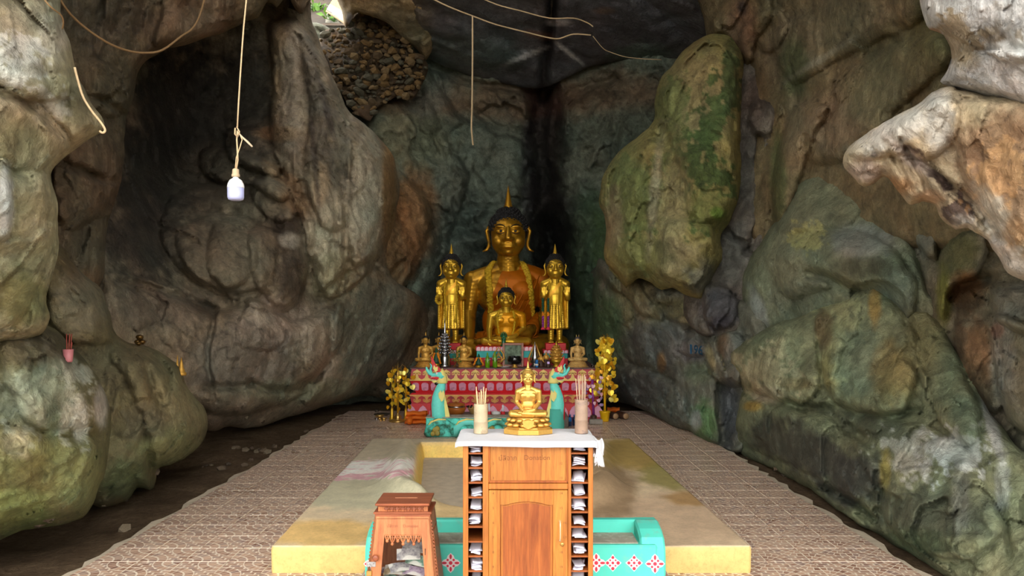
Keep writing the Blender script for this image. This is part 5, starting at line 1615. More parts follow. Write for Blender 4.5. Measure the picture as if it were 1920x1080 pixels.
def standing_body(vox):
    mb = MB()
    s = .50
    head(mb, 138, s)
    limb(mb, [(0, 2, 112), (0, 1, 126)], [11, 9.5], 5)
    mb.ball((0, 1, 98), (20, 11, 22), 20, 14); mb.ball((0, 1, 80), (17, 11, 24), 20, 14)
    mb.lathe([(20, 26), (20, 34), (18.5, 55), (17, 75), (16, 92)], 28, (0, 1, 0), sy=.56)
    for k in range(-3, 4): limb(mb, [(k * 5.2, -9.8 + abs(k) * .9, 30), (k * 4.0, -8.8 + abs(k) * .8, 84)], [1.7, 1.2], 14)   # pleats
    mb.lathe([(19, 26), (21, 27), (19.5, 31)], 28, (0, 1, 0), sy=.56)
    for e in (-1, 1):
        limb(mb, [(e * 10, 2, 115), (e * 20, 2, 110)], [8, 8.5], 5)
        limb(mb, [(e * 20, 2, 110), (e * 23.5, 3, 84)], [8, 6], 7)
        limb(mb, [(e * 23.5, 2, 84), (e * 22, -12, 84), (e * 21.5, -14, 86)], [5.5, 4.6, 4.2], 5)
        mb.ball((e * 21.5, -16.5, 91), (5.6, 2.6, 7.0))
        for k in range(4): limb(mb, [(e * 21.5 - 4.2 + 2.8 * k, -17, 95), (e * 21.5 - 4.5 + 3.0 * k, -18, 105 - abs(k - 1.5))], [1.5, 1.2], 5)
        limb(mb, [(e * 17, -17, 91), (e * 14.6, -18, 97)], [1.7, 1.3], 4)
        for i in range(14):                    # falling edge of the outer robe
            z = 30 + i * 4.2
            mb.ball((e * (23.0 - .02 * i), 2, z), (3.4, 5.0, 5), 10, 8)
            mb.ball((e * 17, 5, z), (7, 3, 5), 10, 8)
        limb(mb, [(e * 8, 2, 34), (e * 8, 1, 4)], [7, 5.2], 7)
        mb.ball((e * 8.5, -6, 2.6), (5.2, 10, 3))
        for k in range(5): mb.ball((e * 8.5 - 4.2 + 2.1 * k, -15.5, 1.6), (1.3, 2.4, 1.4), 8, 6)
    return voxel(mb, vox, 3)


def hair_mesh(z, s, curls=True):
    mb = MB()
    mb.ball((0, 10 * s, z + 18 * s), (37 * s, 38 * s, 36 * s), 32, 20)
    mb.ball((0, 10 * s, z + 48 * s), (22 * s, 22 * s, 11 * s), 24, 12)
    if curls:
        for (cz, R, n_) in ((18, (37, 38, 36), 240), (48, (22, 22, 11), 70)):
            for k in range(n_):
                c = 1 - (k + .5) / n_ * (1.15 if cz == 18 else .95)
                a = k * 2.39996
                st = math.sqrt(max(0, 1 - c * c))
                mb.ball((R[0] * st * math.cos(a) * s, (10 + R[1] * st * math.sin(a)) * s, z + (cz + R[2] * c) * s), 2.6 * s, 6, 4)
    return mb.mesh('hair')


def spire_mesh(z, s, h=44, r=8):
    mb = MB()
    mb.lathe([(r * s, 0), (r * 1.15 * s, 3 * s), (r * .85 * s, 7 * s), (r * .7 * s, h * .35 * s), (r * .35 * s, h * .7 * s), (.4 * s, h * s)], 18, (0, 10 * s, z + 57 * s))
    return mb.mesh('flame_finial')


def ear_mesh(z, s, sx_):
    mb = MB()
    pts = [(35, 2, 14), (38, 3, 21), (40.5, 3, 14), (38.5, 1, 2), (36, -2, -8), (36.5, -4, -16), (40, -6, -22), (48, -7, -25)]
    mb.tube([(sx_ * p[0] * s, p[1] * s, z + p[2] * s) for p in pts], [v * s for v in (2.4, 3.6, 3.6, 3.2, 3.2, 3.4, 2.6, 1.2)], 8)
    return mb.mesh('ear')


from mathutils.bvhtree import BVHTree


def project(me, pts, off):
    """lay points on the front of a statue's face"""
    vs = [v.co.copy() for v in me.vertices]; fs = [tuple(p.vertices) for p in me.polygons]
    b = BVHTree.FromPolygons(vs, fs)
    out = []
    for x, z in pts:
        h = b.ray_cast(Vector((x, -400, z)), Vector((0, 1, 0)))
        out.append(Vector((x, (h[0].y if h[0] is not None else -30) - off, z)))
    return out


def face_meshes(body, z, s):
    brows = []; eyes = []; pups = []
    for e in (-1, 1):
        pts = [(e * (5 + 21 * t_) * s, z + (16 + 7 * math.sin(.25 + 2.5 * t_)) * s) for t_ in [k / 8 for k in range(9)]]
        mb = MB(); mb.tube(project(body, pts, .3 * s), [v * s for v in (.5, .9, 1.1, 1.2, 1.2, 1.1, .9, .7, .4)], 6); brows.append(mb.mesh('eyebrow'))
        pts = [(e * (6 + 17 * t_) * s, z + (8.5 - 3.0 * math.sin(PI * t_)) * s) for t_ in [k / 8 for k in range(9)]]
        mb = MB(); mb.tube(project(body, pts, .2 * s), [v * s for v in (.3, .6, .7, .8, .8, .7, .6, .5, .3)], 6); eyes.append(mb.mesh('eyelid'))
        c = project(body, [(e * 13.5 * s, z + 10.5 * s)], .0)[0]
        mb = MB(); mb.ball(c, (2.6 * s, 1.2 * s, 2.6 * s), 10, 8); pups.append(mb.mesh('pupil'))
    return brows, eyes, pups


def robe_from(body, cond, off, name='robe', smooth=0):
    """cloth lying on the statue: the part of its surface where cond holds, raised and given thickness"""
    bm = bmesh.new(); bm.from_mesh(body)
    bm.normal_update()
    dele = [f for f in bm.faces if not cond(f.calc_center_median(), f.normal)]
    bmesh.ops.delete(bm, geom=dele, context='FACES')
    for it in range(3):
        bmesh.ops.smooth_vert(bm, verts=[v for v in bm.verts if v.is_boundary], factor=.5, use_axis_x=True, use_axis_y=True, use_axis_z=True)
    bm.normal_update()
    for v in bm.verts: v.co += v.normal * off
    me = bpy.data.meshes.new(name); bm.to_mesh(me); bm.free()
    me.polygons.foreach_set('use_smooth', np.ones(len(me.polygons), bool))
    return me


def solid(o, th):
    md = o.modifiers.new('thick', 'SOLIDIFY'); md.thickness = th; md.offset = 1
    return o


def garland_mesh(path, r, bead, name='garland', seed=3):
    rd = random.Random(seed)
    mb = MB()
    P = spline([(p[0], p[1]) for p in path], 1e9, False)
    pts = [Vector(p) for p in path]
    # resample
    L = [0]
    for i in range(1, len(pts)): L.append(L[-1] + (pts[i] - pts[i - 1]).length)
    n_ = max(4, int(L[-1] / bead))
    for k in range(n_ + 1):
        d = L[-1] * k / n_
        i = max(j for j in range(len(L)) if L[j] <= d + 1e-9); i = min(i, len(pts) - 2)
        t_ = (d - L[i]) / max(1e-9, L[i + 1] - L[i])
        c = pts[i].lerp(pts[i + 1], t_)
        for q in range(4):
            a = 2 * PI * q / 4 + k * .8
            mb.ball(c + Vector((math.cos(a) * r * .55, math.sin(a) * r * .35, rd.uniform(-.3, .3) * r)), r * rd.uniform(.55, .8), 6, 5)
    return mb.mesh(name)


def add_head_parts(root, body, z, s, goldm, hairm, hair_me=None, spire=True, h=44, r=8, parts=None):
    link('hair', parts['hair'], hairm, root)
    link('flame_finial', parts['spire'], goldm, root)
    for e in (0, 1): link('ear', parts['ears'][e], goldm, root)
    for e in (0, 1):
        link('eyebrow', parts['brows'][e], M['eye_dark'], root); link('eyelid', parts['eyes'][e], M['eye_dark'], root); link('pupil', parts['pups'][e], M['eye_dark'], root)


def head_parts(body, z, s, h=44, r=8, curls=True):
    b, e, p = face_meshes(body, z, s)
    return dict(hair=hair_mesh(z, s, curls), spire=spire_mesh(z, s, h, r), ears=[ear_mesh(z, s, -1), ear_mesh(z, s, 1)], brows=b, eyes=e, pups=p)


def recol(parts):
    """fresh copies of the meshes so that a statue can have its own materials"""
    out = {}
    for k, v in parts.items():
        if isinstance(v, list): out[k] = [m.copy() for m in v]
        else: out[k] = v.copy()
    for v in out.values():
        for m in (v if isinstance(v, list) else [v]): m.materials.clear()
    return out


U = 14.2 / F                       # metres of one unit on the great statue
BODY = seated_body(1.4)
HP = head_parts(BODY, 221, 1.0)
BODY_S = seated_body(3.6)
HP_S = head_parts(BODY_S, 221, 1.0, curls=False)

# ---- the great Buddha
bz = H - (668 - CY) * U
gb = thing('buddha_statue', 'great seated golden Buddha with black curled hair, towering over the altar', 'statue', (W(953, 668, 14.2).x, 14.2, bz))
gb.scale = (U, U, U)
link('body', BODY, M['gold_big'], gb)
add_head_parts(gb, BODY, 221, 1, M['gold_big'], M['hair'], parts=HP)
def sash(c, n_):
    if c.z > 172 or c.z < 30: return False
    if c.y < -40 or (c.x < -58 and c.z > 40): return False
    line = -8 - (166 - c.z) * .42
    if c.x < line: return False
    if math.hypot(c.x, c.y - 1) < 24 and c.z > 158: return False
    if c.x > 56 and c.z < 92: return False
    return True
o = link('robe', robe_from(BODY, sash, .8), M['orange_robe'], gb); solid(o, 1.6)
mb = MB()
for k in range(6):          # folds of the sash
    q = k / 5
    pts = [(58 - 4 * q - 10 * k, -18 - 14 * t_, 150 - 8 * k - (70 + 4 * k) * t_) for t_ in [0, .25, .5, .75, 1]]
    pp = project(BODY, [(p[0] - 62 * i / 4 * (.5 + .1 * k), p[2]) for i, p in enumerate(pts)], 1.8)
    mb.tube(pp, [1.4, 2.0, 2.2, 2.0, 1.2], 6)
link('robe_fold', mb.mesh('robe_fold'), M['orange_robe'], gb)
pedestal_z = bz - .012
AT = .812
mb = MB(); mb.box((0, 0, -(bz - AT) / 2), (2.1, 1.1, bz - AT), bev=.01)
gp = mb.build('plinth', M['red'], None, (gb.location.x, 14.3, bz))
tag(gp, 'plain red plinth under the great golden Buddha', 'plinth')
# long garland round the great Buddha's neck
def on_body(pts, off):
    return project(BODY, pts, off)
left = [(-34, 168), (-38, 158), (-36, 140), (-34, 120), (-33, 100), (-32, 84), (-31, 70)]
right = [(28, 170), (34, 158), (38, 140), (41, 120), (43, 100), (44, 86), (45, 72)]
pts = on_body(left[::-1], 3) + [Vector((-26, 22, 176)), Vector((0, 26, 178)), Vector((24, 22, 176))] + on_body(right, 3)
gm = garland_mesh(pts, 5.4, 3.6)
o = link('garland', gm, M['garland'], None, gb.location); o.scale = (U, U, U)
tag(o, 'long yellow flower garland hanging round the great Buddha neck', 'garland')

# ---- the middle Buddha in front of it
d = 12.95; U2 = d / F * .425
mz = H - (648 - CY) * d / F
mbu = thing('buddha_statue', 'middle-sized seated golden Buddha on the teal and pink pedestal', 'statue', (W(949, 648, d).x, d, mz)); mbu.scale = (U2, U2, U2 * .92)
hp = recol(HP); b2 = BODY.copy(); b2.materials.clear()
link('body', b2, M['gold'], mbu)
add_head_parts(mbu, b2, 221, 1, M['gold'], M['hair'], parts=hp)
o = link('robe', robe_from(BODY, lambda c, n_: sash(c, n_) and c.z > 48, .8), M['gold_robe'], mbu); solid(o, 1.6)
pts = on_body([(-30, 60), (-34, 84), (-38, 110), (-38, 140), (-32, 164)], 3) + [Vector((-24, 20, 176)), Vector((0, 26, 178)), Vector((24, 20, 176))] + on_body([(30, 166), (36, 140), (37, 110), (34, 80), (28, 58)], 3)
lowp = on_body([(18, 46), (0, 42), (-18, 46)], 6)
o = link('garland', garland_mesh(pts, 4.6, 3.6, seed=5), M['garland'], None, mbu.location); o.scale = mbu.scale
tag(o, 'thick yellow flower garland round the middle Buddha neck', 'garland')

# ---- two standing Buddhas
SB = standing_body(.85)
HPS = head_parts(SB, 138, .50, 40, 8)
def standing(px, label, glabel, mirror):
    d = 13.1; U3 = d / F
    p = W(px, 643, d)
    st = thing('standing_buddha', label, 'statue', p); st.scale = (U3, U3, U3)
    q = recol(HPS); b = SB.copy(); b.materials.clear()
    link('body', b, M['gold'], st)
    add_head_parts(st, b, 138, .5, M['gold'], M['hair'], parts=q)
    mb = MB()
    mb.add(*_sash_strip())
    o = link('robe_band', mb.mesh('robe_band'), M['gold_leaf_deep'], st)
    path = project(SB, [(-9, 44), (-10, 60), (-11, 80), (-12, 100), (-11, 114)] if not mirror else [(-11, 100), (-11, 106), (-11, 114)], 1.2) + [Vector((-8, 9, 122)), Vector((0, 11, 123)), Vector((8, 9, 122))] + project(SB, [(11, 114), (12, 100), (11, 80), (10, 58), (9, 40)] , 1.2)
    g = link('garland', garland_mesh(path, 1.7, 1.5, seed=9), M['garland'], None, p); g.scale = st.scale
    tag(g, glabel, 'garland')
    # red block it stands on
    mb = MB(); mb.box((0, 0, -.055), (.34, .34, .11), bev=.006)
    blk = mb.build('plinth', M['red'], None, p + Vector((0, -.02, 0)))
    tag(blk, f'small red block under the standing Buddha on the {"right" if mirror else "left"}', 'plinth')
    return st


def _sash_strip():
    top = project(SB, [(10, 117), (5, 111), (0, 105), (-6, 98), (-12, 92)], .5)
    bot = project(SB, [(13, 113), (8, 106), (2, 99), (-4, 92), (-11, 85)], .5)
    n_ = len(top)
    vs = top + bot + [p + Vector((0, .8, 0)) for p in top + bot]
    fs = [(i, i + 1, n_ + i + 1, n_ + i) for i in range(n_ - 1)] + [(2 * n_ + i, 3 * n_ + i, 3 * n_ + i + 1, 2 * n_ + i + 1) for i in range(n_ - 1)]
    return vs, fs, True


sl_ = standing(846, 'standing golden Buddha with raised palms at the left of the altar', 'yellow garland on the standing Buddha at left', False)
sr_ = standing(1041, 'standing golden Buddha with raised palms at the right of the altar', 'yellow garland on the standing Buddha at right', True)
# loop of yellow flowers over the left figure's hand
p0 = W(823, 556, 12.9)
o = link('garland', garland_mesh([Vector((math.cos(a) * .045, 0, math.sin(a) * .08 - .05)) for a in [2 * PI * k / 16 for k in range(17)]], .022, .022), M['garland'], None, p0)
tag(o, 'small yellow garland loop over the hand of the left standing Buddha', 'garland')
# two plastic flower ribbons on the right figure's hand
for k, px in enumerate((1018, 1028)):
    rb = thing('ribbon_garland', f'green, orange and violet flower ribbon, {"outer" if k == 0 else "inner"} one on the right standing Buddha hand', 'garland', W(px, 560, 12.82), 0, 'flower ribbons on the right standing Buddha')
    s_ = 12.82 / F
    for nm_, z0, z1, mt in (('green_length', 0, -25, 'deep_green'), ('orange_length', -25, -32, 'garland_orange'), ('violet_length', -32, -53, 'purple')):
        link(nm_, garland_mesh([Vector((0, 0, z0 * s_)), Vector((0, 0, z1 * s_))], .019, .02), M[mt], rb)
    mb = MB(); mb.lathe([(.012, .02), (.032, -.005), (.04, -.03), (.02, -.02)], 12, (0, 0, -55 * s_)); mb.build('tassel', M['flower_red'], rb)


# ---- small Buddhas on stepped bases
def base_tiers(mb, w, h, n_, top=.62, depth=.62, oct=False):
    """stepped throne under a small statue; unit = width of the great statue"""
    for k in range(n_):
        q = k / n_
        ww = w * (1 - (1 - top) * q)
        z0 = -h + h * q; hh = h / n_
        mb.lathe([(ww * .93, z0), (ww, z0 + hh * .25), (ww, z0 + hh * .65), (ww * .9, z0 + hh * .85), (ww * .88, z0 + hh)], 28, sy=depth)


def small_buddha(px, py, d, hgt_px, label, goldm, hairm, base_h=62, w=118, wood_look=False, lap=False, tiers=4, zs=1.0, twin=False, baselabel=None):
    tot = 58 + 44 + 221 + base_h
    s_ = hgt_px * d / F / tot
    st = thing('buddha_figurine', label, 'statue', W(px, py, d), 0)
    st.scale = (s_, s_, s_ * zs)
    q = recol(HP_S); b = BODY_S.copy() if not lap else BODY_L.copy(); b.materials.clear()
    for m in [b, q['hair'], q['spire']] + q['ears'] + q['brows'] + q['eyes'] + q['pups']: m.transform(Matrix.Translation((0, 0, base_h)))
    link('body', b, goldm, st)
    if twin:
        q['spire'] = MB().lathe([(5, 0), (4, 12), (.4, 34)], 10, (-14, 6, 221 + 52 + base_h)).lathe([(5, 0), (4, 12), (.4, 34)], 10, (14, 6, 221 + 52 + base_h)).mesh('flame_finial')
    add_head_parts(st, b, 221, 1, goldm, hairm, parts=q)
    mb = MB(); base_tiers(mb, w, base_h, tiers)
    me = mb.mesh('throne'); me.transform(Matrix.Translation((0, 0, base_h)))
    link('throne', me, goldm, st)
    return st


BODY_L = seated_body(1.9, True, .92)

# ================================================================== ALTAR
AD = 12.15
AS = AD / F                                   # metres per pixel on its front
def AX(px): return (px - CX) * AS
altar = thing('altar', 'stepped red altar with gold scroll bands and pink lotus panels', 'altar', (0, 0, 0))
ax0, ax1 = AX(772), AX(1120)
acx = (ax0 + ax1) / 2


def tier(z0, z1, g0, g1, mat, name, back=14.95):
    """one course of the altar; g0, g1 = how far it stands out at its foot and its top"""
    mb = MB()
    vs = [(ax0 - g, AD - g, z) if k == 0 else (ax1 + g, AD - g, z) if k == 1 else (ax1 + g, back, z) if k == 2 else (ax0 - g, back, z) for (g, z) in ((g0, z0), (g1, z1)) for k in range(4)]
    mb.add(vs, [(3, 2, 1, 0), (4, 5, 6, 7), (0, 1, 5, 4), (1, 2, 6, 5), (2, 3, 7, 6), (3, 0, 4, 7)])
    return mb.build(name, mat, altar)


tier(.614, .800, .03, .0, M['red_top'], 'upper_band')
tier(.795, .812, .02, .02, paint('altar_top', (120, 84, 84), .6, dirt=(80, 66, 60), dirt_amt=.5), 'table_top')
tier(.614, .634, .045, .04, M['gold_paint'], 'gold_edge')
tier(.418, .614, -.06, .03, M['red'], 'panel_band')
tier(.393, .420, .03, .0, M['red'], 'step_edge')
tier(.250, .395, .0, .03, M['red_top'], 'lower_band')
tier(.375, .395, .034, .034, M['gold_paint_low'], 'gold_edge')
tier(.05, .250, .06, .0, M['red'], 'foot_band')
tier(.0, .05, .09, .09, M['red_top'], 'foot')


def scroll():
    """mushroom-headed scroll: stem, pointed cap and two curls"""
    mb = MB(); y0, y1 = -.012, .006
    Wd, Hh = .078, .165
    mb.prism([(-.074, 0), (-.03, .03), (-.016, .075), (-.014, .11), (.014, .11), (.016, .075), (.03, .03), (.074, 0)], y0, y1)
    cap = [(-.014, .095), (-.03, .108), (-.066, .098), (-.06, .122), (-.035, .140), (-.012, .152), (0, .166), (.012, .152), (.035, .140), (.06, .122), (.066, .098), (.03, .108), (.014, .095)]
    mb.prism(cap, y0, y1)
    for s in (-1, 1):
        n_ = 14
        for k in range(n_):
            a0 = PI * .5 + 1.45 * PI * k / n_; a1 = PI * .5 + 1.45 * PI * (k + 1) / n_
            def P(a, r): return (s * (.048 - r * math.cos(a) * -1), .092 + r * math.sin(a))
            ro0 = .030 - .012 * k / n_; ro1 = .030 - .012 * (k + 1) / n_
            q = [P(a0, ro0), P(a1, ro1), P(a1, ro1 - .012), P(a0, ro0 - .012)]
            mb.prism(q, y0, y1)
    me = mb.mesh('scroll_motif')
    return recalc(me)


sm = scroll(); sm.materials.append(M['gold_paint'])
slw = sm.copy(); slw.materials.clear(); slw.materials.append(M['gold_paint_low'])
ns_ = 19
for k in range(ns_):
    x = ax0 + .085 + (ax1 - ax0 - .17) * k / (ns_ - 1)
    link('scroll_motif', sm, None, altar, (x, AD - .030, .630), rot=(-.16, 0, 0))
    o = link('scroll_motif', slw, None, altar, (x, AD - .026, .378), rot=(.20, 0, 0)); o.scale = (.92, 1, -.72)
# pink lotus panels
mb = MB()
pts = [(-.050, -.055), (-.056, .03), (-.046, .055), (-.02, .068), (.02, .068), (.046, .055), (.056, .03), (.050, -.055), (.03, -.066), (-.03, -.066)]
mb.prism(pts, -.012, .01)
pm = recalc(mb.mesh('lotus_panel')); pm.materials.append(M['pink'])
for k in range(20):
    x = ax0 + .06 + (ax1 - ax0 - .12) * k / 19
    o = link('lotus_panel', pm, None, altar, (x, AD + .008, .520), rot=(.43, 0, 0))
# pink petals round the foot
mb = MB()
mb.prism([(-.08, 0), (-.075, .09), (-.04, .15), (0, .18), (.04, .15), (.075, .09), (.08, 0)], -.02, .0)
fm = recalc(mb.mesh('foot_petal')); fm.materials.append(M['pink'])
for k in range(17):
    x = ax0 + (ax1 - ax0) * k / 16
    link('foot_petal', fm, None, altar, (x, AD - .085, .05), rot=(-.28, 0, 0))
for s, xx in ((-1, ax0 - .075), (1, ax1 + .075)):
    for k in range(3):
        o = link('foot_petal', fm, None, altar, (xx, AD + .1 + .2 * k, .05)); o.rotation_euler = (-.28, 0, s * PI / 2)
mb = MB(); mb.box((-.12, 11.62, .077), (1.9, .62, .154), bev=.01)
mb.build('front_step', paint('step_grey', (120, 112, 104), .8), altar)


def pedestal(name, label, x0_, x1_, yf, yb, z0, z1, n_):
    p = thing(name, label, 'pedestal', ((x0_ + x1_) / 2, yf, z0))
    w_ = x1_ - x0_; dp = yb - yf; h = z1 - z0
    MB().box((0, dp / 2, h * .22), (w_, dp, h * .44), bev=.004).build('foot', M['red'], p)
    MB().box((0, dp / 2, h * .60), (w_ * .985, dp - .02, h * .36), bev=.004).build('body', M['teal'], p)
    MB().box((0, dp / 2, h * .89), (w_ + .02, dp + .02, h * .22), bev=.004).build('cornice', M['red'], p)
    b = MB(); pw = w_ / n_
    b.prism([(-pw * .44, 0), (-pw * .40, h * .15), (0, h * .20), (pw * .42, h * .18), (pw * .44, 0), (pw * .1, h * -.01)], -.012, .0)
    me = recalc(b.mesh('lotus_petal')); me.materials.append(M['pink_light'])
    for k in range(n_): link('lotus_petal', me, None, p, (-w_ / 2 + pw * (k + .5), -.0125, h * .795))
    return p


pedestal('pedestal', 'teal and red pedestal with a row of pink petals under the middle Buddha', (893 - CX) * 12.55 / F, (1006 - CX) * 12.55 / F, 12.55, 13.38, AT, mz, 15)
for px, nm_ in ((846, 'left'), (1042, 'right')):
    q = W(px, 652, 12.9)
    pedestal('pedestal', f'narrow teal pedestal with pink petals under the {nm_} standing Buddha', q.x - .2, q.x + .2, 12.88, 13.32, AT, W(px, 643, 13.1).z - .11, 7)

# ---- small Buddhas on the altar
small_buddha(798, 688.5, 12.42, 67, 'small golden Buddha on a tiered throne at the left end of the altar', M['gold_dull'], M['hair'])
small_buddha(823, 684, 12.85, 62, 'small dark golden Buddha half hidden behind the silver stupa', M['gold_dull'], M['hair'])
small_buddha(870, 688.5, 12.42, 67, 'small golden Buddha on a tiered throne beside the silver stupa', M['gold_dull'], M['hair'])
small_buddha(1083, 689, 12.40, 65, 'small pale carved Buddha with two-pointed crown at the right of the altar', M['gold_pale'], M['hair_grey'], twin=True, base_h=74, w=126)

# ---- the gilded Buddha on the cabinet
CZ = TOPZ + .009
st = small_buddha(990, 0, 4.26, 135, 'bright gilded meditating Buddha standing on the white cloth of the cabinet', M['gold_light'], M['gold_light'], base_h=92, w=112, lap=True, tiers=2)
st.location = (W(990, 0, 4.26).x, 4.26, CZ)
mb = MB()
mb.lathe([(150, 0), (150, 26), (138, 30), (132, 36), (118, 40)], 8, smooth=False, sy=.72, rot=PI / 8)
mb.build('octagonal_base', M['gold_light'], st)
mb = MB()
for k in range(14):
    a = 2 * PI * k / 14
    mb.ball((112 * math.cos(a), 78 * math.sin(a), 50), (24, 20, 12), 10, 7)
    mb.ball((106 * math.cos(a + .2), 74 * math.sin(a + .2), 76), (22, 18, 12), 10, 7)
mb.build('lotus_petals', M['gold_light'], st)
mb = MB(); mb.prism([(-34, 78), (-26, 44), (0, 32), (26, 44), (34, 78), (0, 84)], -96, -80); o = mb.build('throne_cloth', M['gold_light'], st); recalc(o.data)

# ---- bamboo incense holders
def bamboo(px, w_px, top, stick_top, n_, mat, smat, label, d):
    s_ = d / F
    p = thing('incense_holder', label, 'incense holder', (W(px, 0, d).x, d, CZ))
    r = w_px / 2 * s_; h = (815 - top) * s_
    mb = MB()
    mb.lathe([(r * .98, 0), (r, .004), (r * .97, h * .38), (r * 1.03, h * .40), (r * .97, h * .42), (r * .96, h * .98), (r * .93, h), (r * .80, h), (r * .80, h * .5), (.001, h * .5)], 22)
    mb.build('bamboo_tube', mat, p)
    ln = (815 - stick_top) * s_
    for k in range(n_):
        a = 2.4 * k; q = r * .62 * math.sqrt((k + .5) / n_)
        x, y = q * math.cos(a), q * math.sin(a)
        tl = ln * random.uniform(.86, 1.0)
        mb = MB(); lean = (x * .5 + random.uniform(-.008, .008), y * .4)
        mb.tube([(x, y, h * .55), (x + lean[0] * 1.2, y + lean[1], tl)], .0028, 6)
        mb.build('incense_stick', smat, p)
    return p


bamboo(901.5, 27, 760, 727, 9, M['bamboo'], M['stick'], 'pale bamboo incense holder at the left of the cabinet top', 4.24)
bamboo(1090, 25, 752, 699, 8, M['bamboo_old'], M['stick_old'], 'brown bamboo incense holder at the right of the cabinet top', 4.24)


# ---- things standing on the altar top
def al(px, d=12.3): return Vector(((px - CX) * d / F, d, AT + .001))


def one(name, label, cat, loc, mb, mat, group=None):
    o = mb.build(name, mat, None, loc); return tag(o, label, cat, group)


p8 = 12.3 / F
sv = thing('silver_stupa', 'ornate silver stupa with a tall needle spire on the altar', 'ornament', al(834, 12.34))
MB().lathe([(.10, 0), (.10, .03), (.085, .05), (.085, .16), (.07, .19), (.06, .21)], 24).build('drum', M['silver'], sv)
mb = MB()
for k, (r, z) in enumerate(((.085, .22), (.10, .27), (.095, .32), (.085, .37), (.075, .42), (.06, .47), (.045, .51))):
    mb.lathe([(r * .7, z - .025), (r, z - .01), (r, z + .01), (r * .7, z + .025)], 20)
    for q in range(10):
        a = 2 * PI * q / 10 + k * .3
        mb.ball((r * math.cos(a), r * math.sin(a), z + .012), .016, 7, 5)
mb.build('tiered_body', M['silver'], sv)
MB().lathe([(.034, .52), (.028, .56), (.018, .60), (.014, .68), (.002, .78)], 16).build('needle_spire', M['silver'], sv)


def baisri(px, h_px, label, d=12.22):
    p = thing('flower_cone', label, 'offering', al(px, d)); s_ = d / F; h = h_px * s_
    MB().lathe([(.04, 0), (.055, .015), (.03, .04), (.05, h * .22)], 16).build('gold_cup', M['gold'], p)
    MB().lathe([(.055, h * .2), (.058, h * .3), (.035, h * .65), (.006, h)], 16).build('leaf_cone', M['deep_green'], p)
    for s in (-1, 1):
        link('orange_strand', garland_mesh([Vector((s * .022, -.045, h * .72)), Vector((s * .05, -.055, h * .45)), Vector((s * .072, -.04, h * .22))], .014, .014), M['garland_orange'], p)
    return p


baisri(818, 38, 'green leaf cone with orange flower strands beside the naga crest at left')
baisri(897.5, 26, 'small leaf cone with orange flower strands beside the green bottles')


def bottle(px, h_px, label, d=12.24):
    p = thing('bottle', label, 'bottle', al(px, d), 0, 'green bottles on the altar'); h = h_px * d / F
    MB().lathe([(.034, 0), (.038, .01), (.038, h * .52), (.030, h * .66), (.014, h * .82), (.010, h)], 16).build('glass_body', M['bottle_green'], p)
    mb = MB()
    for k in range(6):
        a = 2 * PI * k / 6
        mb.tube([(.03 * math.cos(a), .03 * math.sin(a), h * .62), (.05 * math.cos(a), .05 * math.sin(a), h * .42)], .004, 5)
    mb.build('cord_netting', M['silver'], p)
    return p


bottle(914, 28, 'green bottle with yellow-green liquid, left one of two by the portrait')
bottle(928, 31, 'brighter green bottle, right one of two by the portrait')


def lattice(px, h_px, w_px, label, mat, d=12.4):
    """leaf-shaped pierced gilded shrine plate on a foot"""
    p = thing('gilded_ornament', label, 'ornament', al(px, d)); s_ = d / F; h = h_px * s_; w_ = w_px * s_ / 2
    mb = MB()
    for sc_ in (1.0, .62):
        pts = [Vector((0, 0, .05 + (h - .05) * (1 - sc_) * .4)), Vector((w_ * sc_, 0, .05 + h * .28 * sc_)), Vector((w_ * .8 * sc_, 0, .05 + h * .5 * sc_)), Vector((w_ * .3 * sc_, 0, .03 + h * .78 * sc_)), Vector((0, 0, h * (sc_ if sc_ == 1 else .75)))]
        for s in (-1, 1): mb.tube([Vector((s * q.x, q.y, q.z)) for q in pts], [.012, .016, .014, .01, .005], 7)
    for k in range(5):
        z = .08 + (h - .12) * k / 5
        mb.tube([(-w_ * (.8 - .14 * k), 0, z), (0, -.012, z + .02), (w_ * (.8 - .14 * k), 0, z)], .007, 6)
    mb.build('pierced_frame', mat, p)
    MB().lathe([(w_ * .7, 0), (w_ * .75, .02), (w_ * .35, .05), (.02, .06)], 16).build('foot', M['gold_dull'], p)
    return p


lattice(935, 37, 22, 'gilded pierced leaf ornament behind the green bottles', M['gold_dull'])
cone = thing('gilded_ornament', 'silver cone with gilded flame sides behind the blue can', 'ornament', al(1003, 12.4))
MB().lathe([(.06, 0), (.08, .015), (.05, .05), (.075, .08), (.05, .20), (.012, .34), (.004, .40)], 18).build('silver_cone', M['silver'], cone)
mb = MB()
for s in (-1, 1): mb.tube([(s * .07, 0, .06), (s * .105, 0, .12), (s * .06, 0, .24), (s * .015, 0, .37)], [.014, .02, .014, .005], 7)
mb.build('flame_side', M['gold_dull'], cone)
dome = thing('crown_ornament', 'domed gilded crown ornament in front of the right standing Buddha', 'ornament', al(1043, 12.4))
MB().lathe([(.06, 0), (.07, .01), (.04, .04), (.09, .07), (.10, .12)], 20).build('bowl_foot', M['gold'], dome)
mb = MB()
for k, (r, z) in enumerate(((.10, .14), (.105, .19), (.09, .24), (.07, .28), (.045, .32))):
    mb.lathe([(r * .8, z - .03), (r, z), (r * .75, z + .03)], 20)
    for q in range(9): mb.ball((r * math.cos(q * .7 + k), r * math.sin(q * .7 + k), z + .01), .016, 7, 5)
mb.build('tiered_crown', M['gold_dull'], dome)
MB().lathe([(.03, .33), (.016, .37), (.003, .42)], 12).build('tip', M['gold'], dome)
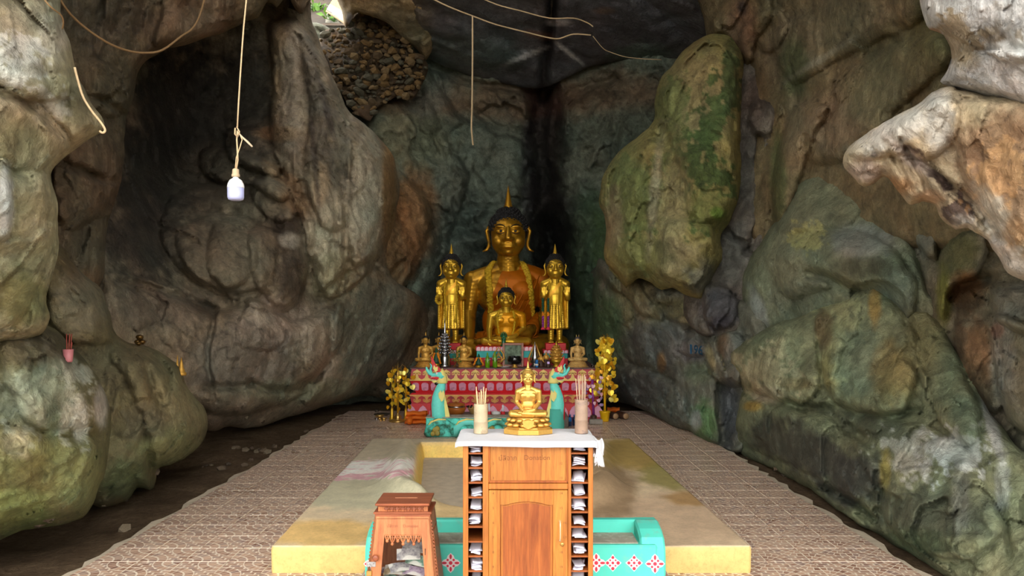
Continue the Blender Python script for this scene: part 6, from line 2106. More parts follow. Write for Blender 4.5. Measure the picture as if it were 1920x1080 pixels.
# framed portrait leaning against the pedestal
fr = thing('picture_frame', 'wooden framed greenish photograph standing behind the black bowl', 'picture', al(962, 12.42))
fr.rotation_euler = (-.10, 0, 0)
fw_, fh_ = 40 * p8, 45 * p8
mb = MB()
for s in (-1, 1):
    mb.box((s * (fw_ / 2 - .018), 0, fh_ / 2), (.036, .025, fh_), bev=.004)
mb.box((0, 0, .018), (fw_ - .072, .025, .036), bev=.004); mb.box((0, 0, fh_ - .018), (fw_ - .072, .025, .036), bev=.004)
mb.build('frame', M['boxwood_dark'], fr)
t = NT('faded_photo')
co = t.coord('Object')
a_ = t.ramp(t.noise(14, 6, .7, co), [(.35, lin((58, 70, 52))), (.6, lin((116, 136, 112)))])
b_ = t.ramp(t.noise(3.5, 2, .5, co), [(.4, .7), (.6, 1.2)])
t.set(Base_Color=t.mix(1.0, a_, b_, 'MULTIPLY'), Roughness=.55, Specular_IOR_Level=.2)
MB().box((0, .004, fh_ / 2), (fw_ - .07, .008, fh_ - .07)).build('photograph', t.mat, fr)
bw = thing('alms_bowl', 'glossy black alms bowl on a small gold stand', 'bowl', al(965, 12.26))
MB().lathe([(.05, 0), (.045, .012), (.025, .03), (.05, .05)], 18).build('stand', M['gold_dull'], bw)
MB().lathe([(.05, .048), (.10, .075), (.118, .12), (.105, .165), (.098, .18), (.09, .18), (.095, .15), (.05, .09), (.001, .085)], 28).build('bowl', M['black_gloss'], bw)
one('plate', 'small white plate on the altar edge beside the black bowl', 'plate', al(947, 12.22), MB().lathe([(.045, 0), (.075, .012), (.08, .016), (.07, .014), (.04, .006), (.001, .006)], 24), M['ceramic_white'])
cn = thing('can', 'blue drink can among the ornaments on the altar', 'can', al(1006.5, 12.24))
MB().lathe([(.022, 0), (.025, .006), (.025, .11), (.021, .125)], 16).build('body', M['blue'], cn)
MB().lathe([(.0256, .03), (.0256, .06)], 16).build('label_band', M['white_paint'], cn)
jr = thing('jar', 'dark jar with a pale label at the right of the ornaments', 'jar', al(1028, 12.24))
MB().lathe([(.034, 0), (.036, .01), (.036, .085), (.028, .095), (.028, .12), (.024, .122)], 16).build('body', M['brown_dark'], jr)
MB().box((0, -.036, .078), (.036, .006, .034)).build('paper_label', M['lilac'], jr)
for px, hh_, lb in ((1014.5, 26, 'brown carved elephant-shaped ornament behind the jar'), (1024, 30, 'dark gilded miniature shrine behind the jar')):
    p = thing('carved_ornament', lb, 'ornament', al(px, 12.36))
    h = hh_ * p8
    MB().lathe([(.045, 0), (.05, .02), (.045, h * .45), (.03, h * .5)], 12).build('block', M['brown_dark'], p)
    mb = MB(); mb.ball((0, 0, h * .6), (.05, .04, h * .2)); mb.lathe([(.03, h * .7), (.012, h * .85), (.002, h)], 12); mb.tube([(-.04, -.02, h * .65), (-.055, -.03, h * .4), (-.03, -.04, h * .28)], [.014, .011, .008], 7)
    mb.build('carving', M['gold_dull'], p)
one('glass_cup', 'tiny glass cup at the right end of the altar top', 'cup', al(1111, 12.28), MB().lathe([(.018, 0), (.022, .05), (.02, .05), (.016, .006), (.001, .006)], 14), M['glass'])
# jade figurine in front of the middle Buddha
jd = thing('jade_figurine', 'small green jade Buddha under a canopy in front of the middle Buddha', 'statue', W(944.5, 647, 12.62))
jd.location.z = mz + .001
s_ = 12.62 / F
MB().lathe([(.055, 0), (.055, .02), (.035, .035), (.03, .10), (.038, .115)], 16).build('stem_base', M['jade'], jd)
mb = MB(); mb.ball((0, 0, .125), (.045, .03, .016)); mb.ball((0, 0, .155), (.022, .018, .03)); mb.ball((0, 0, .195), .015); mb.lathe([(.008, .205), (.001, .235)], 8)
mb.build('figure', M['jade'], jd)
mb = MB()
for k in range(7):
    a = PI * (k / 6)
    mb.tube([(.03 * math.cos(a), .012, .14 + .03 * math.sin(a)), (.048 * math.cos(a), .004, .165 + .055 * math.sin(a)), (.05 * math.cos(a), -.012, .18 + .06 * math.sin(a))], [.006, .01, .007], 7)
mb.build('canopy', M['jade'], jd)
# leafy sprig in a vase near the second small Buddha
sg = thing('leafy_sprig', 'small green leafy sprig in front of the silver stupa', 'plant', al(857, 12.2))
mb = MB()
mb.lathe([(.02, 0), (.026, .03), (.016, .07)], 12); mb.build('vase', M['brown_dark'], sg)
lf = MB(); lf.add([(0, 0, 0), (.012, -.004, .02), (0, .002, .045), (-.012, -.004, .02)], [(0, 1, 2), (0, 2, 3)])
lfm = lf.mesh('leaf'); lfm.materials.append(M['leaf_green'])
for k in range(22):
    a = k * 2.4; r = .02 + .05 * random.random(); z = .06 + .22 * random.random()
    o = link('leaf', lfm, None, sg, (r * math.cos(a) * 1.2 - .02, r * math.sin(a) * .6, z)); o.rotation_euler = (random.uniform(-.9, .9), random.uniform(-.9, .9), a)
mb = MB()
for k in range(5): mb.tube([(0, 0, .06), (.03 * math.cos(k * 2.1) - .01, .02 * math.sin(k * 2.1), .16), (.07 * math.cos(k * 2.1) - .02, .03 * math.sin(k * 2.1), .26)], .003, 5)
mb.build('twig', M['leaf_green'], sg)

# ================================================================== NAGA BALUSTRADE
ND = 10.4; NS = ND / F
nb = thing('naga_wall', 'low turquoise wall modelled with worn naga coils in front of the altar', 'wall', (0, 0, 0))
wx0, wx1 = (798 - CX) * NS, (1026 - CX) * NS
mb = MB(); mb.box(((wx0 + wx1) / 2, ND + .16, .128), (wx1 - wx0, .26, .256), bev=.012)
mb.build('body', M['turq_worn'], nb)
mb = MB(); mb.box(((wx0 + wx1) / 2, ND + .16, .262), (wx1 - wx0 + .01, .28, .014), bev=.004)
mb.build('coping', M['dust'], nb)
xs = wx0 + .12; k = 0
while xs < wx1 - .05:
    w_ = .30
    mb = MB()
    mb.tube([(xs - .10, ND + .03, .03), (xs - .07, ND - .0, .13), (xs + .02, ND - .015, .21), (xs + .14, ND - .015, .215), (xs + .22, ND, .15), (xs + .26, ND + .02, .05)], [.05, .055, .05, .048, .048, .045], 10)
    mb.build('coil', M['turq_worn'] if k % 2 == 0 else M['turq'], nb)
    mb = MB(); mb.tube([(xs - .11, ND - .015, .12), (xs - .04, ND - .045, .215), (xs + .06, ND - .055, .25), (xs + .16, ND - .05, .245)], [.010, .014, .014, .008], 6)
    mb.build('yellow_edge', M['yellow_paint'], nb)
    mb = MB(); mb.ball((xs + .02, ND - .01, .11), (.055, .04, .05)); mb.ball((xs + .04, ND - .02, .06), (.04, .035, .04)); mb.ball((xs - .02, ND - .01, .05), (.035, .03, .035))
    mb.build('scale_boss', M['yellow_worn'] if k % 2 == 0 else M['turq_worn'], nb)
    xs += .37; k += 1


def naga(px, flip, label):
    p = thing('naga_statue', label, 'statue', ((px - CX) * NS, ND + .08, .262)); e = -1 if flip else 1
    p.scale = (NS, NS, NS)
    def T(pts): return [(e * a, b, c) for a, b, c in pts]
    mb = MB()
    pts = [(0, 0, -6), (-1, 0, 8), (-2, 0, 24), (-1, 0, 38), (2, 0, 52), (5, 0, 62), (6, 0, 70)]
    mb.tube(T(pts), [13.5, 13.2, 13, 12.2, 10, 7.8, 7.2], 18); o = mb.build('body', M['turq'], p)
    for v in o.data.vertices: v.co.y *= .75
    if flip:
        m2 = MB(); m2.lathe([(14.5, -34), (15, -20), (14.6, -8), (13.6, 8), (13.2, 16)], 18, sy=.8); m2.build('worn_foot', M['turq_worn'], p)
    mb = MB(); mb.tube(T([(-13.5, -1, -5), (-14, -1, 20), (-13, -1, 38), (-8, -1, 52), (-2.5, -1, 63)]), [2.2, 2.2, 2, 1.8, 1.2], 8); mb.build('belly_edge', M['red'], p)
    mb = MB(); q = [(12, 0), (21, 0), (18, 14), (14, 30), (11, 44), (9, 30)]
    mb.prism([(e * a, b) for a, b in q], -3, 3); o = mb.build('back_fin', M['yellow_paint'], p); recalc(o.data)
    mb = MB(); q = [(1, 38), (0, 46), (5, 52), (6, 47), (10, 52), (12, 44), (10, 34), (6, 30)]
    mb.prism([(e * a, b) for a, b in q], -12, -8); o = mb.build('side_fin', M['yellow_paint'], p); recalc(o.data)
    mb = MB(); mb.lathe([(9.8, 64), (10.5, 67), (8.6, 74), (7.6, 80), (5, 86), (1, 92)], 14, (e * 6, 0, 0), sy=.8); mb.build('collar', M['yellow_paint'], p)
    mb = MB(); mb.tube(T([(7, 0, 74), (2, 0, 80), (-5, 0, 80), (-12, 0, 79), (-18, 0, 83), (-23, 0, 90), (-24, 0, 95)]), [7.5, 7, 5, 4, 3.4, 2.6, 1.2], 12); hd = mb.build('head', M['turq'], p)
    mb = MB(); mb.tube(T([(2, -.5, 75), (-5, -.5, 74), (-12, -.5, 75), (-17, -.5, 78)]), [5, 4.2, 3.4, 1.6], 10); mb.build('mouth', M['red'], hd)
    mb = MB(); mb.tube(T([(2, 0, 70), (-4, 0, 67), (-10, 0, 67), (-14, 0, 70)]), [4.6, 3.8, 2.8, 1.4], 10); mb.build('lower_jaw', M['yellow_paint'], hd)
    mb = MB(); mb.ball((e * -4, 0, 64), (4.6, 4, 4.4)); mb.build('chin_beard', M['black_gloss'], hd)
    mb = MB()
    for k in range(5):
        for y_ in (-3.4, 3.4):
            mb.lathe([(.9, 0), (.1, -3)], 6, (e * (-4 - 2.6 * k), y_, 76.5)); mb.lathe([(.9, 0), (.1, 2.6)], 6, (e * (-3 - 2.4 * k), y_ * .9, 69.5))
    mb.build('teeth', M['white_paint'], hd)
    mb = MB(); mb.ball((e * -4, -5.2, 83), (2.2, 1.4, 2.2)); mb.ball((e * -4, 5.2, 83), (2.2, 1.4, 2.2)); mb.build('eye', M['white_paint'], hd)
    mb = MB(); q = [(-2, 82), (-10, 88), (-13, 98), (-15, 116), (-10, 108), (-5, 98), (1, 94), (6, 86)]
    mb.prism([(e * a, b) for a, b in q], -2.6, 2.6); o = mb.build('crest', M['red'], hd); recalc(o.data)
    mb = MB(); q = [(-6, 85), (-11, 92), (-9, 99), (-6, 94), (-2, 96), (-2, 88)]
    mb.prism([(e * a, b) for a, b in q], -3.6, 3.6); o = mb.build('crest_flame', M['yellow_paint'], hd); recalc(o.data)
    mb = MB(); mb.tube(T([(-14, 0, 82), (-16, 0, 90), (-14, 0, 97), (-17, 0, 101)]), [2.6, 2.2, 1.8, .6], 8); mb.build('nose_curl', M['turq'], hd)
    return p


naga(822, False, 'turquoise naga serpent with red crest facing left before the altar')
naga(1044, True, 'turquoise naga serpent with red crest facing right before the altar')

# ================================================================== THINGS ON THE FLOOR ROUND THE ALTAR
def leafmesh():
    pts = [(0, 0), (.020, .012), (.034, .034), (.030, .054), (.016, .062), (0, .056), (-.016, .062), (-.030, .054), (-.034, .034), (-.020, .012)]
    mb = MB(); n_ = len(pts)
    vs = [(x, .006 - abs(x) * .35, -z) for x, z in [(a, .062 - b) for a, b in pts]] + [(0, .004, -.03)]
    mb.add(vs, [(i, (i + 1) % n_, n_) for i in range(n_)], True)
    return mb.mesh('heart_leaf')


LM = []
for k in ('gold_leaf', 'gold_leaf_pale', 'gold_leaf_deep'):
    m_ = leafmesh(); m_.materials.append(M[k]); LM.append(m_)


def fl_(px, py): d = H * F / (py - CY); return Vector(((px - CX) * d / F, d, 0.002))


def leaf_tree(loc, h, label, n_, spread, base, stem_r, z0=.12, dens=None, pal=(0, 0, 1, 2), big=1.0):
    p = thing('leaf_tree', label, 'ornament', loc)
    MB().lathe([(stem_r, 0), (stem_r, h * .78), (stem_r * .6, h * .86), (stem_r * .2, h)], 10).build('stem', M['gold'] if base != 'pot' else M['pot_yellow'], p)
    if base == 'plate':
        MB().lathe([(.13, 0), (.15, .02), (.10, .03), (.05, .05), (.06, .08), (.03, .11), (.02, .14)], 22).build('foot', M['brass'], p)
        MB().lathe([(.03, h * .70), (.045, h * .73), (.02, h * .77), (.026, h * .82), (.006, h * .9), (.001, h + .06)], 14).build('spire', M['gold_light'], p)
    elif base == 'cup':
        MB().lathe([(.04, 0), (.045, .01), (.03, .05), (.024, .16), (.012, .2)], 14).build('foot', M['gold'], p)
    else:
        MB().lathe([(.055, 0), (.062, .01), (.078, .135), (.086, .14), (.086, .155), (.074, .155), (.07, .13), (.001, .125)], 22).build('pot', M['pot_yellow'], p)
    mbw = MB()
    for k in range(n_):
        z = z0 + (h - z0) * ((k + .5) / n_) ** (.85)
        a = k * 2.39996 + random.uniform(-.4, .4)
        r = spread(z / h) * random.uniform(.35, 1.0)
        q = Vector((r * math.cos(a), r * math.sin(a) * .38, z + random.uniform(-.03, .03)))
        mbw.tube([(0, 0, max(.05, z - .05)), (q.x * .6, q.y * .6, q.z + .05), (q.x, q.y, q.z + .004)], .0022, 4)
        o = link('heart_leaf', LM[random.choice(pal)], None, p, q)
        o.rotation_euler = (random.uniform(-.5, .5), random.uniform(-.35, .35), random.uniform(-1.0, 1.0))
        s__ = big * random.uniform(.85, 1.2); o.scale = (s__, s__, s__)
    mbw.build('wire', M['gold_leaf_deep'], p)
    return p


leaf_tree(fl_(746, 791), .86, 'gilded heart-leaf tree with a tall needle on a brass foot at left', 22, lambda q: .06 + .14 * max(0, q - .5) * 2, 'plate', .016, z0=.30, big=1.2)
leaf_tree(fl_(735, 787), .80, 'gilded heart-leaf tree nearest the cave wall on the left', 20, lambda q: .10, 'cup', .012, z0=.16, big=1.2)
leaf_tree(fl_(761, 789), .80, 'gilded heart-leaf tree beside the left corner of the altar', 16, lambda q: .12, 'cup', .012, z0=.22, big=1.2)
leaf_tree(fl_(1134, 790), 1.30, 'tall golden heart-leaf tree in a yellow pot at the right of the altar', 112, lambda q: .34 * (1 - .72 * q) if q > .25 else .2, 'pot', .018, z0=.36, pal=(0, 0, 0, 1, 2), big=1.3)
pt = thing('tinsel_tree', 'thin purple tinsel tree with lilac leaves behind the bamboo holder', 'ornament', fl_(1113, 790.5))
MB().lathe([(.05, 0), (.05, .09), (.03, .10), (.012, .11)], 14).build('foot', M['brown_dark'], pt)
MB().tube([(0, 0, .1), (-.02, 0, .65)], .02, 8).build('stem', M['purple'], pt)
lp = leafmesh(); lp.materials.append(M['lilac']); lq = leafmesh(); lq.materials.append(M['pink_light'])
for k in range(22):
    a = 2.4 * k; z = .28 + .44 * k / 22
    o = link('heart_leaf', random.choice((lp, lq)), None, pt, (.12 * math.cos(a), .1 * math.sin(a), z)); o.rotation_euler = (random.uniform(-.6, .6), random.uniform(-.6, .6), random.uniform(-1, 1))
# the far pair of leaves over the altar's right end
# robes, bowls, logs
def robe_stack(loc, n_, label, w_=.30):
    p = thing('folded_robe', label, 'robe', loc)
    for k in range(n_):
        mb = MB()
        def fn(u, v, k=k):
            a = 2 * PI * v
            x = (u - .5) * (w_ - .02 * k) + .01 * math.sin(7 * v + k)
            return (x, (.10 - .012 * k) * math.cos(a) + .006 * math.sin(u * 9), .036 + k * .062 + .034 * math.sin(a) + .006 * math.sin(u * 11 + k * 2))
        mb.grid(fn, 14, 16)
        mb.v = mb.v
        mb.build('fold', M['saffron'], p)
    return p


robe_stack(fl_(782, 795), 3, 'stack of folded saffron robes left of the naga wall', .34)
mb = MB()
mb.ball((0, 0, .06), (.05, .08, .055), 14, 10)
one('cloth_roll', 'rolled saffron cloth leaning at the foot of the folded robes', 'cloth', fl_(768, 797), mb, M['saffron'])
robe_stack(fl_(1150, 779), 2, 'small heap of saffron cloth behind the yellow pot', .22)
for k, (px, py, r, lb) in enumerate(((712, 786, .075, 'brass bowl with a pale rim on the floor at far left'), (720, 789, .05, 'small brass cup on the floor, nearest the left tree'), (706, 788, .032, 'tiny silver cup at the left end of the brass bowls'), (714, 790, .032, 'tiny brass cup in front of the brass bowls'))):
    one('brass_bowl' if k != 2 else 'silver_cup', lb, 'bowl', fl_(px, py), MB().lathe([(r * .5, 0), (r * .55, .008), (r * .3, .02), (r * .9, r * .55), (r, r * .9), (r * .93, r * .9), (r * .8, r * .55), (.001, r * .3)], 20), M['brass'] if k != 2 else M['silver'])
one('brass_tray', 'pale metal tray on the floor behind the brass bowls', 'tray', fl_(716, 779), MB().lathe([(.10, 0), (.13, .02), (.135, .025), (.12, .022), (.09, .008), (.001, .008)], 24), M['silver'])
lb_ = thing('lidded_bowl', 'orange lidded alms bowl with a silver band on the altar step', 'bowl', Vector(((855 - CX) * 11.55 / F, 11.55, .155)))
MB().lathe([(.08, 0), (.12, .03), (.142, .08), (.138, .12), (.001, .12)], 26).build('bowl', M['terracotta'], lb_)
MB().lathe([(.139, .118), (.141, .122), (.139, .136), (.135, .138)], 26).build('silver_band', M['silver'], lb_)
MB().lathe([(.137, .136), (.125, .165), (.06, .182), (.02, .186), (.02, .196), (.001, .2)], 26).build('lid', M['terracotta'], lb_)
bs = thing('basket', 'black and cream woven tray behind the bamboo holder', 'basket', Vector(((891 - CX) * 11.62 / F, 11.62, .155)))
MB().lathe([(.05, 0), (.07, .01), (.12, .10), (.125, .11), (.11, .10), (.06, .02), (.001, .02)], 20).build('bowl', M['gold_pale'], bs)
mb = MB()
for k in range(12):
    a = 2 * PI * k / 12
    mb.box((.118 * math.cos(a), .118 * math.sin(a), .118), (.03, .03, .022), bev=.004)
mb.build('rim_block', M['black_gloss'], bs)
for px, hh_, lb in ((917, .13, 'pale candle in a red cup on the altar step, left one'), (943, .11, 'pale candle in a red cup on the altar step, right one')):
    p = thing('candle', lb, 'candle', Vector(((px - CX) * 11.55 / F, 11.55, .155)), 0, 'candles on the altar step')
    MB().lathe([(.03, 0), (.034, .005), (.03, .05), (.026, .052), (.001, .03)], 14).build('cup', M['red'], p)
    MB().lathe([(.016, .03), (.016, .03 + hh_), (.012, .034 + hh_), (.002, .036 + hh_), (.002, .05 + hh_)], 12).build('wax', M['cloth_white'], p)
one('plastic_bag', 'small crumpled clear plastic bag between the candles', 'bag', Vector(((930 - CX) * 11.5 / F, 11.5, .155)), MB().ball((0, 0, .03), (.07, .05, .035), 8, 6), M['ceramic_white'])
for k, (px, py, h, mt, lb) in enumerate(((1068.5, 799, .17, 'blue', 'blue bottle on the floor beside the right naga'), (1077, 798, .16, 'blue_dark', 'dark blue bottle half behind the bamboo holder'))):
    p = thing('bottle', lb, 'bottle', fl_(px, py))
    MB().lathe([(.026, 0), (.03, .006), (.03, h * .62), (.012, h * .78), (.012, h * .9)], 14).build('body', M[mt] if k else M['blue_dark'], p)
    MB().lathe([(.031, h * .40), (.031, h * .72), (.02, h * .8)], 14).build('wrapper', M[mt], p)
    MB().lathe([(.014, h * .88), (.014, h), (.01, h)], 12).build('cap', M['blue'], p)
one('concrete_block', 'grey concrete block on the floor beside the yellow pot', 'block', fl_(1117, 795), MB().box((0, 0, .035), (.20, .12, .07), bev=.006), M['stone_grey'])
for k, (px, py) in enumerate(((1147, 785), (1166, 785))):
    p = thing('log', ('left' if k == 0 else 'right') + ' one of two short logs lying end-on by the yellow pot', 'log', fl_(px, py) + Vector((0, 0, .055)), 0, 'logs by the yellow pot')
    MB().lathe([(.052, -.14), (.055, -.13), (.055, .14), (.05, .15)], 14, m=Matrix.Rotation(PI / 2, 4, 'X') @ Matrix.Rotation(.3, 4, 'Y')).build('bark', M['brown_dark'], p)
    MB().lathe([(.046, .15), (.044, .155)], 14, m=Matrix.Rotation(PI / 2, 4, 'X') @ Matrix.Rotation(.3, 4, 'Y')).build('cut_end', M['log'], p)

# ================================================================== RUBBLE WALL AND OPENING
def stone_mesh(seed, mat):
    rd = random.Random(seed)
    bm = bmesh.new()
    bmesh.ops.create_icosphere(bm, subdivisions=1, radius=1)
    pl = [(Vector((rd.gauss(0, 1), rd.gauss(0, 1), rd.gauss(0, 1))).normalized(), rd.uniform(.55, .85)) for _ in range(6)]
    for v in bm.verts:
        for n_, d_ in pl:
            q = v.co.dot(n_)
            if q > d_: v.co -= n_ * (q - d_)
        v.co *= rd.uniform(.93, 1.07)
    me = bpy.data.meshes.new('stone'); bm.to_mesh(me); bm.free()
    me.materials.append(mat)
    return me


smats = [paint('rubble_tan', (118, 98, 66), .85, var=.25, scale=2), paint('rubble_brown', (84, 68, 46), .85, var=.25, scale=2), paint('rubble_grey', (78, 74, 58), .85, var=.25, scale=2), paint('rubble_ochre', (112, 88, 52), .85, var=.25, scale=2)]
SM = [stone_mesh(k, smats[k % 4]) for k in range(12)]
RP = np.array([(598, 78), (604, 62), (618, 54), (648, 56), (660, 36), (690, 18), (740, 40), (775, 92), (803, 118), (795, 150), (772, 188), (742, 183), (705, 205), (694, 228), (665, 212), (640, 178), (615, 120)], float)
rubble = rock('wall_rubble', [tuple(p) for p in RP], [(620, 80, 15.3), (700, 60, 15.2), (790, 130, 15.1), (680, 210, 14.7), (640, 170, 14.9)], base=(70, 56, 38), big=.05, mid=.08, rim=10, rimd=.1, step=4, kind='structure')
cnt = 0
rr = random.Random(5)
y = 30
row = 0
while y < 228:
    x = 596 + (row % 2) * 6 + rr.uniform(-3, 3)
    while x < 806:
        s_ = rr.choice((3.5, 4, 5, 5, 6, 7, 8, 10, 11))
        q = np.array([[x + rr.uniform(-2, 2), y + rr.uniform(-3, 3)]])
        if inside(q, RP)[0]:
            d = 15.08 - .35 * (y - 50) / 170 + rr.uniform(-.06, .05)
            o = link('stone', SM[rr.randrange(12)], None, rubble, W(q[0, 0], q[0, 1], d))
            k_ = d / F * s_
            o.scale = (k_ * rr.uniform(1.0, 1.7), k_, k_ * rr.uniform(.7, .95)); o.rotation_euler = (rr.uniform(-.4, .4), rr.uniform(-.5, .5), rr.uniform(0, 6))
            cnt += 1
        x += s_ * 1.75
    y += 9.6; row += 1

# hillside seen through the opening
mb = MB()
def hill(u, v):
    x = -9 + 10 * u; y = 18.9 + 9 * v
    return (x, y, 8.72 + 6.8 * v ** 1.1 + .25 * math.sin(x * 3 + v * 9) * v)
mb.grid(hill, 24, 20)
o = mb.build('hillside', paint('hill_soil', (52, 42, 30), .9, var=.4, scale=2, dirt=(80, 62, 44), dirt_amt=.4, dscale=1.2)); o['kind'] = 'structure'
for k, (px, d, r) in enumerate(((592, 22.0, .09), (606, 22.6, .10), (583, 24, .09), (622, 25, .06))):
    a = W(px, 34, d); b = W(px - 3 + 5 * (k % 2), -70, d)
    tr = MB().tube([a - Vector((0, 0, .4)), a.lerp(b, .5) + Vector((.05, 0, 0)), b], [r, r * .9, r * .8], 10)
    one('tree_trunk', ['pale tree trunk at the left edge of the daylight opening', 'thick pale tree trunk in the middle of the daylight opening', 'thin tree trunk behind the daylight opening, hard against its left rim', 'thin dark sapling at the right of the daylight opening'][k], 'tree', (0, 0, 0), tr, paint(f'bark_{k}', (92, 80, 60) if k < 2 else (60, 48, 36), .9))
lv = MB(); lv.add([(0, 0, 0), (.07, .02, .10), (0, 0, .24), (-.07, .02, .10)], [(0, 1, 2), (0, 2, 3)])
lvm = lv.mesh('leaf'); lvm.materials.append(paint('fresh_leaf', (76, 116, 24), .5, var=.3, scale=3))
for bpx, bpy_, d, n_, lb in ((590, 33, 20.6, 60, 'sunlit green bush at the left of the daylight opening'), (612, 30, 21.6, 70, 'sunlit green bush in the middle of the daylight opening'), (634, 33, 20.6, 60, 'sunlit green bush at the right of the daylight opening'), (626, 40, 19.2, 24, 'low green weeds at the lip of the daylight opening')):
    c = W(bpx, bpy_ - 3, d)
    bsh = thing('bush', lb, 'bush', c)
    mbs = MB()
    for k in range(n_):
        q = Vector((rr.uniform(-.2, .2), rr.uniform(-.15, .15), abs(rr.gauss(.12, .09))))
        mbs.tube([(0, 0, -.05), q * .6, q], .006, 4)
        o = link('leaf', lvm, None, bsh, q); o.rotation_euler = (rr.uniform(-1.4, 1.4), rr.uniform(-1.2, 1.2), rr.uniform(0, 6)); o.scale = (.9,) * 3
    mbs.build('twigs', M['leaf_green'], bsh)

lm_ = rock('limestone_ledge', [(596, 44), (606, 36), (622, 34), (640, 36), (654, 42), (652, 62), (620, 66), (600, 60)], [(600, 48, 19.6), (650, 48, 19.4), (620, 36, 20.2)], base=(112, 108, 96), big=.04, mid=.1, rim=6, rimd=.2, step=2.5, thick=.8)
lm_['kind'] = 'structure'

# ================================================================== STONES ON THE DIRT
dg = bpy.context.evaluated_depsgraph_get(); dg.update()


def hit(px, py, flt=None):
    o_ = Vector((0, 0, H)); v = (W(px, py, 1.0) - o_).normalized()
    st = o_.copy()
    for _ in range(12):
        r = sc.ray_cast(dg, st, v)
        if not r[0]: return None
        nm_ = r[4].name
        if flt is None or any(nm_.startswith(f) for f in flt): return r[1], r[2]
        st = r[1] + v * .002
    return None


GSM = [stone_mesh(40 + k, paint(f'loose_{k}', c_, .9, var=.25, scale=6)) for k, c_ in enumerate(((92, 78, 62), (74, 64, 52), (104, 92, 74), (84, 68, 54)))]
for k in range(56):
    if k < 46:
        y = rr.uniform(5.0, 13.6); x = -2.98 - min(.5, abs(rr.gauss(0, .4))) if y < 12.9 else rr.uniform(-3, -1.7)
    else:
        y = rr.uniform(5.2, 12.5); x = 2.76 + rr.uniform(0, .12)
    s_ = rr.uniform(.018, .05) if k % 6 else rr.uniform(.045, .065)
    if x > 0: s_ = min(s_, .04)
    r = sc.ray_cast(dg, Vector((x, y, .35)), Vector((0, 0, -1)))
    z = r[1].z if r[0] else -.05
    o = link('loose_stone', GSM[k % 4], None, None, (x, y, z + s_ * .35)); o.scale = (s_ * 1.2, s_, s_ * .8); o.rotation_euler = (rr.uniform(-.3, .3), rr.uniform(-.3, .3), rr.uniform(0, 6))
    if x < 0: tag(o, 'small loose stone lying on the dirt between the tiles and the left wall', 'stone', 'loose stones on the left dirt strip')
    else: tag(o, 'small loose stone lying in the gap between the tiles and the right wall', 'stone', 'loose stones along the right wall')

# ================================================================== ROPES, BULB AND OFFERINGS ON THE WALLS
def rope(pts, r, label, mat, name='rope'):
    P = [W(*p) for p in pts]
    S = []
    n_ = len(P)
    for i in range(n_ - 1):
        a, b, c, e = P[max(i - 1, 0)], P[i], P[i + 1], P[min(i + 2, n_ - 1)]
        for t_ in (0, .25, .5, .75):
            S.append(.5 * ((2 * b) + (c - a) * t_ + (2 * a - 5 * b + 4 * c - e) * t_ ** 2 + (3 * b - a - 3 * c + e) * t_ ** 3))
    S.append(P[-1])
    mb = MB(); mb.tube(S, r, 7)
    return one(name, label, 'rope', (0, 0, 0), mb, mat)


rope([(96, -40, 5.2), (118, 8, 5.3), (150, 44, 5.5), (198, 78, 5.7), (236, 94, 5.9), (270, 99, 6.1), (304, 94, 6.3), (340, 68, 6.6), (360, 54, 6.8), (374, 30, 7.0), (388, -20, 7.2)], .0085, 'slack brown rope swagged across the upper left of the cave', M['rope_dark'])
rope([(70, -20, 3.9), (92, 10, 3.9), (114, 28, 4.0), (119, 42, 4.05), (117, 54, 4.1)], .004, 'short thin cord hanging over the top of the pale left pillar', M['rope_dark'], 'cord')
rope([(140, 126, 4.2), (146, 150, 4.22), (156, 182, 4.24), (172, 208, 4.26), (188, 228, 4.28), (197, 243, 4.28), (193, 249, 4.28), (187, 246, 4.28)], .0065, 'pale rope end hanging over the pointed edge of the left pillar', M['rope'])
BDp = 4.3
bl = thing('hanging_bulb', 'white bulb hanging from a knotted rope at the upper left', 'light bulb', W(442, 376, BDp))
def bp(px, py, dy=0): return W(px, py, BDp) + Vector((0, dy, 0)) - W(442, 376, BDp)
s_ = BDp / F
MB().lathe([(.001, 0), (9 * s_, .0), (13.5 * s_, 2 * s_), (15 * s_, 6 * s_), (15.2 * s_, 24 * s_)], 26).build('diffuser', M['bulb_diffuser'], bl)
MB().lathe([(15.4 * s_, 23.5 * s_), (15.4 * s_, 26 * s_), (14.4 * s_, 31 * s_), (11 * s_, 38 * s_), (5 * s_, 42 * s_), (4.6 * s_, 45 * s_)], 26).build('housing', M['bulb_white'], bl)
MB().lathe([(6.4 * s_, 44 * s_), (7.4 * s_, 45 * s_), (7.4 * s_, 49 * s_), (6.2 * s_, 50 * s_), (6.0 * s_, 58 * s_), (3 * s_, 60 * s_)], 18).build('socket', M['bulb_socket'], bl)
MB().tube([bp(443, 318), bp(446, 300), bp(445, 280), bp(444, 262), bp(445, 245)], .0042, 7).tube([bp(441, 318), bp(443, 296), bp(450, 276), bp(454, 262), bp(448, 248)], .003, 7).tube([bp(441, 240), bp(441, 252, -.006), bp(446, 258, -.008), bp(449, 247), bp(444, 238)], .004, 7).build('knot', M['rope'], bl)
MB().tube([bp(445, 240), bp(447, 200), bp(450, 150), bp(454, 90), bp(457, 50), bp(460, 20), bp(465, -30), bp(472, -110), bp(480, -200), bp(500, -420)], .0042, 7).build('rope', M['rope'], bl)
MB().tube([bp(446, 248), bp(455, 258), bp(464, 266), bp(473, 275)], [.003, .005, .0065, .005], 7).build('twig', paint('twig_pale', (196, 178, 150), .8), bl)
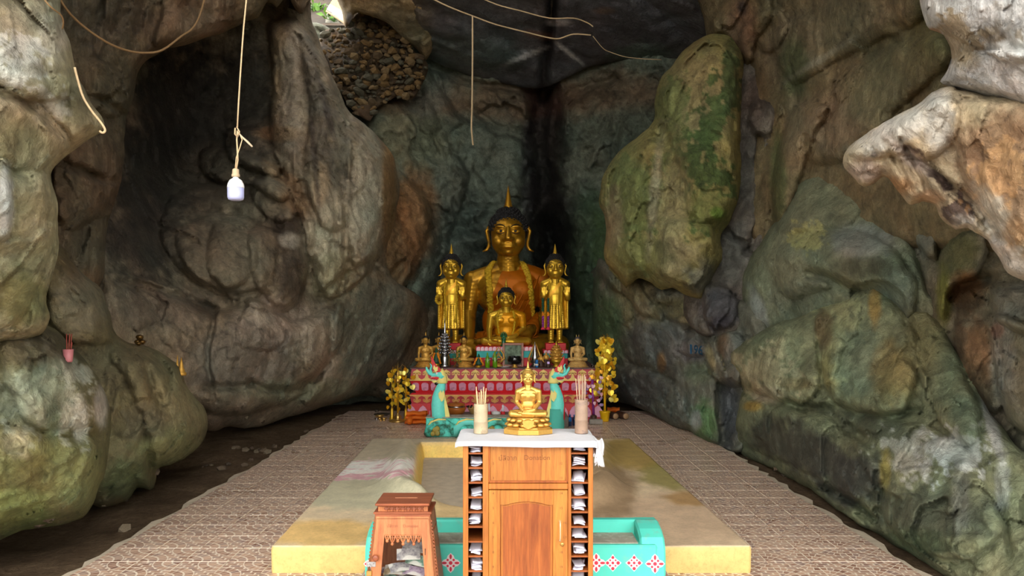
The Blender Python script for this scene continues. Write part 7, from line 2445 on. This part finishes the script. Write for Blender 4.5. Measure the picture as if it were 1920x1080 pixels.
rope([(795, -10, 11.6), (840, 12, 11.8), (886, 30, 12.0), (930, 46, 12.1), (985, 60, 12.2), (1030, 71, 12.3), (1050, 72, 12.3), (1075, 64, 12.2), (1108, 66, 12.2)], .011, 'long sagging string across the vault with a strand hanging from it', M['rope'], 'string')
rope([(886, 30, 11.98), (886, 110, 11.98), (885, 200, 11.98), (884, 240, 11.98), (887, 272, 11.98)], .013, 'straight string hanging down from the vault left of the great Buddha', M['rope'], 'string')
rope([(880, -14, 11.2), (930, 8, 11.3), (975, 20, 11.4), (1030, 34, 11.6), (1074, 34, 11.7), (1100, 42, 11.8), (1112, 50, 11.8)], .009, 'upper thin string crossing the dark fissure in the vault', M['rope'], 'string')
rope([(1112, 68, 12.4), (1130, 90, 12.6), (1145, 98, 12.7), (1180, 108, 12.9), (1240, 112, 13.0)], .006, 'faint thread running from the strings to the right wall', M['rope'], 'string')

r = hit(128, 676, ('boulder',))
cp = thing('incense_cup', 'pink cup holding dark incense sticks on the left boulder ledge', 'cup', r[0] if r else W(128, 670, 5.6))
dcp = cp.location.y; s_ = dcp / F
MB().lathe([(6.5 * s_, -3 * s_), (7.5 * s_, 0), (9.3 * s_, 21 * s_), (8.6 * s_, 21 * s_), (6.8 * s_, 4 * s_), (.001, 4 * s_)], 20).build('cup', M['pink_cup'], cp)
for k in range(6):
    a = k * 1.05
    MB().tube([(3 * s_ * math.cos(a), 3 * s_ * math.sin(a), 5 * s_), (5 * s_ * math.cos(a) + 2 * s_, 4 * s_ * math.sin(a), (34 + 16 * (k % 2)) * s_)], .0035, 6).build('incense_stick', M['incense_red'], cp)
r = hit(340, 702)
gs = thing('gold_stupa', 'tiny golden stupa on the ledge of the left wall', 'ornament', r[0] if r else W(340, 700, 8))
s_ = gs.location.y / F
MB().lathe([(9 * s_, -2 * s_), (9 * s_, 3 * s_), (6 * s_, 5 * s_), (6 * s_, 9 * s_), (4 * s_, 12 * s_), (3 * s_, 20 * s_), (.4 * s_, 32 * s_)], 14).build('spire', M['gold_dull'], gs)
MB().lathe([(3 * s_, -2 * s_), (2.4 * s_, 14 * s_), (.4 * s_, 36 * s_)], 10, (-9 * s_, .02, 0)).build('small_spire', M['gold_dull'], gs)
r = hit(262, 648)
dkb = paint('tarnished_brass', (104, 78, 40), .4, .8)
gn = thing('brass_offerings', 'dark brass bowls clustered in the niche of the left wall', 'ornament', r[0] if r else W(262, 648, 7))
s_ = gn.location.y / F
for k, (a, b, q) in enumerate(((-4, 2, 6), (5, 2, 6), (1, 0, 5), (0, 10, 7))):
    MB().lathe([(q * .5 * s_, 0), (q * s_, q * .8 * s_), (q * .9 * s_, q * 1.2 * s_), (q * .4 * s_, q * 1.5 * s_)], 14, (a * s_, -.03 * (k == 2), b * s_)).build('bowl', dkb, gn)

# blue painted date on the right wall
r = hit(1309, 657, ('rock_apron',))
if r:
    nrm = r[1]
    if nrm.y > 0: nrm = -nrm
    nrm = (nrm + Vector((0, -1.2, 0))).normalized()
    tm = text_mesh('1967', .17, 'lettering', 'CENTER', .004)
    rot = Vector((0, -1, 0)).rotation_difference(nrm).to_matrix().to_4x4() @ Matrix.Rotation(.12, 4, 'Y')
    tm.transform(rot)
    for v in tm.vertices:
        q = r[0] + v.co
        rr_ = sc.ray_cast(dg, q + nrm * .3, -nrm)
        if rr_[0] and (rr_[1] - q).length < .35: v.co = rr_[1] + nrm * .006 - r[0]
    o = link('lettering', tm, paint('blue_paint', (40, 96, 130), .7), wall_right, r[0], 'blue painted date on the rock')
